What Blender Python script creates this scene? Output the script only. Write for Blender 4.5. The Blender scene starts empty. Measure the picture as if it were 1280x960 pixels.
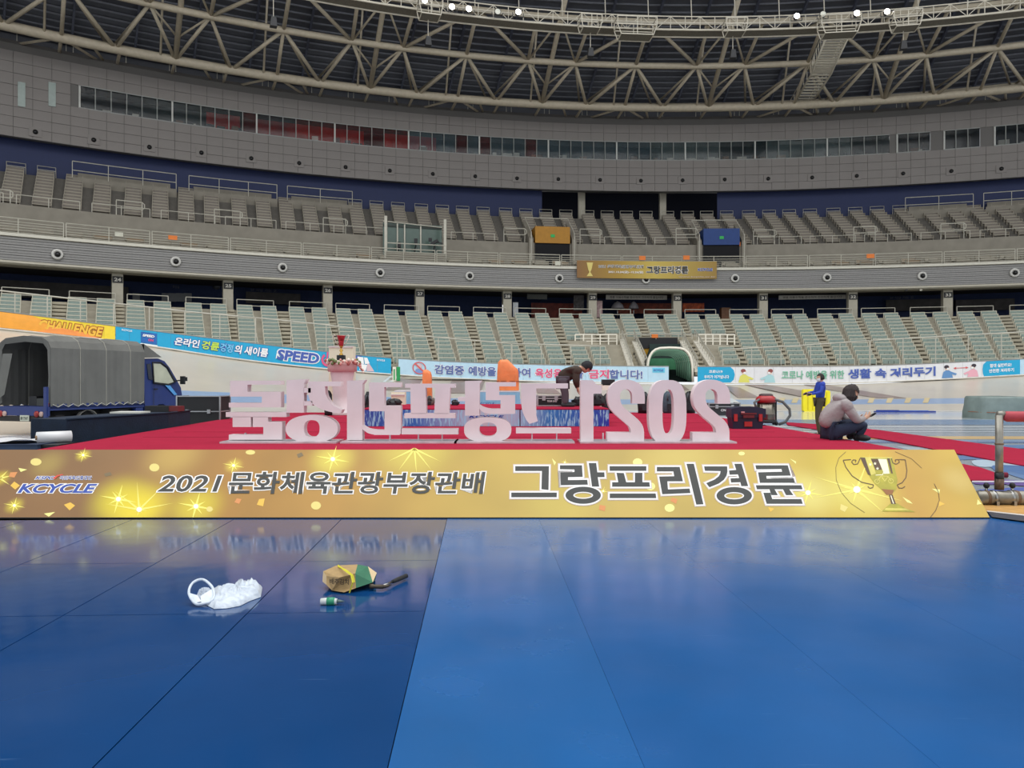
import bpy, bmesh, math, random
from mathutils import Vector, Matrix
random.seed(7)
PI = math.pi
SC = bpy.context.scene
COL = SC.collection
F = 950.0; HOR = 476.0; EYE = 1.6          # focal length and horizon of the 1280x960 frame, eye height

# ---------------------------------------------------------------- camera, world, light, exposure
cam_data = bpy.data.cameras.new('camera')
cam_data.sensor_width = 36.0; cam_data.lens = 36.0 * F / 1280.0
cam_data.shift_y = -(480.0 - HOR) / 1280.0
cam_data.clip_end = 400
cam = bpy.data.objects.new('camera', cam_data); COL.objects.link(cam)
cam.location = (0, 0, EYE); cam.rotation_euler = (PI / 2, 0, 0)
SC.camera = cam
SC.view_settings.view_transform = 'Standard'
SC.view_settings.look = 'None'
SC.view_settings.gamma = 1.0
SC.view_settings.use_curve_mapping = False
SC.view_settings.exposure = 0.0
SC.cycles.max_bounces = 6; SC.cycles.diffuse_bounces = 3; SC.cycles.glossy_bounces = 3
SC.cycles.transparent_max_bounces = 8; SC.cycles.sample_clamp_indirect = 4.0
world = bpy.data.worlds.new('arena_daylight'); SC.world = world; world.use_nodes = True
wb = world.node_tree.nodes['Background']
wb.inputs[0].default_value = (0.93, 0.97, 1.0, 1); wb.inputs[1].default_value = 1.0
def area_light(name, loc, size, energy, color=(1, 1, 1), rot=(0, 0, 0)):
    d = bpy.data.lights.new(name, 'AREA'); d.shape = 'RECTANGLE'; d.size, d.size_y = size
    d.energy = energy; d.color = color
    o = bpy.data.objects.new(name, d); COL.objects.link(o); o.location = loc; o.rotation_euler = rot
    return o
area_light('skylight', (5, 14, 42), (80, 44), 22000, (1.0, 0.985, 0.96))   # the arena's translucent roof centre

# ---------------------------------------------------------------- helpers
def lin(c):
    return tuple(((v / 255.0) / 12.92 if v / 255.0 <= 0.04045 else ((v / 255.0 + 0.055) / 1.055) ** 2.4) for v in c)
MATS = {}
def mat(name, rgb, rough=0.6, metal=0.0, var=0.10, scale=3.0, bump=0.0, bscale=40.0, emit=0.0, alpha=1.0, stretch=None, spec=0.5):
    if name in MATS: return MATS[name]
    m = bpy.data.materials.new(name); m.use_nodes = True
    nt = m.node_tree; b = nt.nodes['Principled BSDF']
    c = lin(rgb)
    b.inputs['Roughness'].default_value = rough; b.inputs['Metallic'].default_value = metal
    b.inputs['Specular IOR Level'].default_value = spec
    b.inputs['Base Color'].default_value = (*c, 1)
    tc = nt.nodes.new('ShaderNodeTexCoord'); mp = nt.nodes.new('ShaderNodeMapping')
    nt.links.new(tc.outputs['Object'], mp.inputs[0])
    if stretch: mp.inputs['Scale'].default_value = stretch
    if var > 0:
        n = nt.nodes.new('ShaderNodeTexNoise'); n.inputs['Scale'].default_value = scale; n.inputs['Detail'].default_value = 4
        r = nt.nodes.new('ShaderNodeMapRange'); r.inputs[1].default_value = 0.3; r.inputs[2].default_value = 0.7
        r.inputs[3].default_value = 1 - var; r.inputs[4].default_value = 1 + var
        x = nt.nodes.new('ShaderNodeVectorMath'); x.operation = 'SCALE'; x.inputs[0].default_value = c
        nt.links.new(mp.outputs[0], n.inputs['Vector']); nt.links.new(n.outputs[0], r.inputs[0])
        nt.links.new(r.outputs[0], x.inputs['Scale']); nt.links.new(x.outputs[0], b.inputs['Base Color'])
    if bump > 0:
        n2 = nt.nodes.new('ShaderNodeTexNoise'); n2.inputs['Scale'].default_value = bscale; n2.inputs['Detail'].default_value = 3
        bp = nt.nodes.new('ShaderNodeBump'); bp.inputs['Strength'].default_value = bump; bp.inputs['Distance'].default_value = 0.02
        nt.links.new(mp.outputs[0], n2.inputs['Vector']); nt.links.new(n2.outputs[0], bp.inputs['Height'])
        nt.links.new(bp.outputs[0], b.inputs['Normal'])
    if emit > 0:
        b.inputs['Emission Color'].default_value = (*c, 1); b.inputs['Emission Strength'].default_value = emit
    if alpha < 1: b.inputs['Alpha'].default_value = alpha
    MATS[name] = m
    return m

ORG = {}
def tag(o, label=None, cat=None, group=None, kind=None):
    if label: o['label'] = label
    if cat: o['category'] = cat
    if group: o['group'] = group
    if kind: o['kind'] = kind
    return o
def thing(name, label, cat, loc=(0, 0, 0), rotz=0.0, group=None, kind=None):
    o = bpy.data.objects.new(name, None); COL.objects.link(o)
    o.empty_display_size = 0.2
    o.location = loc; o.rotation_euler = (0, 0, rotz); ORG[o.name] = Vector(loc)
    return tag(o, label, cat, group, kind)

class MB:
    """collects faces of one mesh"""
    def __init__(s): s.v = []; s.f = []; s.mi = []; s.sm = []; s.cur = 0; s.smooth = False
    def add(s, vs, fs):
        b = len(s.v); s.v.extend(tuple(p) for p in vs)
        for f in fs: s.f.append(tuple(b + i for i in f)); s.mi.append(s.cur); s.sm.append(s.smooth)
        return s
    def quad(s, *p): return s.add(p, [tuple(range(len(p)))])
    def box(s, c, d, rz=0.0, rx=0.0, ry=0.0):
        m = Matrix.Rotation(rz, 3, 'Z') @ Matrix.Rotation(ry, 3, 'Y') @ Matrix.Rotation(rx, 3, 'X')
        c = Vector(c); x, y, z = d[0] / 2, d[1] / 2, d[2] / 2
        vs = [c + m @ Vector((sx * x, sy * y, sz * z)) for sx in (-1, 1) for sy in (-1, 1) for sz in (-1, 1)]
        return s.add(vs, [(0, 1, 3, 2), (4, 6, 7, 5), (0, 4, 5, 1), (2, 3, 7, 6), (0, 2, 6, 4), (1, 5, 7, 3)])
    def beam(s, a, b, w, h=None, up=(0, 0, 1)):
        a = Vector(a); b = Vector(b); h = h or w; d = (b - a)
        if d.length < 1e-6: return s
        d.normalize(); u = Vector(up)
        if abs(d.dot(u)) > 0.98: u = Vector((1, 0, 0))
        x = d.cross(u).normalized(); y = x.cross(d).normalized()
        vs = [p + x * sx * w / 2 + y * sy * h / 2 for p in (a, b) for sx, sy in ((-1, -1), (1, -1), (1, 1), (-1, 1))]
        return s.add(vs, [(3, 2, 1, 0), (4, 5, 6, 7), (0, 1, 5, 4), (1, 2, 6, 5), (2, 3, 7, 6), (3, 0, 4, 7)])
    def tube(s, pts, r, n=6, cap=True, closed=False):
        pts = [Vector(p) for p in pts]; k = len(pts)
        rs = r if isinstance(r, (list, tuple)) else [r] * k
        rings = []; prev = None
        for i, p in enumerate(pts):
            a = pts[(i - 1) % k] if (i > 0 or closed) else p
            b = pts[(i + 1) % k] if (i < k - 1 or closed) else p
            d = (b - a).normalized()
            if prev is None:
                u = Vector((0, 0, 1)) if abs(d.z) < 0.9 else Vector((1, 0, 0))
                x = d.cross(u).normalized()
            else:
                x = (prev - d * prev.dot(d))
                x = x.normalized() if x.length > 1e-6 else d.orthogonal().normalized()
            prev = x; y = d.cross(x)
            rings.append([p + (x * math.cos(2 * PI * j / n) + y * math.sin(2 * PI * j / n)) * rs[i] for j in range(n)])
        vs = [q for ring in rings for q in ring]; fs = []
        for i in range(k if closed else k - 1):
            i2 = (i + 1) % k
            for j in range(n):
                fs.append((i * n + j, i * n + (j + 1) % n, i2 * n + (j + 1) % n, i2 * n + j))
        if cap and not closed: fs += [tuple(range(n))[::-1], tuple((k - 1) * n + j for j in range(n))]
        sm = s.smooth; s.smooth = n > 5; s.add(vs, fs); s.smooth = sm
        return s
    def lathe(s, c, prof, n=16, axis='Z', sy=1.0):
        c = Vector(c); vs = []; fs = []
        for r, z in prof:
            for j in range(n):
                a = 2 * PI * j / n; q = Vector((r * math.cos(a), sy * r * math.sin(a), z))
                if axis == 'Y': q = Vector((q.x, q.z, q.y))
                if axis == 'X': q = Vector((q.z, q.x, q.y))
                vs.append(c + q)
        for i in range(len(prof) - 1):
            for j in range(n): fs.append((i * n + j, i * n + (j + 1) % n, (i + 1) * n + (j + 1) % n, (i + 1) * n + j))
        fs += [tuple(range(n))[::-1], tuple((len(prof) - 1) * n + j for j in range(n))]
        sm = s.smooth; s.smooth = True; s.add(vs, fs); s.smooth = sm
        return s
    def prism(s, poly, f0, f1):
        """poly: 2-D points; f0/f1 turn a 2-D point into the front / back 3-D point"""
        n = len(poly); vs = [f0(*p) for p in poly] + [f1(*p) for p in poly]
        fs = [tuple(range(n)), tuple(range(2 * n - 1, n - 1, -1))] + [(i, i + n, (i + 1) % n + n, (i + 1) % n) for i in range(n)]
        return s.add(vs, fs)
    def ringprism(s, out, inn, f0, f1):
        n = len(out); vs = [f0(*p) for p in out] + [f0(*p) for p in inn] + [f1(*p) for p in out] + [f1(*p) for p in inn]
        fs = []
        for i in range(n):
            j = (i + 1) % n
            fs += [(i, j, n + j, n + i), (2 * n + i, 3 * n + i, 3 * n + j, 2 * n + j), (i, 2 * n + i, 2 * n + j, j), (n + i, n + j, 3 * n + j, 3 * n + i)]
        return s.add(vs, fs)
    def ball(s, c, r, n=10, sc=(1, 1, 1)):
        c = Vector(c); vs = []; fs = []; m = n // 2
        for i in range(m + 1):
            t = PI * i / m
            for j in range(n):
                a = 2 * PI * j / n
                vs.append(c + Vector((r * sc[0] * math.sin(t) * math.cos(a), r * sc[1] * math.sin(t) * math.sin(a), r * sc[2] * math.cos(t))))
        for i in range(m):
            for j in range(n): fs.append((i * n + j, (i + 1) * n + j, (i + 1) * n + (j + 1) % n, i * n + (j + 1) % n))
        sm = s.smooth; s.smooth = True; s.add(vs, fs); s.smooth = sm
        return s
    def mesh(s, name, mats, off=Vector((0, 0, 0))):
        me = bpy.data.meshes.new(name)
        me.from_pydata([(p[0] - off.x, p[1] - off.y, p[2] - off.z) for p in s.v], [], s.f)
        for m in (mats if isinstance(mats, (list, tuple)) else [mats]): me.materials.append(m)
        me.polygons.foreach_set('material_index', s.mi); me.polygons.foreach_set('use_smooth', s.sm)
        me.update()
        bm = bmesh.new(); bm.from_mesh(me); bmesh.ops.recalc_face_normals(bm, faces=bm.faces); bm.to_mesh(me); bm.free()
        return me
    def build(s, name, mats, parent=None, local=False, **kw):
        off = Vector((0, 0, 0)) if (parent is None or local) else ORG.get(parent.name, Vector((0, 0, 0)))
        me = s.mesh(name, mats, off)
        o = bpy.data.objects.new(name, me); COL.objects.link(o)
        if parent is not None: o.parent = parent
        ORG[o.name] = ORG.get(parent.name, Vector((0, 0, 0))) if parent is not None else Vector((0, 0, 0))
        return tag(o, **kw)
def link_copy(me, name, loc=(0, 0, 0), rotz=0.0, parent=None, **kw):
    o = bpy.data.objects.new(name, me); COL.objects.link(o); o.location = loc; o.rotation_euler = (0, 0, rotz)
    if parent is not None: o.parent = parent
    ORG[o.name] = Vector(loc)
    return tag(o, **kw)
def P(px, py, Y):
    return Vector(((px - 640) / F * Y, Y, EYE + (HOR - py) / F * Y))
def G(px, py, z=0.0):
    Y = F * (EYE - z) / (py - HOR)
    return Vector(((px - 640) / F * Y, Y, z))
def lerp_table(t, x):
    if x <= t[0][0]:
        a, b = t[0], t[1]
    elif x >= t[-1][0]:
        a, b = t[-2], t[-1]
    else:
        for a, b in zip(t, t[1:]):
            if a[0] <= x <= b[0]: break
    k = (x - a[0]) / (b[0] - a[0])
    return a[1] + (b[1] - a[1]) * k
TXT = {}
def text_verts(body, bold=0.02, shear=0.0):
    key = (body, bold, shear)
    if key not in TXT:
        c = bpy.data.curves.new('lettering', 'FONT'); c.body = body; c.offset = bold; c.shear = shear
        c.resolution_u = 3; c.size = 1.0
        o = bpy.data.objects.new('lettering', c); COL.objects.link(o)
        dg = bpy.context.evaluated_depsgraph_get()
        me = bpy.data.meshes.new_from_object(o.evaluated_get(dg))
        vs = [(v.co.x, v.co.y) for v in me.vertices]; fs = [tuple(p.vertices) for p in me.polygons]
        bpy.data.objects.remove(o); bpy.data.curves.remove(c); bpy.data.meshes.remove(me)
        TXT[key] = (vs, fs)
    return TXT[key]
def put_text(mb, body, fn, u0, u1, v0, v1, bold=0.02, shear=0.0, ref=None):
    """text stretched over u0..u1 (left to right) and v0..v1 (bottom to top); fn(u, v) -> 3-D"""
    vs, fs = text_verts(body, bold, shear)
    if not vs: return
    rv = vs if ref is None else text_verts(body, ref, shear)[0]
    x0 = min(p[0] for p in rv); x1 = max(p[0] for p in rv); y0 = min(p[1] for p in rv); y1 = max(p[1] for p in rv)
    mb.add([fn(u0 + (x - x0) / (x1 - x0) * (u1 - u0), v0 + (y - y0) / (y1 - y0) * (v1 - v0)) for x, y in vs], fs)
def ell(cx, cy, rx, ry, n=28, p=2.0):
    out = []
    for i in range(n):
        a = 2 * PI * i / n; c, s_ = math.cos(a), math.sin(a)
        out.append((cx + rx * math.copysign(abs(c) ** (2 / p), c), cy + ry * math.copysign(abs(s_) ** (2 / p), s_)))
    return out

# ---------------------------------------------------------------- plan of the bowl: concentric rings about one centre, 5 degrees to a pillar bay
CX, CY = 17.4, -20.9
def R(u, r, z=0.0):
    a = math.radians((u - 7.2) * 5.0)
    return Vector((CX + r * math.sin(a), CY + r * math.cos(a), z))
def rot_u(u): return -math.radians((u - 7.2) * 5.0)
def frange(a, b, st):
    n = max(1, int(round((b - a) / st))); return [a + (b - a) * i / n for i in range(n + 1)]
def ringstrip(mb, prof, us, closed=False):
    """prof: list of (r, z) swept along the ring"""
    n = len(prof); vs = [R(u, r, z) for u in us for r, z in prof]; fs = []
    for i in range(len(us) - 1):
        for j in range(n if closed else n - 1):
            k = (j + 1) % n
            fs.append((i * n + j, (i + 1) * n + j, (i + 1) * n + k, i * n + k))
    return mb.add(vs, fs)
NUM = {21: 'twenty-one', 22: 'twenty-two', 23: 'twenty-three', 24: 'twenty-four', 25: 'twenty-five', 26: 'twenty-six', 27: 'twenty-seven', 28: 'twenty-eight', 29: 'twenty-nine', 30: 'thirty', 31: 'thirty-one', 32: 'thirty-two', 33: 'thirty-three', 34: 'thirty-four', 35: 'thirty-five', 36: 'thirty-six'}
ORD = ['first', 'second', 'third', 'fourth', 'fifth', 'sixth', 'seventh', 'eighth', 'ninth', 'tenth', 'eleventh', 'twelfth', 'thirteenth', 'fourteenth', 'fifteenth', 'sixteenth', 'seventeenth', 'eighteenth', 'nineteenth', 'twentieth']
# ================================================================ SETTING: floor, infield, track
def floor_material(name, rgb, rough=0.16, seed=0.0):
    m = mat(name, rgb, rough, 0.0, var=0.10, scale=0.9, spec=0.5)
    nt = m.node_tree; b = nt.nodes['Principled BSDF']
    tc = nt.nodes.new('ShaderNodeTexCoord'); n = nt.nodes.new('ShaderNodeTexNoise'); n.inputs['Scale'].default_value = 1.7; n.inputs['Detail'].default_value = 6
    r = nt.nodes.new('ShaderNodeMapRange'); r.inputs[1].default_value = 0.3; r.inputs[2].default_value = 0.75
    r.inputs[3].default_value = rough * 0.8; r.inputs[4].default_value = rough * 1.6
    nt.links.new(tc.outputs['Object'], n.inputs['Vector']); nt.links.new(n.outputs[0], r.inputs[0]); nt.links.new(r.outputs[0], b.inputs['Roughness'])
    # long thin scuffs in the paint
    mp = nt.nodes.new('ShaderNodeMapping'); mp.inputs['Scale'].default_value = (0.7, 14, 1); mp.inputs['Rotation'].default_value = (0, 0, 0.12)
    w = nt.nodes.new('ShaderNodeTexNoise'); w.inputs['Scale'].default_value = 3.0; w.inputs['Detail'].default_value = 5
    rr = nt.nodes.new('ShaderNodeMapRange'); rr.inputs[1].default_value = 0.70; rr.inputs[2].default_value = 0.80; rr.inputs[3].default_value = 0.0; rr.inputs[4].default_value = 0.30
    mx = nt.nodes.new('ShaderNodeMixRGB'); mx.inputs[2].default_value = (*lin((120, 160, 200)), 1)
    src = b.inputs['Base Color'].links[0].from_socket
    nt.links.new(tc.outputs['Object'], mp.inputs[0]); nt.links.new(mp.outputs[0], w.inputs['Vector']); nt.links.new(w.outputs[0], rr.inputs[0])
    nt.links.new(rr.outputs[0], mx.inputs[0]); nt.links.new(src, mx.inputs[1]); nt.links.new(mx.outputs[0], b.inputs['Base Color'])
    # slight waviness of the boards
    n3 = nt.nodes.new('ShaderNodeTexNoise'); n3.inputs['Scale'].default_value = 2.2; n3.inputs['Detail'].default_value = 2
    bp = nt.nodes.new('ShaderNodeBump'); bp.inputs['Strength'].default_value = 0.10; bp.inputs['Distance'].default_value = 0.02
    nt.links.new(tc.outputs['Object'], n3.inputs['Vector']); nt.links.new(n3.outputs[0], bp.inputs['Height']); nt.links.new(bp.outputs[0], b.inputs['Normal'])
    return m
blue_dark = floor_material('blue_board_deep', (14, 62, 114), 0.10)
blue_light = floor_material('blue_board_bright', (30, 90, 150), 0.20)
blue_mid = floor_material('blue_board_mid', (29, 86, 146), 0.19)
black_gap = mat('dark_joint', (22, 26, 34), 0.8, var=0)
wood_old = mat('worn_wood_edge', (196, 150, 84), 0.5, var=0.2, scale=6)
infield = mat('infield_paint', (140, 148, 160), 0.22, var=0.10, scale=0.6)

def GV(px, py): return G(px, py, 0.0)
# base slab under everything
g = MB(); g.quad((-75, -6, -0.03), (75, -6, -0.03), (75, 75, -0.03), (-75, 75, -0.03))
floor = g.build('floor', black_gap, kind='structure', label='dark base under the boards of the hall floor')
# boards run away from the camera towards (600, 476) in the photograph
ang = math.atan2(-40, F); dirv = Vector((math.sin(ang), math.cos(ang), 0)); perp = Vector((math.cos(ang), -math.sin(ang), 0))
def board(x0, x1, y0, y1, m, name='floor_board', z=0.0):
    e = 0.004 if x1 <= -.3 else 0.0008
    mb = MB()
    c = []
    for xx, yy in ((x0 + e, y0 + e), (x1 - e, y0 + e), (x1 - e, y1 - e), (x0 + e, y1 - e)):
        q = perp * xx + dirv * yy; c.append((q.x, q.y))
    mb.prism(c, lambda a, b: (a, b, z), lambda a, b: (a, b, z - 0.025))
    return mb.build(name, m, floor)
xs = [-9.4, -8.2, -7.0, -5.2, -4.0, -2.84, -1.6, -0.38, 0.68, 1.9, 3.1, 4.3, 5.5, 6.7, 7.9, 9.1, 10.3, 11.5, 12.7]
for i in range(len(xs) - 1):
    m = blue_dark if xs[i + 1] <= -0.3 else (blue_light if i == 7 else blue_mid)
    cuts = [-1.0, 1.9, 5.3, 6.8, 8.95] if xs[i + 1] <= -0.3 else [-1.0, 8.95]
    if i % 2 and len(cuts) > 2: cuts = [-1.0, 2.6, 5.3, 8.95]
    for a, b in zip(cuts, cuts[1:]):
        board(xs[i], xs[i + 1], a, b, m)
# the infield sheet behind the stage front
g = MB(); g.quad((-60, 8.97, -0.001), (60, 8.97, -0.001), (60, 46, -0.001), (-60, 46, -0.001))
g.build('infield_floor', infield, kind='structure', label='glossy grey painted infield floor with lane markings')
def flat(name, pts, rgb, z=0.003, rough=0.25, label=None, mname=None, thick=0.0, kind='structure', var=.06, **kw):
    mb = MB()
    q = [G(px, py, 0.0) for px, py in pts]
    if thick > 0: mb.prism([(p.x, p.y) for p in q], lambda a, b: (a, b, z + thick), lambda a, b: (a, b, 0.0))
    else: mb.add([(p.x, p.y, z) for p in q], [tuple(range(len(q)))])
    return mb.build(name, mat(mname or name + '_paint_%d_%d_%d' % rgb, rgb, rough, var=var, scale=1.0), kind=kind, label=label, **kw)
LL = (176, 186, 196)
flat('lane_marking', [(400, 514.2), (2100, 514.2), (2100, 524.5), (400, 524.5)], (196, 204, 210), rough=.08, label='pale grey glossy lane at the track foot')
flat('lane_marking', [(700, 512.7), (2100, 512.7), (2100, 514.2), (700, 514.2)], (236, 236, 234), z=.007, label='white line at the foot of the track')
flat('lane_marking', [(700, 524.5), (2100, 524.5), (2100, 531), (700, 531)], (108, 134, 168), label='grey blue lane stripe on the infield')
for y, h, c in ((533.0, .8, (222, 226, 230)), (536.2, .6, (212, 218, 226)), (539.6, .6, (205, 212, 222)), (545.5, 3.6, (204, 172, 120)), (552, 2, (90, 110, 150))):
    flat('lane_marking', [(880, y), (2100, y), (2100, y + h), (880, y + h)], c, z=0.004, label='thin painted line across the infield')
flat('lane_marking', [(1010, 550), (2100, 550), (2100, 557), (1010, 553)], (128, 148, 178), label='blue grey stripe beside the red carpet')
flat('lane_marking', [(1120, 558), (1420, 566), (1420, 575), (1150, 566)], (170, 186, 196), z=.0032, label='pale wave shape painted by the carpet')
# wave ornament of the infield at the right, curved bands
def band(pts, w, rgb, z):
    c0_ = [G(a, b) for a, b in pts]; P3 = []; mb = MB()
    for i in range(len(c0_) - 1):
        p0, p1, p2, p3 = c0_[max(0, i - 1)], c0_[i], c0_[i + 1], c0_[min(len(c0_) - 1, i + 2)]
        for k in range(6): s = k / 6; P3.append(.5 * ((2 * p1) + (p2 - p0) * s + (2 * p0 - 5 * p1 + 4 * p2 - p3) * s * s + (3 * p1 - p0 - 3 * p2 + p3) * s ** 3))
    P3.append(c0_[-1])
    L = []; Rr = []
    for i, p in enumerate(P3):
        d = (P3[min(i + 1, len(P3) - 1)] - P3[max(i - 1, 0)]).normalized(); n = Vector((-d.y, d.x, 0)); ww = w * math.sin(PI * (i + .6) / (len(P3) + .2))
        L.append(p + n * ww / 2); Rr.append(p - n * ww / 2)
    for i in range(len(P3) - 1):
        mb.add([(q.x, q.y, z + .00003 * (i + d_)) for q, d_ in ((L[i], 0), (L[i + 1], 1), (Rr[i + 1], 1), (Rr[i], 0))], [(0, 1, 2, 3)])
    return mb.build('floor_wave', mat('wave_%d_%d' % rgb[:2], rgb, 0.35, var=.08, spec=.25), kind='structure', label='painted wave band on the infield floor')
for k, (pts, w, c) in enumerate([
    ([(1200, 566), (1225, 563), (1260, 565), (1300, 572)], .9, (182, 196, 206)),
    ([(1196, 575), (1230, 571), (1262, 577), (1276, 588), (1300, 604)], 1.1, (96, 124, 166)),
    ([(1228, 584), (1244, 578), (1270, 580), (1300, 588)], .9, (172, 190, 204)),
    ([(1250, 590), (1268, 584), (1290, 590), (1310, 600)], .8, (80, 112, 160)),
    ([(1222, 606), (1250, 603), (1290, 606), (1330, 609)], .7, (104, 84, 146)),
    ([(1222, 613), (1250, 614), (1290, 612), (1330, 612)], .35, (84, 100, 168)),
    ([(1150, 549), (1200, 556), (1260, 559), (1330, 556)], 1.1, (92, 120, 160)),
    ([(1240, 620), (1290, 620), (1340, 622)], .25, (214, 216, 226))]):
    band(pts, w, c, 0.005 + k * 0.0013)
flat('lane_marking', [(1215, 602), (1330, 602), (1330, 604), (1215, 604)], (210, 212, 226), z=0.0150, label='white line by the pipe rail')
flat('lane_marking', [(1226, 640), (1800, 706), (1800, 616), (1222, 616)], (190, 148, 82), z=0.0160, mname='worn_wood_edge', label='worn yellow wood strip beyond the banner corner')
flat('lane_marking', [(1234, 641), (1800, 704), (1800, 724), (1240, 648)], (66, 68, 78), z=0.0175, rough=.4, label='dark grey edge strip beside the blue boards')
flat('lane_marking', [(1234, 640), (1800, 702), (1800, 704), (1234, 641.4)], (226, 220, 214), z=0.0190, label='white line along the dark edge strip')

# ---------------------------------------------------------------- track: inner edge, outer edge, banking
YB = [(-160, 35.5), (0, 39.5), (144, 43.5), (320, 47.5), (489, 50.3), (640, 51.6), (835, 52.3), (1040, 51.8), (1280, 50.0), (1440, 47.5)]
BB = [(-160, 394), (0, 410), (144, 425), (320, 452), (489, 468), (620, 475), (760, 477.5), (880, 478.5), (1040, 479), (1160, 474.5), (1280, 468), (1440, 458)]   # foot of the boards
BT = [(-160, 371), (0, 389), (144, 408), (320, 430), (489, 449), (620, 455), (760, 458), (880, 458.5), (1040, 458.5), (1120, 457), (1280, 449), (1440, 440)]   # top of the boards
YI = [(-160, 552), (0, 547), (60, 541), (260, 521), (500, 516), (880, 514), (1440, 514)]                                       # inner line, on the ground
def smooth_tab(t):
    def f(x):
        s = 0
        for d, w in ((-60, .2), (-30, .2), (0, .2), (30, .2), (60, .2)): s += lerp_table(t, x + d) * w
        return s
    return f
fYB, fBB, fBT, fYI = smooth_tab(YB), smooth_tab(BB), smooth_tab(BT), smooth_tab(YI)
def board_pt(px, v, off=0.0):
    """point on the advertising boards: px names the bearing, v 0 foot .. 1 top"""
    Y = fYB(px); y = fBB(px) + (fBT(px) - fBB(px)) * v
    p = P(px, y, Y)
    if off:
        q = P(px + 2, y, fYB(px + 2)); d = (q - p); d.z = 0; d.normalize(); p = p + Vector((d.y, -d.x, 0)) * off
    return p
def track_pt(px, t, lift=0.0):
    a = G(px, fYI(px)); b = board_pt(px, -0.12)
    p = a.lerp(b, t); p.z = b.z * max(0.0, t) ** 1.9 + lift
    return p
def track_from_pixel(px, py, lift=0.02):
    lo, hi = 0.0, 1.0
    for _ in range(30):
        m = (lo + hi) / 2; p = track_pt(px, m); y = HOR - (p.z - EYE) * F / p.y
        if y > py: lo = m
        else: hi = m
    return track_pt(px, lo, lift)
beige = mat('track_beige', (208, 199, 184), 0.30, var=0.06, scale=0.4)
mats_t = [beige, mat('track_white_line', (232, 232, 228), 0.3, var=.03), mat('track_blue_band', (150, 174, 208), 0.3, var=.05), mat('track_yellow', (226, 204, 150), 0.3, var=.05)]
tb = MB(); ts = [0, .03, .12, .2, .28, .385, .56, .66, .76, .86, .94, 1.0]
pxs = frange(-160, 1440, 16)
for i in range(len(pxs) - 1):
    for j in range(len(ts) - 1):
        tb.cur = 1 if j == 0 else 0
        if j == 5 : tb.cur = 2
        tb.quad(track_pt(pxs[i], ts[j]), track_pt(pxs[i + 1], ts[j]), track_pt(pxs[i + 1], ts[j + 1]), track_pt(pxs[i], ts[j + 1]))
track = tb.build('track_floor', mats_t, kind='structure', label='beige banked cycle track with blue inner band')
def stripe(pts, m, label):
    mb = MB(); mb.add([track_from_pixel(*p) for p in pts], [tuple(range(len(pts)))])
    mb.build('track_marking', m, track, label=label)
brown = mat('track_brown_stripe', (158, 140, 132), 0.35, var=.06)
for pts in ([(930, 480.5), (958, 480.5), (1006, 489), (1006, 497)], [(1004, 481), (1032, 481), (1080, 489.5), (1134, 498), (1096, 498), (1050, 490)],
            [(905, 482), (925, 485), (950, 497.5), (922, 497.5)], [(480, 488), (504, 471), (528, 474), (520, 489)],
            [(565, 476), (606, 477), (600, 492), (556, 492)], [(668, 483), (690, 484), (702, 493), (672, 492)], [(828, 480), (852, 480), (862, 488), (840, 488)]):
    stripe(pts, brown, 'brown diagonal stripe on the track')
white_l = mats_t[1]
for pts in ([(478, 478), (488, 470), (491, 470), (482, 478)], [(486, 478), (496, 470.5), (500, 470.5), (491, 478)], [(900, 498), (915, 498), (925, 504), (908, 504)]):
    stripe(pts, white_l, 'white diagonal stripe on the track')
for x in (862, 975, 992, 1087, 1110, 1133, 1156):
    stripe([(x, 497.6), (x + 7, 497.6), (x + 4, 504), (x - 3, 504)], mats_t[3], 'yellow block in the blue band of the track')

# ---------------------------------------------------------------- stage with red carpet
SZ = 0.725
red = mat('red_carpet', (160, 30, 58), 0.95, var=0.06, scale=2.5, bump=0.25, bscale=160, spec=0.15)
stage_side = mat('stage_side_black', (26, 26, 30), 0.8, var=.1)
sp = [G(40, 563.0, SZ), G(1135, 563.0, SZ), G(1072, 551.5, SZ), G(955, 531, SZ), G(862, 515.5, SZ), G(330, 515.5, SZ), G(284, 523, SZ)]
stg = thing('stage', 'low stage covered in red carpet behind the gold banner', 'stage', (0, 12, 0))
mb = MB(); c2 = [(p.x, p.y) for p in sp]
mb.prism(c2, lambda a, b: (a, b, SZ), lambda a, b: (a, b, SZ - 0.02)); mb.build('carpet', red, stg, label='red carpet top')
mb = MB(); cc = Vector((sum(a for a, b in c2) / len(c2), sum(b for a, b in c2) / len(c2), 0))
mb.prism([(cc.x + (a - cc.x) * .992, cc.y + (b - cc.y) * .992) for a, b in c2], lambda a, b: (a, b, SZ - 0.021), lambda a, b: (a, b, 0.0)); mb.build('side', stage_side, stg)
mb = MB()
for pyj in (546.5, 540, 528.5, 522.5):   # widths of carpet laid side by side
    a = G(150, pyj, SZ); b = G(1050, pyj, SZ)
    xl = -5.62 - (a.y - 9.6) * .045; xr = 4.8 - (a.y - 9.6) * 0.02
    if a.y > 11.5: xr = 4.6 - (a.y - 11.5) * .08
    mb.box(((xl + xr) / 2, a.y, SZ + 0.002), (xr - xl, 0.012, 0.004))
mb.build('carpet_seam', mat('carpet_seam', (140, 20, 50), 0.95, var=0), stg)
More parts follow.
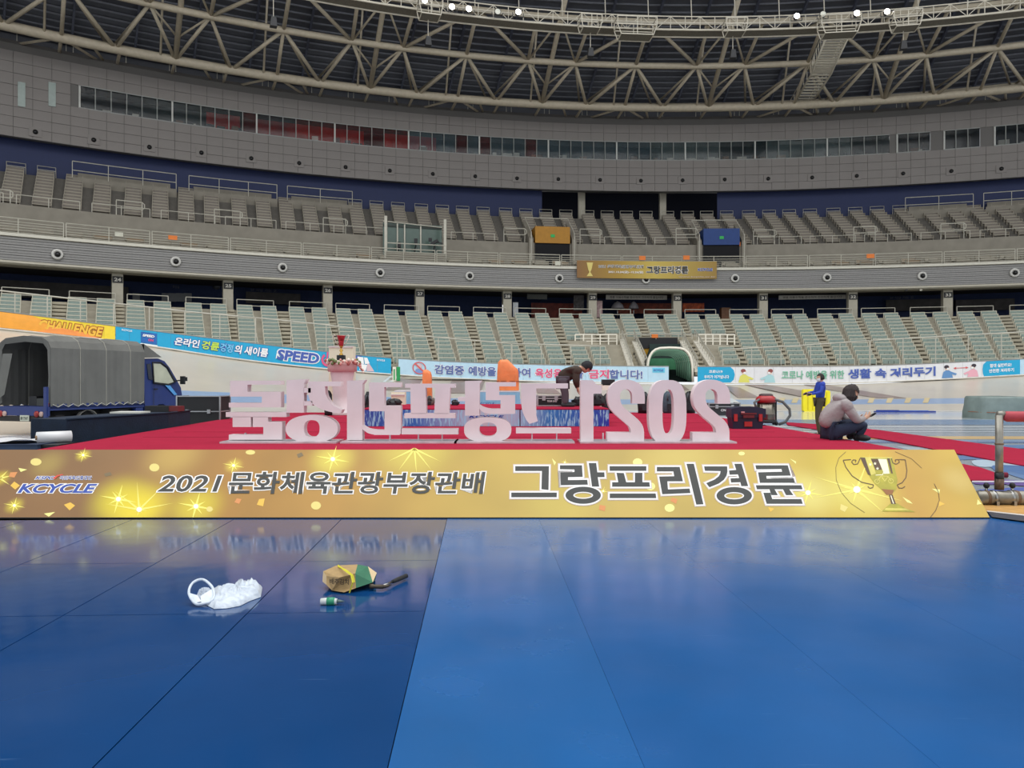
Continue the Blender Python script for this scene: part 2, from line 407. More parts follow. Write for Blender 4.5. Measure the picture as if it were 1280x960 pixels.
# ground carpets
def carpet(pts, label, th=0.02, lab2=None):
    mb = MB(); q = [G(a, b, th) for a, b in pts]
    mb.prism([(p.x, p.y) for p in q], lambda a, b: (a, b, th + .01), lambda a, b: (a, b, 0.01))
    return mb.build('carpet_runner', red, label=label, cat='carpet')
carpet([(982, 528), (1040, 531.5), (1100, 538), (1600, 605), (1600, 640), (1190, 566), (1100, 548.5), (1022, 537), (985, 531.5)], 'long red carpet runner lying on the infield behind the sitting man')
carpet([(1190, 582), (1204, 580.5), (1226, 585), (1249, 593), (1243, 600.5), (1195, 600.5)], 'red carpet end piece on the floor behind the banner corner')

# ---------------------------------------------------------------- gold banner, sloping from stage edge to floor
B0 = Vector((0, 8.84, 0.012)); B1 = Vector((0, 9.545, 0.735))
BN = Vector((0, B1.y - B0.y, B1.z - B0.z)); Bn = Vector((0, -BN.z, BN.y)).normalized()
def BP(px, py, off=0.0):
    d = Vector(((px - 640) / F, 1.0, (HOR - py) / F)); o = Vector((0, 0, EYE))
    t = (B0 - o).dot(Bn) / d.dot(Bn)
    return o + d * t + Bn * off
bn = thing('banner', 'long sloping gold event banner with dark lettering in front of the stage', 'banner', (0, 8.84, 0))
gm = bpy.data.materials.new('gold_print'); gm.use_nodes = True; nt = gm.node_tree; bs = nt.nodes['Principled BSDF']
bs.inputs['Roughness'].default_value = 0.5
tc = nt.nodes.new('ShaderNodeTexCoord'); sx = nt.nodes.new('ShaderNodeSeparateXYZ'); nt.links.new(tc.outputs['Object'], sx.inputs[0])
rp = nt.nodes.new('ShaderNodeMapRange'); rp.inputs[1].default_value = -6.3; rp.inputs[2].default_value = 5.6
nt.links.new(sx.outputs[0], rp.inputs[0])
cr = nt.nodes.new('ShaderNodeValToRGB'); nt.links.new(rp.outputs[0], cr.inputs[0])
els = [(0.0, (150, 108, 60)), (.12, (158, 114, 62)), (.24, (186, 134, 52)), (.36, (198, 150, 66)), (.48, (216, 180, 82)), (.62, (214, 184, 92)), (.78, (218, 186, 88)), (.86, (228, 196, 66)), (.93, (224, 174, 74)), (1.0, (222, 186, 74))]
while len(cr.color_ramp.elements) < len(els): cr.color_ramp.elements.new(0.5)
for e, (p_, c_) in zip(cr.color_ramp.elements, els): e.position = p_; e.color = (*(v * .74 for v in lin(c_)), 1)
cur = cr.outputs[0]
vo = nt.nodes.new('ShaderNodeTexNoise'); vo.inputs['Scale'].default_value = 1.1; vo.inputs['Detail'].default_value = 1
nt.links.new(tc.outputs['Object'], vo.inputs['Vector'])
vr = nt.nodes.new('ShaderNodeMapRange'); vr.inputs[1].default_value = .35; vr.inputs[2].default_value = .65; vr.inputs[3].default_value = .9; vr.inputs[4].default_value = 1.08
nt.links.new(vo.outputs[0], vr.inputs[0])
vm = nt.nodes.new('ShaderNodeVectorMath'); vm.operation = 'SCALE'; nt.links.new(cur, vm.inputs[0]); nt.links.new(vr.outputs[0], vm.inputs['Scale']); cur = vm.outputs[0]
glows = [(60, 580, 26, (190, 165, 80), .6), (148, 624, 40, (236, 216, 40), .85), (174, 636, 44, (250, 226, 40), .95), (245, 633, 38, (236, 214, 50), .85), (217, 570, 46, (214, 178, 86), .7),
         (104, 569, 10, (236, 214, 60), .9), (18, 632, 12, (226, 204, 60), .9), (292, 582, 12, (240, 214, 80), .9), (416, 574, 34, (240, 222, 90), .9), (518, 560, 60, (232, 214, 90), .8),
         (0, 598, 14, (226, 200, 40), .8), (1010, 616, 40, (246, 232, 130), .8), (1072, 612, 50, (248, 236, 120), .8), (1072, 575, 60, (236, 206, 50), .6), (700, 630, 60, (232, 212, 96), .4), (850, 570, 60, (228, 206, 110), .5), (1198, 600, 26, (226, 196, 110), .7)]
for gx, gy, gr, gc, gk in glows:
    p = BP(gx, gy) - Vector((0, 8.84, 0)); rr_ = gr / F * 9.2
    ds = nt.nodes.new('ShaderNodeVectorMath'); ds.operation = 'DISTANCE'; nt.links.new(tc.outputs['Object'], ds.inputs[0]); ds.inputs[1].default_value = p
    mr = nt.nodes.new('ShaderNodeMapRange'); mr.interpolation_type = 'SMOOTHERSTEP'
    mr.inputs[1].default_value = rr_ * 1.3; mr.inputs[2].default_value = 0.0; mr.inputs[3].default_value = 0; mr.inputs[4].default_value = gk
    nt.links.new(ds.outputs['Value'], mr.inputs[0])
    mx = nt.nodes.new('ShaderNodeMixRGB'); nt.links.new(mr.outputs[0], mx.inputs[0]); nt.links.new(cur, mx.inputs[1]); mx.inputs[2].default_value = (*(v * .82 for v in lin(gc)), 1); cur = mx.outputs[0]
nt.links.new(cur, bs.inputs['Base Color'])
XL = -6.9; XR = 5.555
mb = MB()
mb.prism([(XL, 0), (XR, 0), (XR, 1), (XL, 1)], lambda a, t: Vector((a, B0.y + BN.y * t, B0.z + BN.z * t)), lambda a, t: Vector((a, B0.y + BN.y * t, B0.z + BN.z * t)) - Bn * 0.03)
mb.build('print_sheet', gm, bn)
mb = MB(); mb.box(((XL + XR) / 2, 8.845, 0.006), (XR - XL, 0.05, 0.012)); mb.build('bottom_strip', stage_side, bn)
# confetti, rays, stars printed on the sheet (flat print)
def bpoly(mbx, pts, off): mbx.add([BP(a, b, off) for a, b in pts], [tuple(range(len(pts)))])
star_y = mat('print_star_yellow', (250, 236, 110), 0.5, var=0); star_w = mat('print_star_white', (252, 250, 226), 0.5, var=0)
def star(cx, cy, r, n=8, core=1.0):
    mbs = MB()
    for k in range(n):
        a = PI * 2 * k / n + .22; L = r * (1.0 if k % 2 == 0 else .6)
        w = .07 * r
        bpoly(mbs, [(cx + L * math.cos(a), cy + L * .8 * math.sin(a)), (cx + w * math.cos(a + 1.57), cy + w * math.sin(a + 1.57)), (cx - w * math.cos(a + 1.57), cy - w * math.sin(a + 1.57))], .0012 + .0001 * k)
    mbs.cur = 1; bpoly(mbs, ell(cx, cy, r * .13 * core, r * .12 * core, 12), .0025)
    mbs.build('printed_star', [star_y, star_w], bn)
for s_ in ((148, 624, 24), (174, 637, 11, 8, 2.4), (245, 633, 24), (104, 569, 12), (18, 632, 14), (292, 582, 14), (416, 574, 22), (1010, 616, 20, 8, 1.3), (1071, 612, 22, 8, 1.6), (754, 614, 8), (706, 578, 6)): star(*s_)
for cx, cy, L, angs in ((174, 637, 44, (3.35, 3.9, 4.65, 5.4, 6.05)), (518, 561, 40, (.55, 1.0, 1.5, 2.1, 2.6)), (1071, 612, 60, (.3, .9, 2.9, 3.5, 5.0)), (0, 598, 16, (5.4, 6.0, .7))):
    for a in angs:
        e = (cx + L * math.cos(a), cy + L * .8 * math.sin(a))
        e = (e[0], max(565, min(644, e[1])))
        rays = MB(); bpoly(rays, [e, (cx + 1.4 * math.cos(a + 1.57), cy + 1.4 * math.sin(a + 1.57)), (cx - 1.4 * math.cos(a + 1.57), cy - 1.4 * math.sin(a + 1.57))], .0011); rays.build('printed_ray', mat('print_ray', (240, 226, 110), .5, var=0), bn)
cm = [mat('confetti_cream', (226, 208, 120), .5, var=0), mat('confetti_orange', (214, 140, 78), .5, var=0), mat('confetti_amber', (232, 184, 70), .5, var=0), mat('confetti_brown', (118, 100, 66), .5, var=0), mat('confetti_pale', (238, 232, 140), .5, var=0)]
for cx, cy, rx, ry, mi in ((45, 577.5, 7, 4.6, 0), (193, 584.5, 6.3, 5, 0), (313, 565.5, 6, 3, 0), (395, 632, 6.3, 5.2, 0), (837, 635, 6.3, 5, 4), (262, 636.5, 4, 3.4, 0), (797, 578, 6, 5, 4), (813, 608, 6, 5, 4), (927, 567, 4, 2.4, 4)):
    conf = MB(); bpoly(conf, ell(cx, cy, rx, ry, 14), .0013); conf.build('confetti_dot', cm[mi], bn)
for pts, mi in (([(11, 596), (13, 590.5), (22, 590), (18, 597)], 1), ([(13, 607), (18, 602), (25, 607), (19, 612)], 2), ([(23, 585), (34, 587), (26, 590)], 4), ([(80, 631), (88, 628), (94, 632), (87, 638)], 2), ([(55, 642), (69, 640), (61, 646)], 4),
                ([(130, 592), (138, 590), (140, 594), (132, 596)], 3), ([(371, 568), (377, 565.5), (379.5, 569.5), (373, 572.5)], 3), ([(293, 628), (296, 623), (302, 624), (299, 630)], 1), ([(321, 631), (324, 624), (331, 623), (329, 633)], 2),
                ([(748.5, 637), (749.5, 631), (757, 632.5), (756, 639)], 1), ([(838, 626), (840, 622), (847, 624), (845, 630)], 1), ([(690, 573), (695, 578), (693, 582)], 4), ([(987, 573), (995, 577), (995, 580)], 4), ([(1165, 611), (1175, 612), (1174, 617)], 4),
                ([(1128, 621), (1137, 626), (1141, 630), (1134, 628)], 4), ([(1221, 631), (1222, 624), (1227, 630)], 4), ([(1173, 626), (1181, 630), (1174, 633)], 2), ([(1051, 630), (1060, 634), (1056, 640), (1050, 637)], 0), ([(960, 634), (968, 636), (963, 640)], 2)):
    conf = MB(); bpoly(conf, pts, .0014); conf.build('confetti_piece', cm[mi], bn)
ink = mat('print_ink', (46, 48, 46), .5, var=0); halo = mat('print_white', (240, 236, 232), .5, var=0); halo2 = mat('print_silver', (206, 188, 176), .5, var=0); kblue = mat('print_blue', (36, 70, 160), .5, var=0)
def btext(body, x0, x1, y0, y1, bold, hb, sh=0.0, m=ink, hm=halo, name='lettering'):
    fn = lambda o: (lambda u, v: BP(u, v, o))
    a = MB(); put_text(a, body, fn(.0030), x0, x1, y1, y0, hb, sh, ref=bold); a.build('lettering_outline', hm, bn)
    a = MB(); put_text(a, body, fn(.0045), x0, x1, y1, y0, bold, sh); a.build(name, m, bn)
btext('2021', 197, 278, 594.5, 615, .016, .058, .25)
btext('문화체육관광부장관배', 286, 607, 590, 617.5, .022, .062, .12)
btext('KCYCLE', 22, 122, 605, 616.5, .03, .085, .4, kblue)
btext('KSPO', 44, 69, 595.5, 599.5, .02, .10, .4, kblue)
btext('국민체육진흥공단', 75, 115, 595, 600, .01, .07, .1, kblue)
sw = MB(); bpoly(sw, [(66, 598), (72, 594), (79, 593), (79, 594), (73, 595.5), (69, 599)], .005); sw.build('logo_swoosh', mat('print_red', (214, 70, 50), .5, var=0), bn)
# the large title, stroke by stroke, slight backward slant as printed
TT = []
def z4(*p): return [(620 + a / 5.333, 555 + b / 5.333) for a, b in p]
def z5(*p): return [(820 + a / 5.333, 555 + b / 5.333) for a, b in p]
TT += [z4((128, 149), (353, 149), (350, 308), (303, 302), (306, 181), (128, 181)), z4((102, 325), (405, 325), (405, 356), (102, 356)),
       z4((426, 143), (573, 143), (578, 220), (480, 222), (480, 242), (608, 240), (612, 272), (432, 276), (430, 190), (523, 188), (523, 171), (426, 169)),
       z4((618, 128), (668, 128), (675, 190), (722, 190), (724, 222), (678, 222), (688, 285), (640, 285)),
       z4((757, 149), (1002, 149), (1002, 180), (757, 180)), z4((803, 193), (852, 195), (868, 256), (926, 256), (926, 193), (976, 193), (976, 256), (1022, 256), (1026, 286), (774, 286), (774, 256), (815, 256)), z4((758, 331), (1064, 331), (1068, 362), (758, 362)),
       z4((1072, 154), (1224, 154), (1246, 250), (1142, 250), (1146, 304), (1290, 298), (1296, 328), (1108, 336), (1087, 218), (1188, 216), (1182, 184), (1072, 184)),
       z5((203, 133), (252, 133), (316, 403), (268, 405)),
       z5((320, 150), (474, 150), (476, 184), (470, 212), (452, 240), (420, 264), (356, 290), (334, 262), (390, 238), (418, 216), (428, 196), (430, 182), (326, 180)),
       z5((522, 133), (570, 133), (614, 282), (568, 282), (562, 256), (500, 258), (496, 230), (554, 228), (546, 204), (490, 206), (486, 178), (534, 174)),
       z5((662, 143), (878, 143), (898, 212), (735, 214), (737, 232), (918, 230), (925, 260), (692, 260), (680, 190), (840, 186), (836, 168), (668, 170)),
       z5((665, 276), (968, 276), (977, 303), (888, 303), (915, 342), (866, 342), (846, 303), (790, 303), (812, 342), (768, 342), (756, 303), (672, 303)),
       z5((715, 326), (762, 326), (774, 368), (968, 368), (978, 400), (737, 400))]
def grow(poly, d):
    n = len(poly); ar = sum(poly[i][0] * poly[(i + 1) % n][1] - poly[(i + 1) % n][0] * poly[i][1] for i in range(n)); s = 1 if ar > 0 else -1
    out = []
    for i in range(n):
        a, b, c = Vector(poly[i - 1]), Vector(poly[i]), Vector(poly[(i + 1) % n])
        d1 = (b - a).normalized(); d2 = (c - b).normalized(); n1 = Vector((d1.y, -d1.x)) * s; n2 = Vector((d2.y, -d2.x)) * s
        m = n1 + n2
        if m.length < .2: m = n1
        m.normalize(); k = d / max(.5, m.dot(n1)); out.append((b.x + m.x * k, b.y + m.y * k))
    return out
mh = MB(); mh2 = MB(); mi_ = MB()
for k, poly in enumerate(TT):
    bpoly(mh2, grow(poly, 2.7), .0022 + k * .00003); bpoly(mh, grow(poly, 1.7), .0030 + k * .00003); bpoly(mi_, poly, .0042)
for (cx, cy), (ox, oy), (ix, iy) in (((620 + 581 / 5.333, 555 + 343 / 5.333), (118 / 5.333, 57 / 5.333), (66 / 5.333, 23 / 5.333)), ((820 + 521 / 5.333, 555 + 346 / 5.333), (118 / 5.333, 58 / 5.333), (66 / 5.333, 24 / 5.333))):
    for m_, g_, o_ in ((mh2, 2.7, .0026), (mh, 1.7, .0034), (mi_, 0, .0046)):
        A = ell(cx, cy, ox + g_, oy + g_, 32); Bq = ell(cx, cy, ix - g_ * .8, iy - g_ * .6, 32)
        m_.add([BP(a, b, o_) for a, b in A] + [BP(a, b, o_) for a, b in Bq], [(i, (i + 1) % 32, 32 + (i + 1) % 32, 32 + i) for i in range(32)])
mh2.build('title_outline', halo2, bn, label='outer bronze outline of the title'); mh.build('title_outline', halo, bn, label='white outline of the title'); mi_.build('title_lettering', ink, bn, label='large dark Korean title')
# printed trophy
tg = [mat('print_gold_green', (170, 160, 44), .5, var=.2, scale=9), mat('print_dark_brown', (84, 58, 34), .5, var=.1), mat('print_cream', (244, 238, 200), .5, var=0), mat('print_bronze', (146, 92, 42), .5, var=.1), mat('print_gold_light', (214, 200, 96), .5, var=.15, scale=9)]
tr = MB()
def z6(*p): return [(1030 + a / 5.12, 555 + b / 5.12) for a, b in p]
def tp(mi, off, *p): tr.cur = mi; bpoly(tr, z6(*p), off)
tp(0, .002, (232, 84), (437, 88), (470, 230), (462, 290), (430, 325), (400, 325), (365, 290), (320, 250), (280, 190))
tp(1, .0026, (232, 88), (262, 88), (300, 205), (280, 195)); tp(1, .0026, (403, 92), (420, 92), (440, 190), (430, 190))
tp(2, .0026, (345, 96), (400, 98), (420, 190), (384, 192)); tp(1, .0027, (300, 96), (345, 96), (372, 165), (330, 168)); tp(4, .0026, (262, 88), (298, 92), (332, 190), (302, 200))
for sx_, sy_ in ((326, 126), (342, 158), (296, 132)):
    tr.cur = 2; bpoly(tr, [(1030 + (sx_ + (11 if k % 2 == 0 else 5) * math.sin(PI * k / 5)) / 5.12, 555 + (sy_ - (11 if k % 2 == 0 else 5) * math.cos(PI * k / 5)) / 5.12) for k in range(10)], .003)
tp(3, .0028, (368, 288), (448, 295), (436, 322), (400, 326)); tp(1, .0028, (415, 325), (438, 325), (460, 385), (430, 385)); tp(2, .003, (424, 330), (430, 330), (448, 382), (441, 382))
tp(0, .0027, (430, 378), (470, 382), (520, 412), (585, 436), (370, 432), (392, 410)); tp(4, .0028, (395, 412), (520, 414), (545, 424), (385, 422)); tp(4, .0027, (300, 92), (437, 92), (434, 86), (236, 84))
def bline(mi, w, pts, off=.0031):
    tr.cur = mi; q = [Vector(a) for a in z6(*pts)]
    for a, b in zip(q, q[1:]):
        d = (b - a).normalized(); n = Vector((-d.y, d.x)) * w / 2; bpoly(tr, [tuple(a + n), tuple(b + n), tuple(b - n), tuple(a - n)], off)
bline(1, 1.0, [(232, 90), (215, 128), (190, 132), (176, 115), (186, 102), (205, 104), (200, 118)]); bline(1, 1.0, [(172, 100), (122, 104), (140, 150), (180, 205), (240, 245), (316, 262), (312, 280), (292, 284), (280, 272)])
bline(1, 1.0, [(430, 92), (440, 122), (462, 130), (482, 118), (476, 100), (455, 102), (458, 116)]); bline(1, 1.0, [(480, 100), (520, 102), (530, 170), (524, 215), (500, 248), (468, 262), (478, 282), (500, 284), (518, 272)])
for cx, cy in ((340, 240), (428, 238)):
    bline(4, .8, [(cx + 16 * math.cos(a * .5), cy + 14 * math.sin(a * .5)) for a in range(14)], .0033)
bline(4, .8, [(340, 240), (365, 205), (410, 208), (428, 238)], .0033); bline(4, .8, [(365, 205), (388, 240), (410, 208)], .0033); bline(2, .9, [(330, 200), (375, 198), (384, 170)], .0033)
bline(1, .45, [(140, 50), (95, 90), (75, 150), (78, 230), (110, 310), (170, 380), (260, 440)], .0032); bline(1, .45, [(455, 50), (560, 95), (625, 155)], .0032); bline(1, .7, [(705, 255), (732, 310), (738, 360), (715, 425), (680, 470)], .0032)
tr.build('printed_trophy', tg, bn, label='printed gold cup with two scroll handles')
# ================================================================ advertising boards round the track
white_board = mat('board_white', (232, 232, 234), 0.45, var=.04); lightblue_board = mat('board_pale_blue', (190, 222, 240), 0.45, var=.04)
cyan_board = mat('board_cyan', (30, 168, 214), 0.45, var=.04); orange_board = mat('board_orange', (250, 170, 60), 0.45, var=.05); yellow_board = mat('board_yellow', (250, 220, 60), .45, var=.05)
board_back = mat('board_steel', (150, 150, 146), .5, var=.1)
def ad_board(name, label, px0, px1, m, pw=18.0, group=None):
    c = board_pt((px0 + px1) / 2, 0); t = thing(name, label, 'advertising board', c, group=group)
    n = max(1, int(round((px1 - px0) / pw)))
    for i in range(n):
        a = px0 + (px1 - px0) * i / n + .12; b = px0 + (px1 - px0) * (i + 1) / n - .12
        mb = MB(); f = [board_pt(a, 0), board_pt(b, 0), board_pt(b, 1), board_pt(a, 1)]; k = [board_pt(a, 0, -.05), board_pt(b, 0, -.05), board_pt(b, 1, -.05), board_pt(a, 1, -.05)]
        mb.add(f + k, [(0, 1, 2, 3), (7, 6, 5, 4), (0, 4, 5, 1), (1, 5, 6, 2), (2, 6, 7, 3), (3, 7, 4, 0)])
        mb.build('panel', m, t)
    mb = MB(); mb.tube([board_pt(p, 1.0, 0.0) + Vector((0, 0, .02)) for p in frange(px0, px1, 25)], .03, 5); mb.build('top_rail', board_back, t)
    mb = MB(); mb.tube([board_pt(p, -0.03, 0.04) for p in frange(px0, px1, 25)], .045, 5); mb.build('base_rail', mat('base_rail_pale', (222, 218, 208), .5, var=.1), t)
    return t
def board_text(t, body, x0, x1, v0, v1, m, bold=.03, outline=None, ob=.08, shear=0.0, off=.03, name='lettering'):
    if outline:
        a = MB(); put_text(a, body, lambda u, v: board_pt(u, v, off), x0, x1, v0, v1, ob, shear, ref=bold); a.build('lettering_outline', outline, t)
    a = MB(); put_text(a, body, lambda u, v: board_pt(u, v, off + .02), x0, x1, v0, v1, bold, shear); a.build(name, m, t)
def board_patch(t, pts, m, off=.02, name='printed_patch', **kw):
    a = MB(); a.add([board_pt(u, v, off) for u, v in pts], [tuple(range(len(pts)))]); return a.build(name, m, t, **kw)
wtxt = mat('text_white', (246, 246, 246), .5, var=0); navyt = mat('text_navy', (50, 84, 160), .5, var=0); purp = mat('text_slate', (92, 108, 166), .5, var=0)
pinkt = mat('text_pink', (226, 84, 130), .5, var=0); greent = mat('text_green', (112, 184, 150), .5, var=0); redt = mat('text_red', (220, 96, 96), .5, var=0)
bluet = mat('text_blue', (72, 96, 176), .5, var=0); limet = mat('text_lime', (200, 230, 80), .5, var=0); orangeT = mat('text_orange', (200, 100, 40), .5, var=0)

t = ad_board('advertising_board', 'orange and yellow board reading CHALLENGE at the far left', -80, 144, yellow_board, 14)
board_patch(t, [(-60, .05), (84, .02), (70, .55), (40, .98), (-60, .98)], orange_board)
board_patch(t, [(20, .02), (126, .02), (110, .3), (60, .5)], mat('board_orange_deep', (246, 150, 70), .45, var=.05), .025)
board_text(t, '끝 없는 도전!', -14, 39, .30, .62, wtxt, .03, orangeT, .09, .25)
board_text(t, 'CHALLENGE', 48, 129, .12, .80, mat('text_gold', (250, 196, 70), .5, var=0), .04, mat('text_brown', (176, 92, 40), .5, var=0), .10, .3)
t = ad_board('advertising_board', 'cyan board with the red ring word SPEED ON left of the trophy', 144.5, 489, cyan_board, 17.2)
board_text(t, 'KCYCLE', 152, 165, .76, .88, wtxt, .03)
board_patch(t, [(176, .12), (196, .12), (196, .86), (176, .86)], mat('board_royal', (36, 104, 180), .45, var=.1), .02); board_patch(t, [(175.5, .02), (197, .02), (196.5, .08), (176, .08)], wtxt, .021)
board_text(t, 'SPEED', 178, 193, .55, .72, wtxt, .05, shear=.2); board_text(t, 'ON', 185, 192, .28, .45, pinkt, .05, shear=.2)
for body, a, b, m in (('온라인', 218, 250, wtxt), ('경륜', 252, 274, limet), ('경정', 275, 292, mat('text_sky', (120, 200, 240), .5, var=0)), ('의', 293, 303, wtxt), ('새이름', 305, 335, wtxt)):
    board_text(t, body, a, b, .28, .80, m, .03, bluet, .075, .2)
board_text(t, 'SPEED', 346, 399, .22, .84, bluet, .04, wtxt, .11, .15)
rg = MB(); A = ell(409, .5, 7.5, .40, 24); Bq = ell(409, .5, 5.0, .26, 24)
rg.add([board_pt(a, b, .06) for a, b in A] + [board_pt(a, b, .06) for a, b in Bq], [(i, (i + 1) % 24, 24 + (i + 1) % 24, 24 + i) for i in range(24) if not 4 <= i <= 7]); rg.build('power_ring', pinkt, t)
board_patch(t, [(407.6, .5), (409.6, .5), (410.6, 1.0), (408.6, 1.0)], pinkt, .06, 'power_bar')
board_patch(t, [(444, .5), (452, .5), (452, .97), (444, .97)], bluet, .03); board_patch(t, [(446, .50), (455, .48), (454, .90), (447, .92)], wtxt, .035); board_patch(t, [(456, .48), (462, .55), (459, .90), (455, .90)], wtxt, .035)
board_patch(t, [(449, .08), (457, .05), (459, .44), (451, .48)], wtxt, .035); board_patch(t, [(458, .04), (468, .06), (462, .5), (459, .56)], mat('skin_print', (222, 190, 196), .5, var=0), .035)
board_text(t, 'KCYCLE', 471, 481, .76, .87, wtxt, .03)
t = ad_board('advertising_board', 'pale blue board warning against cheering to prevent infection', 498, 836, lightblue_board, 26)
for k, (body, m) in enumerate((('감염증', purp), ('예방을', purp), ('위하여', purp), ('육성응원을', pinkt), ('금지', pinkt), ('합니다!', purp))):
    a, b = ((543, 580), (585.5, 620), (626, 663), (669, 728), (736, 761), (761.5, 803))[k]
    if k == 3:
        board_text(t, '육성응원', 669, 713, .2, .78, pinkt, .028, wtxt, .07); board_text(t, '을', 716, 729, .2, .78, purp, .028, wtxt, .07)
    else: board_text(t, body, a, b, .2, .78, m, .028, wtxt, .07)
A = ell(524, .5, 8.5, .40, 28); Bq = ell(524, .5, 7.2, .34, 28); rg = MB()
rg.add([board_pt(a, b, .05) for a, b in A] + [board_pt(a, b, .05) for a, b in Bq], [(i, (i + 1) % 28, 28 + (i + 1) % 28, 28 + i) for i in range(28)]); rg.build('ban_ring', redt, t)
board_patch(t, [(518, .74), (519.5, .8), (531, .28), (529.5, .22)], redt, .055, 'ban_bar'); board_patch(t, ell(524, .62, 3.4, .17, 12), mat('skin_print', (222, 190, 196)), .045, 'printed_head'); board_patch(t, [(518, .12), (531, .12), (528, .42), (520, .42)], mat('print_denim', (130, 156, 210), .5, var=0), .042, 'printed_mask')
board_patch(t, [(815.5, .62), (831, .62), (831, .92), (815.5, .92)], mat('print_aqua', (110, 206, 236), .5, var=0), .02); board_text(t, 'KCYCLE', 817, 829, .7, .84, bluet, .03)
t = ad_board('advertising_board', 'white and blue board on distancing with printed figures at right', 872, 1440, white_board, 24)
board_patch(t, [(872, .02), (913, .02), (917, .2), (918.5, .5), (917, .8), (913, .98), (872, .98)], cyan_board, .02)
board_text(t, '코로나19', 886, 903, .60, .80, wtxt, .03); board_text(t, '우리가 이겨냅니다', 880, 911, .26, .48, wtxt, .03)
def fig(cx, m, facing, hairm=mat('print_hair', (150, 80, 76), .5, var=0)):
    f = facing
    board_patch(t, [(cx - 7, .03), (cx + 7, .03), (cx + 5, .42), (cx + 2, .52), (cx - 2, .52), (cx - 5, .42)], m, .03, 'printed_body')
    board_patch(t, [(cx + 4 * f, .30), (cx + 10 * f, .18), (cx + 12 * f, .28), (cx + 5 * f, .42)], m, .031, 'printed_arm')
    board_patch(t, ell(cx, .68, 2.9, .15, 12), mat('print_skin', (240, 206, 186), .5, var=0), .032, 'printed_head'); board_patch(t, ell(cx - f, .75, 3.1, .12, 10), hairm, .034, 'printed_hair')
    board_patch(t, ell(cx + f * .8, .62, 1.8, .07, 8), wtxt, .036, 'printed_mask')
fig(930, mat('print_yellow', (226, 222, 110), .5, var=0), 1); fig(962, mat('print_cyan', (176, 218, 222), .5, var=0), -1)
board_text(t, '코로나 예방을 위한', 977, 1055, .24, .76, greent, .022, wtxt, .05); board_text(t, '생활 속 거리두기', 1060, 1169, .22, .82, bluet, .026, mat('print_shadow', (176, 186, 216), .5, var=0), .055)
fig(1184, mat('print_blue_coat', (100, 146, 196), .5, var=0), 1, mat('print_darkhair', (60, 50, 60), .5, var=0)); fig(1216, mat('print_pink_coat', (238, 176, 190), .5, var=0), -1, mat('print_darkhair', (60, 50, 60)))
board_patch(t, [(1194, .62), (1208, .62), (1208, .66), (1194, .66)], redt, .03, 'printed_arrow'); board_patch(t, [(1191.5, .64), (1195, .72), (1195, .56)], redt, .03, 'printed_arrow'); board_patch(t, [(1210.5, .64), (1207, .72), (1207, .56)], redt, .03, 'printed_arrow')
board_patch(t, [(1230, .02), (1275, .02), (1275, .98), (1233, .98), (1229, .8), (1228, .5), (1228.5, .2)], cyan_board, .02); board_patch(t, [(1275, .02), (1440, .02), (1440, .98), (1275, .98)], lightblue_board, .02)
board_text(t, '함께 실천해요!', 1237, 1264, .56, .80, wtxt, .03); board_text(t, '안전한 거리두기', 1236, 1267, .22, .46, wtxt, .03)
# rail above the boards
rail_y = [(-160, 341), (0, 363), (144, 379), (250, 391), (320, 397), (400, 405), (498, 417), (504, 418), (640, 429.5), (740, 432), (800, 436), (905, 437), (1000, 432), (1100, 425), (1280, 415), (1440, 408)]
metal_rail = mat('rail_paint', (196, 192, 178), .4, var=.08); steel = mat('steel', (160, 160, 158), .3, 1.0, var=.1)
for k, (a, b) in enumerate(((-100, 144), (144.5, 320), (320.5, 497), (503, 640), (641, 752), (905, 1090), (1091, 1420))):
    L = ['leftmost length of guard rail above the orange board', 'guard rail above the cyan board by the truck cab', 'guard rail above the cyan board left of the trophy', 'guard rail above the pale blue board, left half', 'guard rail above the pale blue board, right half', 'guard rail above the white distancing board, left half', 'rightmost guard rail above the white distancing board'][k]
    c = board_pt((a + b) / 2, 0, -.5); t = thing('guard_rail', L, 'railing', c)
    mb = MB(); pts = []
    for p in frange(a, b, 30):
        q = board_pt(p, 0, -.5); q.z = EYE + (HOR - lerp_table(rail_y, p)) * q.y / F; pts.append(q)
    mb.tube(pts, .045, 6); mb.build('top_rail', metal_rail, t)
    n = max(2, int(round((b - a) / 40)))
    for i in range(n + 1):
        p = a + (b - a) * i / n; q = board_pt(p, -.05, -.5); q2 = q.copy(); q2.z = EYE + (HOR - lerp_table(rail_y, p)) * q.y / F
        MB().tube([q, q2], .03, 5).build('post', metal_rail, t)

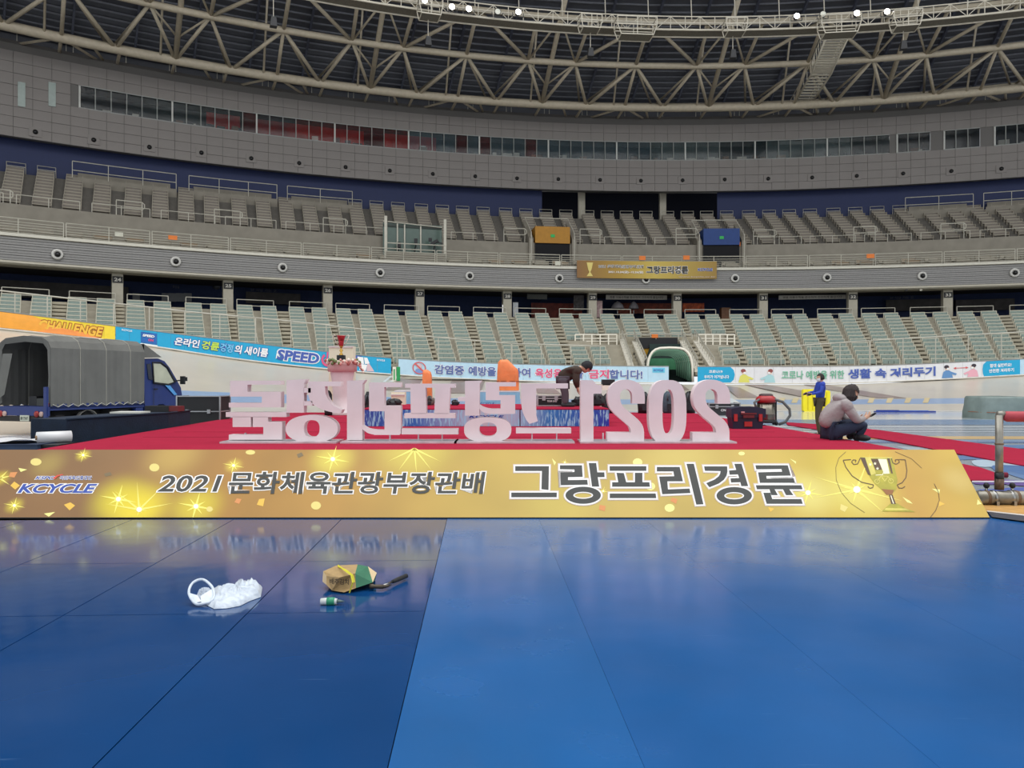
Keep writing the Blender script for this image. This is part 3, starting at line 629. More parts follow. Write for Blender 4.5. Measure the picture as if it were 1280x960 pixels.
# ================================================================ lower stand
conc = mat('stand_concrete', (172, 165, 148), .8, var=.12, scale=1.2, bump=.2); conc_l = mat('aisle_step_paint', (176, 168, 148), .8, var=.1, scale=2)
LOW_L = 16.0; LOW_N = 14; LZ0 = 2.75; LZ1 = 7.35
def low_pt(u, s, z=None):
    """s: 0 front row .. 1 top row of the lower stand"""
    o = R(u, 93.0); a = math.radians(26 - 5.75 * (u - 1.25)); f = o + Vector((math.sin(a), -math.cos(a), 0)) * LOW_L
    p = f.lerp(o, s); p.z = LZ0 + (LZ1 - LZ0) * s if z is None else z; return p
us = frange(-2.5, 13.0, .125)
mb = MB()
def tun_px(u, s):
    p = low_pt(u, s); x = 640 + p.x / p.y * F; y = HOR - (p.z - EYE) * F / p.y
    return (790 < x < 866 and y > 421) and not (x < 806 and y > 462)
for i in range(len(us) - 1):
    for r in range(LOW_N):
        if tun_px((us[i] + us[i + 1]) / 2, (r + .5) / LOW_N): continue
        s0 = r / LOW_N; s1 = (r + 1) / LOW_N; z0 = LZ0 + (LZ1 - LZ0) * r / (LOW_N - 1.0); zp = LZ0 + (LZ1 - LZ0) * max(-1, r - 1) / (LOW_N - 1.0)
        mb.quad(low_pt(us[i], s0, zp - (0 if r else .9)), low_pt(us[i + 1], s0, zp - (0 if r else .9)), low_pt(us[i + 1], s0, z0), low_pt(us[i], s0, z0))
        mb.quad(low_pt(us[i], s0, z0), low_pt(us[i + 1], s0, z0), low_pt(us[i + 1], s1, z0), low_pt(us[i], s1, z0))
    # apron between boards and first step
    if tun_px((us[i] + us[i + 1]) / 2, .02): continue
    mb.quad(low_pt(us[i], -.16, 1.7), low_pt(us[i + 1], -.16, 1.7), low_pt(us[i + 1], 0, 2.3), low_pt(us[i], 0, 2.3))
stand = mb.build('floor_terrace', conc, kind='structure', label='stepped concrete terrace of the lower stand')
def in_tunnel(u, s): return 5.9 < u < 6.65 and s < .50
# stair aisles: half steps between the benches
AIS = (.0, .525)
mb = MB()
for bay in range(-2, 12):
    for f in AIS:
        u = bay + f
        for r in range(LOW_N):
            s = (r + .25) / LOW_N; z = LZ0 + (LZ1 - LZ0) * r / (LOW_N - 1.0)
            if in_tunnel(u, s): continue
            q = low_pt(u, (r - .25) / LOW_N, z - .09); a = math.radians(26 - 5.75 * (u - 1.25))
            mb.box(q, (.95 if f > 0 else .8, .36, .18), rz=a)
mb.build('aisle_step', conc_l, stand, kind='stuff', label='pale painted half steps of the stair aisles')
# bench rows: one prototype, copied
seat_teal = mat('seat_teal', (146, 162, 154), .5, var=.08, scale=6); seat_rail = mat('seat_frame_cream', (204, 202, 184), .45, var=.06); seat_shadow = mat('seat_underside', (70, 84, 82), .7, var=.1)
seat_brown = mat('seat_grey_brown', (122, 114, 104), .6, var=.08, scale=6); seat_brown_r = mat('seat_frame_brown', (158, 150, 134), .5, var=.06)
def bench_parts(w=1.12, h=.46):
    a = MB(); a.box((0, .10, .31), (w, .05, .27)); 
    b = MB(); b.box((0, .10, h + .02), (w + .1, .10, .07)); b.box((-w / 2 - .03, .06, h / 2), (.05, .14, h)); b.box((w / 2 + .03, .06, h / 2), (.05, .14, h))
    c = MB()
    for k in (-1, 0, 1): c.box((k * w / 3, .0, .22), (w / 3 - .03, .12, .20), rx=.15)
    return a, b, c
A_, B_, C_ = bench_parts()
meA = A_.mesh('backrest', seat_teal); meB = B_.mesh('frame', seat_rail); meC = C_.mesh('seat', seat_teal)
FR = (.15, .385, .665, .90)
slots = []
for bay in range(-1, 12):
    for ci, f in enumerate(FR):
        for r in range(LOW_N):
            u = bay + f; s = (r + .42) / LOW_N
            z = LZ0 + (LZ1 - LZ0) * r / (LOW_N - 1.0); p = low_pt(u, s, z)
            x = 640 + p.x / p.y * F; y = HOR - (p.z + .5 - EYE) * F / p.y
            if not (-30 < x < 1310): continue
            if y > fBT(x) + 3: continue          # wholly behind the boards
            ty = HOR - (z - EYE) * F / p.y
            if (768 < x < 892 and ty > 423) or ((717 < x < 775 or 862 < x < 921) and 421 < ty < 438): continue
            slots.append((p.length, bay, ci, r, p, u))
slots.sort(key=lambda q: q[0])
POS = ['just right of', 'second bench right of', 'third bench right of', 'fourth bench right of']
rest = MB()
def bench_rot(u): return math.radians(26 - 5.75 * (u - 1.25)) * .55 + rot_u(u) * .45
for k, (dd, bay, ci, r, p, u) in enumerate(slots):
    rz = bench_rot(u)
    if k < 296:
        lb = 'teal bench in the %s row, %s pillar %s' % (ORD[r], POS[ci], NUM[23 + bay])
        t = thing('stadium_bench', lb, 'bench', p, rz, group='teal benches of the lower stand')
        for nm, me in (('backrest', meA), ('frame', meB), ('seat', meC)):
            link_copy(me, nm, parent=t)
    else:
        m3 = Matrix.Rotation(rz, 3, 'Z')
        for i, q in enumerate((A_, B_, C_)):
            rest.cur = 1 if i == 1 else 0; rest.add([p + m3 @ Vector(v) for v in q.v], q.f)
rest.build('stadium_benches', [seat_teal, seat_rail], kind='stuff', label='remaining teal benches in the back rows of the lower stand', cat='bench')
for k in (('front_rail',),): pass

# ================================================================ concourse, pillars, fascia
dark_room = mat('concourse_navy', (40, 54, 92), .8, var=.1); dark2 = mat('exit_shade_black', (20, 20, 24), .9, var=.1)
us = frange(-3, 14, .5)
mb = MB(); ringstrip(mb, [(93.0, 7.35), (101.5, 7.35)], us); mb.build('floor_concourse', mat('concourse_floor', (70, 66, 62), .7, var=.1), kind='structure', label='floor of the lower concourse')
mb = MB(); ringstrip(mb, [(101.5, 7.3), (101.5, 10.4)], us); mb.build('wall_concourse', dark_room, kind='structure', label='dark navy back wall of the lower concourse')
cream = mat('fascia_cream', (186, 180, 164), .6, var=.05); slat_m = mat('fascia_slat', (150, 148, 146), .55, var=.08, scale=8); slat_gap = mat('fascia_gap', (96, 96, 98), .8, var=.05)
mb = MB(); ringstrip(mb, [(93.7, 9.98), (101.5, 10.35)], us); mb.build('ceiling_concourse', mat('concourse_ceiling', (60, 58, 58), .8), kind='structure', label='ceiling of the lower concourse')
fas = MB(); ringstrip(fas, [(92.55, 12.0), (92.55, 10.2)], us); fascia = fas.build('wall_fascia', slat_gap, kind='structure', label='curved balcony front clad in grey slats')
for k in range(9):      # horizontal cladding boards, each a real strip
    z1 = 11.93 - k * .187
    mb = MB(); ringstrip(mb, [(92.56, z1), (92.44 + .04 * (k % 2), z1), (92.46 + .04 * (k % 2), z1 - .15), (92.56, z1 - .16)], us); mb.build('slat', slat_m, fascia)
mb = MB(); ringstrip(mb, [(92.3, 12.22), (92.28, 12.0), (92.6, 11.95), (92.6, 12.24), (92.3, 12.22)], us); mb.build('trim_coping', mat('coping_white', (208, 204, 190), .5, var=.05), fascia, label='pale coping along the balcony edge')
mb = MB(); ringstrip(mb, [(92.5, 10.26), (92.44, 10.1), (92.6, 9.98), (93.7, 9.92), (93.8, 10.3)], us); mb.build('trim_soffit', cream, fascia, label='cream rounded underside of the balcony front')
pil = mat('pillar_cream', (172, 166, 150), .6, var=.06); black_pl = mat('plate_black', (20, 20, 22), .5, var=0); plw = mat('plate_number', (190, 186, 176), .5, var=0)
for i in range(-1, 13):
    if not -1 <= i <= 11: continue
    c = R(i, 93.75, 7.35); rz = rot_u(i)
    t = thing('trim_pillar', 'cream concourse pillar with black number plate %d' % (23 + i), None, c, rz, kind='structure')
    mb = MB(); mb.box((0, 0, 1.33), (.78, .8, 2.66)); mb.build('shaft', pil, t, local=True)
    mb = MB(); mb.box((0, -.42, 2.12), (.72, .05, .50)); o_np = mb.build('number_plate', black_pl, t, local=True)
    mb = MB(); put_text(mb, str(23 + i), lambda a, b: Vector((a, -.46, b)), -.24, .24, 1.98, 2.26, .03); mb.build('number', plw, o_np, local=True)
# fixed round louvres on the fascia
for px, py in ((73, 318), (221, 327), (353, 334.5), (475, 341), (588, 345), (699, 348), (808, 349.5), (918, 348), (1033, 347), (1154, 345), (1269, 341)):
    # bearing -> ring position
    best = min(frange(-2, 13, .02), key=lambda u: abs(R(u, 92.3).x / R(u, 92.3).y * F + 640 - px)); c = R(best, 92.4, 11.0); z = EYE + (HOR - py) * c.y / F
    t = thing('air_nozzle', 'round white air nozzle on the balcony front, %s' % ('hanging below the small gold banner' if px == 808 else 'nearest above pillar %s' % NUM[23 + int(round(best))]), 'nozzle', (c.x, c.y, z), rot_u(best), group='round nozzles along the balcony front')
    mb = MB(); mb.lathe((0, -.10, 0), [(.40, .1), (.40, .0), (.36, -.06), (.24, -.08), (.22, 0.0)], 18, 'Y'); mb.build('ring', mat('nozzle_white', (206, 204, 198), .4, var=.03), t, local=True)
    mb = MB(); mb.ball((.02, -.16, -.02), .2, 12); mb.build('ball', mat('nozzle_black', (16, 16, 18), .35, var=0), t, local=True)
# things in the concourse, seen between pillars
def ring_from_px(px, r):
    lo = min(frange(-3, 14, .05), key=lambda u: abs(R(u, r).x / R(u, r).y * F + 640 - px)); return min(frange(lo - .06, lo + .06, .004), key=lambda u: abs(R(u, r).x / R(u, r).y * F + 640 - px))
def ring_px(px, py, r):
    u = ring_from_px(px, r); c = R(u, r); c.z = EYE + (HOR - py) * c.y / F; return c, u
def panel_on_ring(name, label, cat, px0, py0, px1, py1, r, m, depth=.08, lettering=None, lm=None, group=None, kind=None):
    a, u = ring_px((px0 + px1) / 2, (py0 + py1) / 2, r); w = (px1 - px0) / F * a.y / max(.6, math.cos(abs(rot_u(u)))); h = (py1 - py0) / F * a.y
    t = thing(name, label, cat, a, rot_u(u), group, kind)
    mb = MB(); mb.box((0, 0, 0), (w, depth, h)); o_p = mb.build('panel', m, t, local=True)
    if lettering:
        mb = MB(); put_text(mb, lettering, lambda x, z: Vector((x, -depth / 2 - .02, z)), -w * .44, w * .44, -h * .28, h * .28, .02); mb.build('lettering', lm, o_p, local=True)
    return t, w, h
cream_sign = mat('sign_cream', (170, 166, 156), .5, var=.04); dimw = mat('dim_white', (120, 122, 124), .6, var=.05)
signtxt = mat('sign_text', (84, 80, 76), .5, var=0)
panel_on_ring('sign', 'long narrow white sign above the two grey parasols of the concourse', 'sign', 757, 369, 834, 374.5, 95.0, cream_sign, lettering='경륜 이용수칙을 준수하여 건전하게 즐깁시다', lm=signtxt)
panel_on_ring('sign', 'long narrow white sign on bare navy wall right of pillar thirty-one', 'sign', 975, 369, 1055, 374, 95.0, cream_sign, lettering='경륜 이용수칙을 준수하여 건전하게 즐깁시다', lm=signtxt)
panel_on_ring('counter_wall', 'dim row of grey counter windows between pillars 23 and 24', 'counter', 14, 354, 140, 374, 100.5, mat('counter_dim', (74, 70, 68), .7, var=.25, scale=1.5))
panel_on_ring('counter_wall', 'dim row of grey counter windows between pillars 25 and 26', 'counter', 312, 366, 372, 380, 100.5, mat('counter_dim', (74, 70, 68)))
panel_on_ring('counter_wall', 'dim grey counter windows left of pillar 33', 'counter', 1112, 374, 1186, 388, 100.5, mat('counter_dim', (74, 70, 68)))
panel_on_ring('counter_wall', 'dim grey counter windows right of pillar 33', 'counter', 1200, 374, 1262, 388, 100.5, mat('counter_dim', (74, 70, 68)))
for k, (a, b) in enumerate(((167, 174), (203, 210), (212, 220), (221, 229), (231, 239))):
    panel_on_ring('poster_board', 'pale poster board, %s from the left behind the rail near pillar 24' % ORD[k], 'poster', a, 366.5, b, 377, 99.5, dimw)
panel_on_ring('notice_panel', 'white and green panel high on the concourse wall right of pillar 28', 'panel', 659, 363.5, 684, 374, 97, mat('panel_pale', (110, 112, 108), .6))
panel_on_ring('menu_board', 'menu board with rows of small pictures left of pillar 29', 'board', 717, 369, 730, 388, 96.5, mat('menu_dim', (92, 88, 88), .6, var=.5, scale=4))
panel_on_ring('snack_counter', 'dark red snack counter left of pillar 29', 'counter', 664, 379, 728, 397, 99, mat('counter_red', (120, 44, 30), .6, var=.5, scale=2))
panel_on_ring('snack_counter', 'dark orange lit snack counter between pillars 29 and 30', 'counter', 772, 379, 842, 392, 99, mat('counter_orange', (128, 56, 34), .6, var=.5, scale=2))
panel_on_ring('snack_counter', 'orange lit snack counter right of pillar 30', 'counter', 853, 379, 880, 390, 98, mat('counter_bright', (190, 84, 40), .6, var=.5, scale=3))
panel_on_ring('standing_banner', 'white standing banner beside pillar 28', 'banner', 641, 378, 647.5, 396, 94.2, mat('banner_white', (176, 180, 184), .6, var=.2, scale=5))
panel_on_ring('standing_banner', 'pink and white standing banner beside pillar 29', 'banner', 746, 376, 753, 397, 94.4, mat('banner_pinkish', (168, 140, 140), .6, var=.3, scale=5))
panel_on_ring('wall_lightbox', 'small lit white and yellow box left of pillar 25', 'sign', 282, 368, 286.5, 377, 93.6, mat('lightbox_yellow', (236, 226, 170), .5, var=.1, emit=.6))
panel_on_ring('wall_lightbox', 'small lit white box left of pillar 28', 'sign', 628, 381, 631.5, 392, 93.6, mat('lightbox_white', (236, 236, 236), .5, var=.1, emit=.6))
panel_on_ring('kiosk', 'brown wooden kiosk right of pillar 30', 'kiosk', 901, 385, 912, 400, 96, mat('kiosk_wood', (116, 78, 52), .6, var=.2), depth=.8)
for cx, rx in ((772, 8.5), (792, 6.5)):
    c, u = ring_px(cx, 388, 95.5); t = thing('cafe_umbrella', 'grey %s parasol in the concourse right of pillar 29' % ('larger' if cx == 772 else 'smaller'), 'parasol', (c.x, c.y, 7.36), rot_u(u))
    mb = MB(); w = rx / F * c.y; mb.lathe((0, 0, 1.3), [(w, 0), (w * .8, .35), (w * .4, .6), (.03, .72)], 14); mb.build('canopy', mat('umbrella_grey', (122, 118, 122), .7, var=.06), t, local=True)
    MB().tube([(0, 0, 0), (0, 0, 1.9)], .04, 6).build('pole', steel, t, local=True)
dimtxt = mat('dim_text', (86, 92, 108), .6, var=0)
for body, x0, x1, y, lb in (('2F 식당 가는 곳', 313, 346, 363, 'faint white lettering on the navy wall right of pillar 25'), ('2F 식당 가는 곳', 1112, 1142, 372, 'faint white lettering on the navy wall left of pillar 33'), ('화장실', 216, 224, 358.5, 'small faint lettering on the navy wall right of pillar 24')):
    u0 = ring_from_px(x0, 101.3); u1 = ring_from_px(x1, 101.3); c, _ = ring_px((x0 + x1) / 2, y, 101.3)
    mb = MB(); put_text(mb, body, lambda a, z: R(a, 101.3, z), u0, u1, c.z - .14, c.z + .14, .03); mb.build('wall_lettering', dimtxt, label=lb, cat='lettering')
c, u = ring_px(271, 357.5, 101.3); mb = MB(); mb.lathe(c, [(.33, 0), (.33, -.08), (.02, -.09)], 18, 'Y'); mb.build('wall_clock', mat('clock_dim', (96, 98, 104), .5, var=0), label='round pale clock on the navy wall left of pillar 25', cat='clock')
# guard frames along the concourse front (top of the aisles)
def frame_rail(name, label, a, b, r, z, h, nrail=2, th=.035, group=None, posts=None, cat='railing'):
    mid = (a + b) / 2; t = thing(name, label, cat, R(mid, r, z), 0, group)
    mb = MB()
    for k in range(nrail): mb.tube([R(u, r, z + h - k * h / (nrail + .0)) for u in frange(a, b, .5)], th, 5)
    mb.build('rail', metal_rail, t)
    mb = MB(); n = posts or max(1, int(round((b - a) / .34)))
    for k in range(n + 1): u = a + (b - a) * k / n; mb.tube([R(u, r, z), R(u, r, z + h)], th, 5)
    mb.build('post', metal_rail, t)
    return t
for i in range(-1, 12):
    frame_rail('concourse_rail', 'low steel rail at the concourse edge right of pillar %s' % NUM[23 + i], i + .08, i + .44, 93.1, 7.36, 1.0, group='rails along the lower concourse')
    frame_rail('concourse_rail', 'low steel rail at the concourse edge, left side of pillar %s' % NUM[24 + i], i + .60, i + .98, 93.1, 7.36, 1.0, group='rails along the lower concourse')

# ================================================================ upper deck
us = frange(-3.5, 14, .5)
up_conc = mat('upper_concrete', (140, 134, 122), .8, var=.1, scale=1.2)
mb = MB(); ringstrip(mb, [(92.5, 12.15), (93.9, 12.15), (93.9, 12.5), (95.6, 12.5), (95.6, 14.95), (96.3, 14.95)], us)
mb.build('wall_upper_parapet', up_conc, kind='structure', label='beige parapet wall behind the balcony walkway')
UN = 11; UR0 = 96.2; UR1 = 106.2; UZ0 = 14.95; UZ1 = 19.5
VOM = [(None, 668, 703, 'ochre'), (None, 877, 914, 'blue')]
prof = []
for r in range(UN):
    rr = UR0 + (UR1 - UR0) * r / UN; z = UZ0 + (UZ1 - UZ0) * r / (UN - 1); prof += [(rr, z - (0 if r == 0 else (UZ1 - UZ0) / (UN - 1))), (rr, z)]
prof.append((UR1, UZ1))
mb = MB(); ringstrip(mb, prof, us); up_st = mb.build('floor_upper_terrace', mat('upper_terrace', (104, 100, 94), .85, var=.1), kind='structure', label='steep stepped terrace of the upper stand')
vranges = [(ring_from_px(664, 97.5), ring_from_px(707, 97.5)), (ring_from_px(873, 97.5), ring_from_px(918, 97.5))]
def in_vom(u, r): return any(a - .06 < u < b + .06 for a, b in vranges) and r < 4
meUA = MB(); meUA.box((0, .1, .34), (1.22, .06, .46)); meUB = MB(); meUB.box((0, .1, .59), (1.26, .09, .035)); meUB.box((0, -.08, .3), (1.26, .3, .06))
for kk in (-1, 1): meUB.box((kk * .63, .02, .29), (.04, .3, .58))
UF = (.10, .345, .585, .83)
up = MB(); mbs_ = MB()
# the upper benches all further away than the nearest 300 of the lower stand
for bay in range(-3, 13):
    for f in UF:
        u = bay + f + .05
        for r in range(UN):
            if in_vom(u, r): continue
            rr_ = UR0 + (UR1 - UR0) * (r + .45) / UN; du_ = max(0, min(1, (9 - u) / 3)) * (rr_ - 96.2) * .075 / rr_ * 57.3 / 5
            p = R(u + du_, rr_, .02 + UZ0 + (UZ1 - UZ0) * r / (UN - 1)); m3 = Matrix.Rotation(rot_u(u), 3, 'Z')
            x = 640 + p.x / p.y * F
            if not -40 < x < 1320: continue
            up.cur = 0; up.add([p + m3 @ Vector(v) for v in meUA.v], meUA.f); up.cur = 1; up.add([p + m3 @ Vector(v) for v in meUB.v], meUB.f)
        for r, z in ((93.2, 12.18), (94.7, 12.53)):
            p = R(u, r, z); m3 = Matrix.Rotation(rot_u(u), 3, 'Z')
            up.cur = 2 if (bay * 3 + int(f * 10)) % 4 == 0 else 1; up.add([p + m3 @ Vector(v) for v in meUA.v], meUA.f); up.cur = 1; up.add([p + m3 @ Vector(v) for v in meUB.v], meUB.f)
up.build('upper_benches', [seat_brown, seat_brown_r, mat('seat_tan', (150, 126, 98), .6, var=.05)], kind='stuff', label='grey brown benches of the steep upper stand', cat='bench')
# balcony guard rails
edges = [(-1.6 + k * .72) for k in range(21)]
for k in range(20):
    a, b = edges[k] + .01, edges[k + 1] - .01
    t = thing('balcony_rail', 'cream balcony guard rail, %s length from the left' % (ORD[k] if k < 20 else 'last'), 'railing', R((a + b) / 2, 92.5, 12.2), 0, 'guard rails along the balcony edge')
    mb = MB()
    for q in range(6): mb.tube([R(u, 92.5, 12.3 + q * .19 + (.06 if q == 5 else 0)) for u in frange(a, b, .36)], .028 if q < 5 else .045, 4)
    mb.build('rail', metal_rail, t)
    for q in range(3): u = a + (b - a) * q / 2; MB().tube([R(u, 92.5, 12.2), R(u, 92.5, 13.32)], .035, 4).build('post', metal_rail, t)
# parapet rails, in bays
for k in range(26):
    a = -2.2 + k * .6
    if any(v0 - .25 < a + .25 < v1 + .2 for v0, v1 in vranges): continue
    frame_rail('parapet_rail', 'thin steel rail on the parapet wall, %s' % (ORD[k] + ' from the left' if k < 20 else ('sixth' , 'fifth', 'fourth', 'third', 'second', 'first')[k - 20] + ' from the right'), a, a + .5, 95.7, 14.95, .75, 1, .03, group='rails on the upper parapet wall', posts=2)
for px, fl in ((15, 1), (162, 1), (285, 1), (383, -1)):
    pass
# aisle end hand rails: rounded loops standing proud of the parapet
for px0, px1, py in ((0, 13, 243), (145, 178, 257), (268, 300, 268), (404, 432, 278), (630, 656, 290), (725, 750, 291), (942, 968, 292), (845, 870, 290), (1067, 1094, 288), (1176, 1205, 284)):
    a = ring_from_px(px0, 96.0); b = ring_from_px(px1, 96.0); c, _ = ring_px((px0 + px1) / 2, py, 96.0)
    mb = MB(); mb.tube([R(a, 96, c.z + .35), R(b, 96, c.z + .35), R(b + .02, 96, c.z + .2), R(b + .02, 96, c.z - .1), R(b, 96, c.z - .25), R(a, 96, c.z - .25)], .045, 5, closed=True)
    for uu in (a, b): mb.tube([R(uu, 96, 14.9), R(uu, 96, c.z + .3)], .04, 4)
    ui = int(round((a + b) / 2)); mb.build('loop_handrail', metal_rail, label='rounded steel hand rail loop on the parapet near the pillar %d line, x order %s' % (23 + ui, ORD[[0, 145, 268, 404, 630, 725, 845, 942, 1067, 1176].index(px0)]), cat='handrail')
# vomitories
for (a, b), colr, lb in ((vranges[0], mat('vomitory_ochre', (176, 124, 34), .6, var=.08), 'ochre topped exit opening in the upper stand'), (vranges[1], mat('vomitory_blue', (28, 62, 124), .6, var=.08), 'blue topped exit opening in the upper stand')):
    m_ = (a + b) / 2; t = thing('stand_exit', lb, 'exit', R(m_, 95.5, 12.5))
    mb = MB(); mb.prism([(a, 14.9), (b, 14.9), (b + .0, 16.5), (a - .0, 16.5)], lambda u, z: R(u, 95.3, z), lambda u, z: R(u, 97.4, z)); mb.build('header', colr, t)
    mb = MB(); ringstrip(mb, [(95.45, 12.5), (95.45, 14.9)], [a, m_, b]); mb.build('opening', dark2, t, label='near black sheet painted as the shade in the opening')  # flat near-black sheet stands in for the shade inside the exit
    mb = MB(); w = .05
    for uu in (a - w, b + w): mb.prism([(95.2, 12.5), (95.2, 15.3), (98.6, 17.6), (98.6, 12.5)], lambda r, z, uu=uu: R(uu - .025, r, z), lambda r, z, uu=uu: R(uu + .025, r, z))
    mb.build('side_wall', up_conc, t)
    mb = MB(); mb.tube([R(a - w, 98.6, 18.0), R(b + w, 98.6, 18.0)], .045, 5)
    for uu in (a - w, b + w): mb.tube([R(uu, 98.6, 18.0), R(uu, 95.2, 15.9), R(uu, 95.2, 12.6)], .04, 5)
    mb.build('rail', metal_rail, t)
    mb = MB(); c = R(m_, 95.26, 15.6); mb.box(c, (.4, .06, .28), rz=rot_u(m_)); mb.build('exit_sign', mat('exit_green', (30, 150, 70), .5, var=0, emit=.25), t)
# back of the upper stand: rails above last row
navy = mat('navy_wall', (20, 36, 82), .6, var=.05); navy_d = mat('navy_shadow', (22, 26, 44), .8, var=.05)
uL = ring_from_px(643, 105.5); uR = ring_from_px(925, 105.5)
mb = MB(); ringstrip(mb, [(106.4, 19.3), (106.4, 24.6)], frange(-3.5, uL + .35, .4)); mb.build('wall_navy_left', navy, kind='structure', label='navy wall behind the upper stand, left part')
mb = MB(); ringstrip(mb, [(106.4, 19.3), (106.4, 24.6)], frange(uR - .25, 14, .4)); mb.build('wall_navy_right', navy, kind='structure', label='navy wall behind the upper stand, right part')
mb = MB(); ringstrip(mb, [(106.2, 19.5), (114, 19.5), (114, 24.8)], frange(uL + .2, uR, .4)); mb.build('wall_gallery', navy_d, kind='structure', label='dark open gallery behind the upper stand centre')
mb = MB(); ringstrip(mb, [(105.3, 23.4), (114, 24.6)], us); mb.build('ceiling_gallery', mat('gallery_ceiling', (70, 66, 64), .8, var=.05), kind='structure', label='ceiling over the back of the upper stand')
for px in (727, 828):
    c, u = ring_px(px, 240, 107.5); t = thing('trim_gallery_pillar', 'cream pillar in the dark gallery %s' % ('left of centre' if px < 780 else 'right of centre'), None, (c.x, c.y, 19.5), rot_u(u), kind='structure')
    mb = MB(); mb.box((0, 0, 2.1), (.72, .6, 4.2)); mb.build('shaft', pil, t, local=True)
for bay in range(-2, 13):
    for fi, f in enumerate(UF):
        u = bay + f + .05 + max(0, min(1, (9 - bay - f) / 3)) * .085; x = 640 + R(u, 106).x / R(u, 106).y * F
        if 85 < x < 435 or x < -20 or x > 1130: continue
        t = thing('row_end_rail', 'small steel rail frame behind the top row, %s above the bay right of pillar %s' % (ORD[fi], NUM[23 + bay]), 'railing', R(u, 106.1, 19.5), rot_u(u), 'rail frames behind the top row of the upper stand')
        mb = MB(); mb.tube([(-.7, 0, 0), (-.7, 0, 1.1), (.7, 0, 1.1), (.7, 0, 0)], .035, 4); mb.tube([(-.7, 0, .78), (.7, 0, .78)], .03, 4); mb.build('frame', metal_rail, t, local=True)
# press desks at the upper left and right
for px0, px1, py0, py1, lb in ((90, 220, 206, 214, 'long rail pen of press desks at the upper left, leftmost'), (236, 346, 217, 229, 'long rail pen of press desks at the upper left, middle'), (359, 440, 228, 236, 'long rail pen of press desks at the upper left, rightmost'),
                               (1131, 1216, 240, 238, 'long rail pen of press desks at the upper right, inner'), (1229, 1300, 238, 230, 'long rail pen of press desks at the upper right, outer')):
    a = ring_from_px(px0, 105.2); b = ring_from_px(px1, 105.2); t = thing('press_pen', lb, 'desk pen', R((a + b) / 2, 105.2, 19.5))
    mb = MB(); 
    for z in (1.75, .95): mb.tube([R(u, 105.0, 19.4 + z) for u in frange(a, b, .3)], .04, 5)
    for u in frange(a, b, .3): mb.tube([R(u, 105.0, 19.3), R(u, 105.0, 21.15)], .035, 4)
    mb.build('rail', metal_rail, t)
    mb = MB(); ringstrip(mb, [(105.6, 19.4), (105.6, 20.3), (106.2, 20.3)], frange(a + .05, b - .05, .2)); mb.build('desk', up_conc, t)
    mb = MB(); ringstrip(mb, [(104.2, 18.4), (104.2, 19.55), (104.6, 19.55)], frange(a, b, .2)); mb.build('screen_wall', up_conc, t)

# ================================================================ upper wall with window band
wall_m = mat('panel_grey', (136, 130, 126), .6, var=.04, scale=.7); joint_m = mat('panel_joint', (112, 109, 106), .8, var=0)
WR = 105.0; WB = 22.55; WT = 30.4
WIN_Z0, WIN_Z1 = 26.0, 28.0
mb = MB(); us = frange(-4, 14.5, .25)
ringstrip(mb, [(WR + .06, WB), (WR + .06, WIN_Z0)], us); ringstrip(mb, [(WR + .06, WIN_Z1), (WR + .06, 29.9), (WR + .25, 30.6), (WR + .8, 31.1), (WR + 2.2, 31.3), (WR + 4.5, 31.3)], us)
wu_s = ring_from_px(99, WR); wu_e = ring_from_px(1112, WR)
ringstrip(mb, [(WR + .06, WIN_Z0), (WR + .06, WIN_Z1)], frange(-4, wu_s, .3))
for a, b in ((wu_e, ring_from_px(1121, WR)), (ring_from_px(1163, WR), ring_from_px(1180, WR)), (ring_from_px(1225, WR), ring_from_px(1243, WR))): ringstrip(mb, [(WR + .06, WIN_Z0), (WR + .06, WIN_Z1)], frange(a, b, .1))
ringstrip(mb, [(WR + .06, WB), (WR + .3, WB - .02), (WR + 3, WB + .5)], us)
wall = mb.build('wall_upper', joint_m, kind='structure', label='curved grey panelled wall above the upper stand')
# cladding panels
du = .135 * 1.15; rows = [(22.55, 23.4), (23.4, 24.27), (24.27, 25.13), (25.13, 26.0), (28.0, 28.95), (28.95, 29.9)]
ulist = frange(-3.2, 12.6, du); cand = []
for i in range(len(ulist) - 1):
    for j, (z0, z1) in enumerate(rows): cand.append((i, z0, z1))
    if ulist[i + 1] < wu_s: cand.append((i, 26.0, 27.0)); cand.append((i, 27.0, 28.0))
def ppx(i, z): p = R((ulist[i] + ulist[i + 1]) / 2, WR); return 640 + p.x / p.y * F
cand = [c for c in cand if -15 < ppx(c[0], c[1]) < 1295]
random.seed(3)
cand.sort(key=lambda c: R(ulist[c[0]], WR).length)
uw = R(ulist[1], WR) - R(ulist[0], WR); wpan = uw.length
pm = {}
rest = MB()
for k, (i, z0, z1) in enumerate(cand):
    um = (ulist[i] + ulist[i + 1]) / 2; h = z1 - z0; jit = random.uniform(-.012, .018)
    if k < 300:
        key = round(h, 3)
        if key not in pm:
            q = MB(); q.box((0, 0, 0), (wpan - .03, .06, h - .03)); pm[key] = q.mesh('panel', wall_m)
        link_copy(pm[key], 'panel', R(um, WR - jit, (z0 + z1) / 2), rot_u(um), wall)
    else: rest.box(R(um, WR - jit, (z0 + z1) / 2), (wpan - .03, .06, h - .03), rz=rot_u(um))
rest.build('wall_panels', wall_m, wall, kind='stuff', label='remaining grey cladding panels')
# two slim slots in the wall, left
for px in (27, 65):
    c, u = ring_px(px, 118, WR - .08); mb = MB(); mb.box(c, (.55, .06, 2.1), rz=rot_u(u)); mb.build('window_slot', mat('slot_glass', (150, 164, 158), .25, var=.05), wall, label='slim pale glass slot, %s of the pair' % ('left' if px < 40 else 'right'))
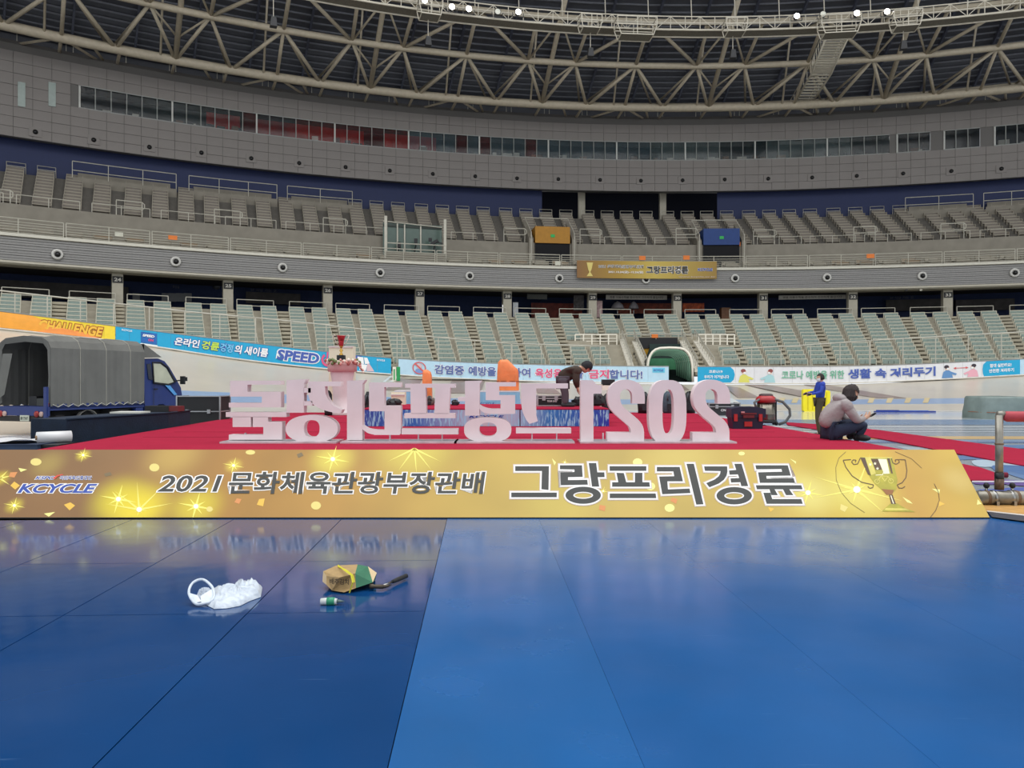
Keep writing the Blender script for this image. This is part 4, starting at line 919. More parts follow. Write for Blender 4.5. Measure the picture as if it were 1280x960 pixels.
# black nozzles on the wall
for k, (px, py) in enumerate(((44, 165), (117, 175), (187, 184), (252, 191), (314, 198), (374, 204), (432, 209), (487, 213.5), (541, 217.5), (594, 220.5), (646, 223), (698, 224), (750, 225), (801, 226), (853, 225.5), (906, 224.5), (960, 223.5), (1015, 222), (1071, 220), (1129, 217), (1189, 214), (1252, 211))):
    c, u = ring_px(px, py, WR - .1); t = thing('wall_nozzle', 'small black air nozzle in the grey upper wall, %s' % (('%s from the left' % ORD[k]) if k < 20 else ('second from the right' if k == 20 else 'rightmost')), 'nozzle', c, rot_u(u), 'black nozzles along the upper wall')
    mb = MB(); mb.box((0, .02, 0), (.95, .06, .8)); mb.build('plate', wall_m, t, local=True); mb = MB(); mb.lathe((0, -.04, 0), [(.2, .02), (.2, -.05), (.04, -.12)], 12, 'Y'); mb.build('ball', mat('nozzle_black', (16, 16, 18)), t, local=True)
# window band
gl = {k: mat('pane_' + k, c, .08, var=.25, scale=1.4, alpha=al) for k, c, al in (('teal', (36, 52, 56), .45), ('deep', (18, 30, 38), .5), ('red', (80, 22, 24), .4), ('reflect', (60, 80, 88), .5), ('pale', (70, 88, 90), .5))}  # middle panes of the long band carry painted reflections in their tint
room_dark = mat('studio_dark', (44, 52, 60), .8, var=.3, scale=1.2); room_red = mat('studio_red', (170, 34, 34), .8, var=.3, scale=1.2); frame_w = mat('mullion_grey', (150, 152, 148), .5, var=.05); frame_l = mat('mullion_white', (200, 200, 194), .5, var=.05)
def win_band(n, px0, px1, label, zones, step):
    a = ring_from_px(px0, WR); b = ring_from_px(px1, WR); w = thing('window_%d' % n, label, None, R((a + b) / 2, WR, WIN_Z0), kind='structure')
    cnt = max(2, int(round((px1 - px0) / step)))
    for i in range(cnt):
        p0 = px0 + (px1 - px0) * i / cnt; ua = a + (b - a) * i / cnt; ub = a + (b - a) * (i + 1) / cnt
        zn = [z for z in zones if z[0] <= p0][-1][1]
        mb = MB(); ringstrip(mb, [(WR + .1, WIN_Z0), (WR + .1, WIN_Z1)], [ua, ub]); mb.build('pane', gl[zn], w)
        mb = MB(); mb.prism([(WR - .03, WIN_Z0), (WR + .14, WIN_Z0), (WR + .14, WIN_Z1), (WR - .03, WIN_Z1)], lambda r, z: R(ua - .004, r, z), lambda r, z: R(ua + (.012 if i % 6 == 0 else .004), r, z)); mb.build('mullion', frame_l if i % 6 == 0 else frame_w, w)
    for z in (WIN_Z0, WIN_Z1):
        mb = MB(); ringstrip(mb, [(WR - .04, z - .05), (WR - .04, z + .05), (WR + .12, z + .05)], frange(a, b, .2)); mb.build('sill', frame_w, w)
    # rooms behind
    mb = MB(); ringstrip(mb, [(WR + .12, WIN_Z0), (WR + 3.2, WIN_Z0 - .3), (WR + 3.2, WIN_Z1 + .4), (WR + .12, WIN_Z1)], frange(a, b, .2)); mb.build('room_shell', room_dark, w)
    mb = MB()
    for u in (a, b): mb.quad(R(u, WR + .12, WIN_Z0), R(u, WR + 3.2, WIN_Z0 - .3), R(u, WR + 3.2, WIN_Z1 + .4), R(u, WR + .12, WIN_Z1))
    mb.build('room_end', room_dark, w)
    rnd = random.Random(n)
    mb = MB()
    for i in range(int((px1 - px0) / 14)):
        u = a + (b - a) * rnd.random(); mb.cur = rnd.choice((0, 0, 1, 2)); mb.box(R(u, WR + 1.2 + rnd.random(), WIN_Z0 + .35), (.4 + rnd.random() * .7, .4, .5 + rnd.random() * .6), rz=rot_u(u))
    mb.build('equipment', [mat('kit_dark', (60, 66, 72), .6), mat('kit_pale', (226, 226, 214), .6), mat('kit_brown', (120, 90, 70), .6)], w, kind='stuff', label='desks and machines seen through the glass')
    return w, a, b
w1, a1, b1 = win_band(1, 99, 1112, 'long curved band of studio windows in the upper wall', [(0, 'deep'), (140, 'teal'), (258, 'red'), (284, 'deep'), (322, 'red'), (465, 'reflect'), (520, 'red'), (545, 'reflect'), (556, 'red'), (572, 'reflect'), (622, 'red'), (640, 'reflect'), (720, 'reflect'), (800, 'pale'), (890, 'teal'), (942, 'pale'), (1060, 'teal')], 15.5)
for n, (p, q, lb) in enumerate(((1121, 1163, 'first separate studio window right of the long band'), (1180, 1225, 'second separate studio window right of the long band'), (1243, 1330, 'rightmost studio window of the upper wall'))): win_band(n + 2, p, q, lb, [(0, 'deep')], 14)
for p0, p1 in ((258, 300), (322, 455), (480, 545)):
    mb = MB(); ringstrip(mb, [(WR + 1.6, WIN_Z0), (WR + 1.6, WIN_Z1)], frange(ring_from_px(p0, WR + 1.6), ring_from_px(p1, WR + 1.6), .1)); mb.build('red_wall', room_red, w1)
# gallery rail on top of the wall
nr = 0
for k in range(34):
    a = -3.0 + k * .46
    x = 640 + R(a, WR + 1.2).x / R(a, WR + 1.2).y * F
    if not -20 < x < 1290: continue
    mb = MB(); mb.tube([R(a + .02, WR + .9, 31.1), R(a + .02, WR + .9, 32.0), R(a + .42, WR + .9, 32.0), R(a + .42, WR + .9, 31.1)], .045, 4)
    mb.build('maintenance_rail', metal_rail, label='white maintenance rail frame on top of the upper wall, %s from the %s' % ((ORD[nr], 'left') if nr < 12 else (ORD[max(0, 23 - nr)], 'right')), cat='railing', group='rail frames on top of the upper wall'); nr += 1

# ================================================================ roof
deck_m = mat('roof_deck', (84, 86, 94), .6, var=.15, scale=.8); purlin_m = mat('roof_purlin', (110, 112, 120), .6, var=.1); rafter_m = mat('roof_rafter', (84, 88, 104), .6, var=.1)
truss = mat('truss_paint', (196, 184, 162), .5, var=.08, scale=3)
def dz(r): return 34.3 + (112 - r) * .235
us = frange(-6, 16.5, .75)
mb = MB(); ringstrip(mb, [(r, dz(r)) for r in (116, 104, 92, 80, 70)], us); ringstrip(mb, [(r, dz(r) + .3) for r in (116, 92, 70)], us)
ringstrip(mb, [(112.5, 30), (112.5, 36)], us)
roof = mb.build('ceiling', deck_m, kind='structure', label='dark ribbed metal roof deck over the stands')
mb = MB()
for k in range(26):
    r = 113 - k * 1.0; mb.prism([(r, dz(r) - .16), (r + .12, dz(r) - .16), (r + .12, dz(r)), (r, dz(r))], lambda a, b: (0, 0, 0), lambda a, b: (0, 0, 0)) if 0 else ringstrip(mb, [(r, dz(r)), (r, dz(r) - .16), (r + .14, dz(r) - .16), (r + .14, dz(r))], us)
mb.build('purlins', purlin_m, roof, kind='stuff', label='closely spaced roof purlins')
for u in frange(-3.2, 13, .56):
    mb = MB(); mb.beam(R(u, 111, dz(111) - .35), R(u, 88, dz(88) - .35), .18, .45); mb.build('rafter', rafter_m, roof)
R1 = (101.5, 30.55); R2 = (96, 32.7); R3 = (90, 34.2); R2b = (105.5, 32.3)
t = thing('roof_truss', 'beige tubular space truss ringing the roof over the stands', 'truss', R(7, 101.5, 30.5)); rt = t
def ringtube(name, r, z, rad, a=-3.6, b=13.6, label=None):
    m_ = MB(); m_.tube([R(u, r, z) for u in frange(a, b, .4)], rad, 10); return m_.build(name, truss, rt, label=label)
ringtube('lower_ring_beam', *R1, .42); ringtube('middle_ring_beam', *R2, .30); ringtube('upper_ring_beam', *R3, .26); ringtube('rear_ring_beam', *R2b, .2)
def strut(a, b, rad=.15): MB().tube([a, b], rad, 8).build('strut', truss, rt)
for um in (-4.42, -2.42, -.42, 1.58, 3.58, 5.58, 7.58, 9.58, 11.58):
    strut(R(um, *R1), R(um, 88.5, 36.2), .24)
    for d in (-.28, .28):
        strut(R(um + d, *R2), R(um, *R1), .16); strut(R(um + d, *R2), R(um + d * 1.93, *R1), .16); strut(R(um + d, *R2), R(um + d * 1.93, *R2b), .11); strut(R(um + d, *R2), R(um + d * 1.1, *R3), .17); strut(R(um + d, *R2), R(um, 91.5, 34.8), .1)
        strut(R(um + d, *R2), R(um, 99, 31.6), .09)
    strut(R(um - .28, *R2), R(um - 1.0, *R3), .17); strut(R(um + .28, *R2), R(um + 1.0, *R3), .17)
    c = um + 1.0
    for d in (-.46, .46): strut(R(c, *R2), R(c + d, *R1), .17); strut(R(c, *R2), R(c + d * .9, *R2b), .11)
    strut(R(c, *R2), R(c, *R1), .16); strut(R(c, *R2), R(c, *R3), .18)
    for d in (0, .5, 1.0, 1.5):
        strut(R(um + d, *R1), R(um + d, 106.5, 29.9 + .9), .14); strut(R(um + d - .12, 105.8, 30.9), R(um + d - .25 + .0, *R1), .12) if d in (.5, 1.5) else None
    strut(R(um + 1.0, *R1), R(um + .62, 106.5, 30.9), .12); strut(R(um + 1.0, *R1), R(um + 1.38, 106.5, 30.9), .12)
    for d in (-.14, .86): strut(R(um + d, R1[0] - .3, R1[1]), R(um + d, 97, dz(97) - .3), .10)
# catwalk with lamps
truss_main = truss; truss = mat('catwalk_lamplit', (226, 218, 200), .5, var=.06)  # paler than the truss: the floodlights' light on the catwalk is put into its colour
t = thing('catwalk', 'cream lattice catwalk hanging under the roof near the top of the hall', 'catwalk', R(7, 88, 32))
CR = 88.0; CZ = 32.25
for r_, z_ in ((CR - .7, CZ), (CR + .7, CZ), (CR - .7, CZ + 1.15), (CR + .7, CZ + 1.15), (CR - .7, CZ + .6)):
    MB().tube([R(u, r_, z_) for u in frange(-3, 13.5, .4)], .09 if z_ == CZ else .055, 6).build('chord', truss, t)
mb = MB(); ringstrip(mb, [(CR - .6, CZ + .05), (CR + .6, CZ + .05), (CR + .6, CZ), (CR - .6, CZ)], frange(-3, 13.5, .4), True); mb.build('walkway', mat('walkway_grid', (120, 114, 102), .6, var=.2, scale=9), t)
mb = MB(); k = 0
for u in frange(-2.8, 13.2, .17):
    mb.beam(R(u, CR - .7, CZ), R(u, CR - .7, CZ + 1.15), .06); mb.beam(R(u, CR - .7, CZ + (0 if k % 2 else 1.15)), R(u + .17, CR - .7, CZ + (1.15 if k % 2 else 0)), .05); k += 1
mb.build('lattice', truss, t, kind='stuff', label='thin upright and diagonal bars of the catwalk')
mb = MB()
for u in frange(-2.5, 13, .5): mb.beam(R(u, CR, CZ + 1.1), R(u, CR + .8, dz(CR) - .2), .07)
mb.build('hanger', truss, t, kind='stuff', label='rods hanging the catwalk from the roof')
# baskets under the catwalk
bas = thing
for px, w, d_, lb in ((342, 1.9, 1.0, 'small open steel basket under the catwalk at the upper left'), (536, 1.9, 1.3, 'open steel basket under the catwalk, with a loudspeaker below'), (736, 1.8, 1.1, 'small open steel basket under the catwalk at centre'), (793, 3.4, 1.5, 'wide open steel basket under the catwalk right of centre'), (917, 1.8, 1.1, 'small basket under the catwalk left of the ladder bridge'), (1047, 3.2, 1.5, 'wide basket at the top of the ladder bridge'), (1130, 2.2, 1.3, 'basket under the catwalk right of the ladder bridge')):
    u = ring_from_px(px, CR - 1.2); c = R(u, CR - 1.62, CZ - d_ + .3); t = thing('lamp_basket', lb, 'basket', c, rot_u(u))
    mb = MB(); hw = w / 2
    for z, s_ in ((0, .82), (d_ * .55, 1.0), (d_, 1.0)):
        for a, b in (((-hw * s_, -.7, z), (hw * s_, -.7, z)), ((hw * s_, -.7, z), (hw * s_, .7, z)), ((hw * s_, .7, z), (-hw * s_, .7, z)), ((-hw * s_, .7, z), (-hw * s_, -.7, z))): mb.beam(a, b, .07)
    for sx_ in (-1, 0, 1):
        for sy_ in (-.7, .7): mb.beam((sx_ * hw * .82, sy_, 0), (sx_ * hw, sy_, d_ * .55), .06); mb.beam((sx_ * hw, sy_, d_ * .55), (sx_ * hw, sy_, d_), .06)
    mb.build('frame', truss, t, local=True); mb = MB(); mb.box((0, 0, .03), (w * .8, 1.36, .05)); mb.build('floor_plate', mat('walkway_grid', (120, 114, 102)), t, local=True)
lampe = mat('lamp_glow', (255, 250, 240), .4, var=0, emit=14.0); lampb = mat('lamp_housing', (60, 60, 62), .5, var=.05)
for k, (px, py) in enumerate(((531, 1), (565, 9), (586, 11.5), (622, 15), (648, 15.5), (996, 20.5), (1029, 18), (1071, 17), (1109, 15))):
    c, u = ring_px(px, py, CR - 1.55); t = thing('floodlight', 'bright floodlight on the catwalk, %s from the left' % ORD[k], 'floodlight', c, rot_u(u), 'lit floodlights on the catwalk')
    mb = MB(); mb.lathe((0, .1, .04), [(.28, -.1), (.25, .1), (.16, .4), (.1, .5)], 14, 'Y'); mb.build('housing', lampb, t, local=True)
    mb = MB(); mb.lathe((0, -.01, .04), [(.24, 0), (.23, -.02), (.02, -.05)], 14, 'Y', ); mb.build('lens', lampe if k not in (3, 6) else mat('lamp_dull', (190, 190, 180), .3, var=0, emit=.7), t, local=True)
    mb = MB(); mb.beam((-.46, .15, .04), (-.46, .15, -.3), .05); mb.beam((.46, .15, .04), (.46, .15, -.3), .05); mb.beam((-.46, .15, -.3), (.46, .15, -.3), .05); mb.build('yoke', lampb, t, local=True)
for px, py, lb in ((342 + 0, 28, 'black loudspeaker hanging under the roof at the upper left'), (535, 52, 'black loudspeaker on a rod under the roof left of centre'), (738, 66, 'black loudspeaker under the roof at centre'), (916, 68, 'black loudspeaker under the roof left of the ladder bridge'), (1129, 57, 'black loudspeaker under the roof right of the ladder bridge')):
    c, u = ring_px(px, py, CR - 1.2); t = thing('hanging_loudspeaker', lb, 'loudspeaker', c, rot_u(u))
    mb = MB(); mb.prism([(-.26, -.35), (.26, -.35), (.18, .35), (-.18, .35)], lambda a, b: (a, -.25, b), lambda a, b: (a, .25, b)); mb.build('cabinet', lampb, t, local=True); MB().tube([(0, 0, .3), (0, 0, CZ - c.z)], .03, 5).build('rod', truss, t, local=True)
# ladder bridge: from the catwalk at (1050, 40) down to the wall top at (1000, 137)
t = thing('ladder_bridge', 'cream stair bridge descending from the catwalk to the wall top', 'stairs', R(8, 100, 31))
ua = ring_from_px(1046, CR); ub = ring_from_px(1020, 97); uc = ring_from_px(1000, WR)
pa = R(ua, CR, 0); pa.z = EYE + (HOR - 48) * pa.y / F; pb = R(ub, 95.0, 0); pb.z = EYE + (HOR - 92) * pb.y / F; pb2 = R(ring_from_px(1030, 93.5), 93.5); pb2.z = EYE + (HOR - 84) * pb2.y / F; pc = R(uc, WR + .5, 0); pc.z = EYE + (HOR - 138) * pc.y / F
path = [pa, pb2, pb, pc]; side = Vector((1, 0, 0)) * .95
for s_ in (-1, 1):
    MB().tube([p + side * s_ for p in path], .10, 6).build('stringer', truss, t); MB().tube([p + side * s_ + Vector((0, 0, 1.1)) for p in path], .05, 5).build('handrail', truss, t)
for a, b, n in ((pa, pb2, 11), (pb2, pb, 4), (pb, pc, 13)):
    for i in range(n):
        q = a.lerp(b, (i + .5) / n); mb = MB(); mb.box(q, (1.9, .34, .05)); mb.build('step', truss, t)
        if i % 2 == 0:
            mb = MB(); mb.beam(q - side, q - side + Vector((0, 0, 1.1)), .05); mb.beam(q + side, q + side + Vector((0, 0, 1.1)), .05); mb.build('baluster', truss, t)
# small gold banner on the fascia
u0 = ring_from_px(721, 92.2); u1 = ring_from_px(895.5, 92.2); zc = lambda y: EYE + (HOR - y) * 71.0 / F
t = thing('fascia_banner', 'small gold event banner hanging on the balcony front', 'banner', R((u0 + u1) / 2, 92.2, zc(348)))
z0, z1 = zc(348.2), zc(326.5)
gold2 = bpy.data.materials.new('gold_print_small'); gold2.use_nodes = True; n2 = gold2.node_tree; b2 = n2.nodes['Principled BSDF']; b2.inputs['Roughness'].default_value = .55
tc = n2.nodes.new('ShaderNodeTexCoord'); sp2 = n2.nodes.new('ShaderNodeSeparateXYZ'); mr2 = n2.nodes.new('ShaderNodeMapRange'); cr2 = n2.nodes.new('ShaderNodeValToRGB')
n2.links.new(tc.outputs['Generated'], sp2.inputs[0]); n2.links.new(sp2.outputs[0], cr2.inputs[0]); n2.links.new(cr2.outputs[0], b2.inputs['Base Color'])
for e, (p_, c_) in zip([cr2.color_ramp.elements.new(.3), cr2.color_ramp.elements.new(.55)], [(.3, (176, 140, 52)), (.55, (204, 178, 84))]): e.position = p_; e.color = (*lin(c_), 1)
cr2.color_ramp.elements[0].color = (*lin((140, 100, 56)), 1); cr2.color_ramp.elements[-1].color = (*lin((158, 126, 58)), 1)
mb = MB(); ringstrip(mb, [(92.05, z0), (92.05, z1), (92.11, z1), (92.11, z0)], frange(u0, u1, .1), True); mb.build('print_sheet', gold2, t)
UX = lambda px: u0 + (u1 - u0) * (px - 721) / 174.5
def ft(body, x0, x1, y0, y1, bold, ob, m=ink, o=halo):
    if ob:
        a = MB(); put_text(a, body, lambda u, v: R(u, 92.02, v), UX(x0), UX(x1), zc(y1), zc(y0), ob, 0, ref=bold); a.build('lettering_outline', o, t)
    a = MB(); put_text(a, body, lambda u, v: R(u, 92.0, v), UX(x0), UX(x1), zc(y1), zc(y0), bold, 0); a.build('lettering', m, t)
ft('그랑프리경륜', 808, 860, 332.5, 342, .03, .07); ft('2021 문화체육관광부장관배', 748, 804, 331.5, 335.5, .0, .06); ft('2021.12.24(금)~12.26(일)', 760, 804, 338.8, 342.3, .03, 0, halo); ft('KCYCLE', 872, 890, 335, 338.5, .04, .09, kblue); ft('www.kcycle.or.kr', 848, 894, 345, 347, .02, 0, halo2)
m_ = MB(); m_.add([R(UX(a), 92.01, zc(b)) for a, b in ((733, 329), (741, 329), (739, 338), (737.6, 341), (741, 346), (733, 346), (736.4, 341), (735, 338))], [tuple(range(8))]); m_.build('printed_trophy', mat('print_gold_pale', (226, 206, 120), .5, var=0), t)
# orange and white notices tied to the rails
for px, py, w, m_, lb in ((216, 297, 9, 'o', 'orange notice tied to the balcony rail at the left'), (149, 293, 8, 'w', 'white notice tied to the balcony rail at the left'), (697, 329, 7, 'w', 'white notice tied to the balcony rail left of the small banner'), (803, 322.5, 8, 'o', 'orange notice on the balcony rail above the small banner, left'), (858, 322, 8, 'o', 'orange notice on the balcony rail above the small banner, right'), (922, 305, 7, 'o', 'orange notice on the parapet by the blue exit'), (1088, 320, 9, 'o', 'orange notice tied to the balcony rail at the right'), (815, 421, 9, 'o', 'orange notice over the black tunnel header')):
    r_ = 92.4 if px != 815 else 85
    if px == 815: continue
    panel_on_ring('rail_notice', lb, 'notice', px - w / 2, py - 2.6, px + w / 2, py + 2.6, 92.35 if px != 922 else 95.5, mat('notice_orange', (232, 126, 50), .6, var=.1) if m_ == 'o' else mat('notice_white', (206, 204, 188), .6, var=.1), depth=.03)

# ================================================================ commentary booth on the balcony
for px, lb in ((1132, 'small security camera under the balcony front, left of the pair'), (1150, 'small security camera under the balcony front, right of the pair')):
    c, u = ring_px(px, 360.5, 92.9); t = thing('security_camera', lb, 'camera', c, rot_u(u)); mb = MB(); mb.box((0, -.1, -.1), (.2, .45, .2), rx=.3); mb.build('housing', lampb if px < 1140 else metal_rail, t, local=True); mb = MB(); mb.beam((0, 0, -.05), (0, 0, .35), .08); mb.build('bracket', metal_rail, t, local=True)
for k, px in enumerate((676, 691, 714, 741, 762, 800)):
    c, u = ring_px(px, 243.5, 109.5); c.z = 23.72; mb = MB(); mb.box(c, (.9, .25, .06), rz=rot_u(u)); mb.build('gallery_lamp', mat('lamp_off', (150, 146, 136), .5, var=0), label='thin unlit lamp under the dark gallery ceiling, %s from the left' % ORD[k], cat='lamp', group='lamps of the dark gallery')
c0 = ring_from_px(482, 93.4); c1 = ring_from_px(556, 93.4); t = thing('camera_booth', 'glass sided camera booth standing on the balcony left of centre', 'booth', R((c0 + c1) / 2, 93.4, 12.2))
for u in (c0, c1): MB().beam(R(u, 93.2, 12.2), R(u, 93.2, 16.3), .24).build('post', metal_rail, t)
for u in (c0 + .16, c0 + .42, c1 - .42): MB().beam(R(u, 95.0, 13.2), R(u, 95.0, 16.1), .12).build('mullion', metal_rail, t)
mb = MB(); mb.tube([R(c0, 93.1, 13.9), R(c1, 93.1, 13.9)], .05, 5); mb.tube([R(c0, 93.1, 13.1), R(c1, 93.1, 13.1)], .05, 5); mb.tube([R(c0, 94.9, 16.2), R(c1, 94.9, 15.9)], .05, 5); mb.build('rail', metal_rail, t)
mb = MB(); ringstrip(mb, [(95.1, 13.0), (95.1, 16.1)], [c0, (c0 + c1) / 2, c1]); mb.build('back_pane', mat('booth_glass', (86, 104, 96), .2, var=.05), t, label='greenish back glazing')
mb = MB(); ringstrip(mb, [(93.0, 12.1), (93.0, 13.05), (95.1, 13.05)], [c0, (c0 + c1) / 2, c1]); mb.build('parapet', up_conc, t)
mb = MB(); ringstrip(mb, [(94.98, 15.75), (94.98, 15.95), (95.08, 15.95)], [c0, (c0 + c1) / 2, c1]); mb.build('blind_rail', mat('blind_dark', (52, 60, 56), .6), t)
for px, lb in ((520, 'black tripod with a covered camera in the booth, middle'), (543, 'black video camera on a tripod in the booth, right'), (499, 'black tripod and kit in the booth, left')):
    c, u = ring_px(px, 304, 94.2); t = thing('camera_tripod', lb, 'tripod', (c.x, c.y, 13.06)); blk = mat('kit_black', (22, 24, 28), .5, var=.05)
    h = 1.3 if px != 499 else .9
    for a in (0, 2.1, 4.2): MB().beam((c.x, c.y, 13.06 + h * .8), (c.x + .35 * math.cos(a), c.y + .35 * math.sin(a), 13.06), .06).build('leg', blk, t)
    mb = MB(); mb.box((c.x, c.y, 13.06 + h), (.3 if px != 543 else .75, .3, .5 if px != 543 else .26), ry=0 if px != 543 else -.5)
    if px == 543: mb.beam((c.x + .2, c.y, 13.06 + h), (c.x + .75, c.y, 12.95 + h), .1); mb.box((c.x - .4, c.y, 13.3 + h), (.3, .2, .3))
    mb.build('camera_body', blk, t)

# ================================================================ tunnel in the lower stand
def LP(px, py, Y): return P(px, py, Y)
t = thing('tunnel_entrance', 'players tunnel opening with black header and white stair walls in the lower stand', 'tunnel', (11.5, 57, 2.3))
tw = mat('tunnel_white', (244, 238, 222), .6, var=.06); hd = mat('header_black', (26, 26, 30), .6, var=.05); och = mat('header_ochre', (198, 148, 30), .6, var=.06)
YH = 62.0
mb = MB(); mb.add([LP(793, 422, YH), LP(847, 422, YH), LP(847, 433, YH), LP(800, 436, YH)] + [LP(793, 422, YH) + Vector((0, .4, 0)), LP(847, 422, YH) + Vector((0, .4, 0)), LP(847, 433, YH) + Vector((0, .4, 0)), LP(800, 436, YH) + Vector((0, .4, 0))], [(0, 1, 2, 3), (4, 7, 6, 5), (0, 4, 5, 1), (1, 5, 6, 2), (2, 6, 7, 3), (3, 7, 4, 0)]); mb.build('header', hd, t)
mb = MB(); mb.quad(LP(798, 435, YH + .1), LP(852, 433, YH + .1), LP(852, 446, YH + .1), LP(803, 446, YH + .1)); mb.build('header_band', och, t)
mb = MB(); mb.quad(LP(800, 443, YH + .2), LP(862, 443, YH + .2), LP(866, 462, YH + .2), LP(806, 462, YH + .2)); mb.build('opening', mat('tunnel_dark', (44, 62, 58), .8), t)
for xa, xb in (((771.5, 0), (779.5, 0)), ((788, 0), (806, 0))): pass
def stair_wall(x0, y0, x1, y1, w, ya, yb):
    """white stringer wall falling towards the viewer"""
    A = LP(x0, y0, ya); Bp = LP(x1, y1, yb); mb = MB()
    lo = [Vector((A.x, A.y, 2.2)), Vector((Bp.x, Bp.y, 1.9))]; off = Vector((w, 0, 0))
    mb.add([A, Bp, lo[1], lo[0], A + off, Bp + off, lo[1] + off, lo[0] + off], [(0, 1, 2, 3), (7, 6, 5, 4), (0, 4, 5, 1), (1, 5, 6, 2), (3, 2, 6, 7), (0, 3, 7, 4)]); mb.build('stair_wall', tw, t)
    mb = MB(); up_ = Vector((w / 2, 0, .75)); mb.tube([A + up_, Bp + up_], .05, 5)
    for i in range(12): q = A.lerp(Bp, i / 11); mb.beam(q + Vector((w / 2, 0, 0)), q + up_, .05)
    mb.build('stair_rail', metal_rail, t)
stair_wall(774, 424, 786, 461, .45, 63, 54.5); stair_wall(789, 424, 805, 461, .45, 63, 54.5); stair_wall(848, 424, 868, 461, .45, 63, 54.5); stair_wall(865, 424, 889, 461, .45, 63, 54.5)
for i in range(9):
    q = i / 8; mb = MB(); a = LP(777 + 9 * q, 429 + 33 * q, 62.6 - 8 * q); b = LP(787 + 14 * q, 429 + 33 * q, 62.6 - 8 * q); mb.box(((a.x + b.x) / 2, a.y, a.z - .3), ((b.x - a.x), .9, .25)); mb.build('step', conc_l, t)
    mb = MB(); a = LP(850 + 17 * q, 429 + 33 * q, 62.6 - 8 * q); b = LP(863 + 22 * q, 429 + 33 * q, 62.6 - 8 * q); mb.box(((a.x + b.x) / 2, a.y, a.z - .3), ((b.x - a.x), .9, .25)); mb.build('step', conc_l, t)
mb = MB(); tl_, tr_ = P(806, 470, 54.0), P(866, 470, 54.0); bl_, br_ = P(812, 470, 61.8), P(858, 470, 61.8)
for a_, b_ in ((tl_, bl_), (tr_, br_)): mb.quad(Vector((a_.x, a_.y, 1.5)), Vector((b_.x, b_.y, 1.5)), Vector((b_.x, b_.y, 4.3)), Vector((a_.x, a_.y, 3.0)))
mb.quad(Vector((tl_.x, tl_.y, 1.55)), Vector((tr_.x, tr_.y, 1.55)), Vector((br_.x, br_.y, 1.55)), Vector((bl_.x, bl_.y, 1.55)))
mb.quad(Vector((bl_.x, bl_.y, 1.5)), Vector((br_.x, br_.y, 1.5)), Vector((br_.x, br_.y, 4.6)), Vector((bl_.x, bl_.y, 4.6))); mb.build('passage', mat('tunnel_dark', (44, 62, 58)), t, label='dark green grey passage walls')
mb = MB(); mb.box(P(832, 455, 61.0), (2.6, .1, .9)); mb.build('inner_sign', mat('inner_sign_green', (70, 140, 100), .5, var=.1), t)
# fences either side of the tunnel
for x0, x1, lb in ((719, 771, 'white framed fence left of the tunnel in the lower stand'), (873, 918, 'white framed fence right of the tunnel in the lower stand')):
    Yf = 62.3; t2 = thing('stand_fence', lb, 'fence', LP((x0 + x1) / 2, 432, Yf)); 
    mb = MB(); mb.beam(LP(x0, 418, Yf), LP(x1, 418, Yf), .09); mb.beam(LP(x0, 423, Yf), LP(x1, 423, Yf), .06); mb.beam(LP(x0, 426.5, Yf), LP(x1, 426.5, Yf), .06); mb.beam(LP(x0, 432, Yf), LP(x1, 432, Yf), .12); mb.build('rail', tw, t2)
    n = 5
    for i in range(n + 1): x = x0 + (x1 - x0) * i / n; MB().beam(LP(x, 418, Yf), LP(x, 432, Yf), .10).build('post', tw, t2)
    mb = MB(); mb.box(LP((x0 + x1) / 2, 434.5, Yf), ((x1 - x0) / F * Yf, .2, .35)); mb.build('base_wall', tw, t2)
mb = MB(); mb.box(LP(818.5, 420, YH - .1), (.52, .04, .3)); mb.build('rail_notice', mat('notice_orange', (232, 126, 50)), label='orange notice over the black tunnel header', cat='notice')
mb = MB(); mb.tube([LP(774, 418, YH), LP(865, 418, YH)], .06, 5); 
for x in (774, 793, 820, 848, 865): mb.beam(LP(x, 418, YH), LP(x, 424, YH), .06)
mb.build('tunnel_rail', metal_rail, label='steel rail above the black tunnel header', cat='railing')
mb = MB(); mb.quad(P(784, 421, 62.6), P(872, 421, 62.6), P(872, 470, 62.6), P(784, 470, 62.6)); mb.build('rear_wall', conc_l, t)
# green arched canopy tunnel
t = thing('arched_canopy', 'green arched tunnel canopy of white hoops behind the track boards', 'canopy', (11, 53, 1.7))
def hoop(px_c, hw, top, foot, Y):
    pts = []
    for i in range(15):
        a = PI * i / 14; c_ = -math.cos(a); s_ = math.sin(a)
        x = px_c + hw * math.copysign(abs(c_) ** .55, c_); y = foot - (foot - top) * abs(s_) ** .55
        pts.append(P(x, y, Y))
    return pts
hs = []
for k in range(9):
    q = k / 8; Y = 52.6 + q * 7.0
    h_ = hoop(837.5 - 10 * q, 28.5 - 9 * q, 434.5 + 8 * q, 477.5 - 8 * q, Y); hs.append(h_)
    MB().tube(h_ if k == 0 else hoop(837.5 - 10 * q, 27.5 - 9 * q, 436.2 + 8 * q, 477.5 - 8 * q, Y), .09 if k == 0 else .055, 6).build('hoop', tw if k == 0 else mat('hoop_green', (150, 200, 170), .5, var=.05), t)
mb = MB()
for a, b in zip(hs, hs[1:]):
    for i in range(len(a) - 1): mb.quad(a[i], a[i + 1], b[i + 1], b[i])
mb.build('cover_sheet', mat('canopy_green', (46, 112, 80), .4, var=.1, alpha=.55), t, label='translucent green cover sheet')
for i in (2, 11, 12): MB().tube([h_[i] for h_ in hs], .04, 5).build('purlin', tw, t)
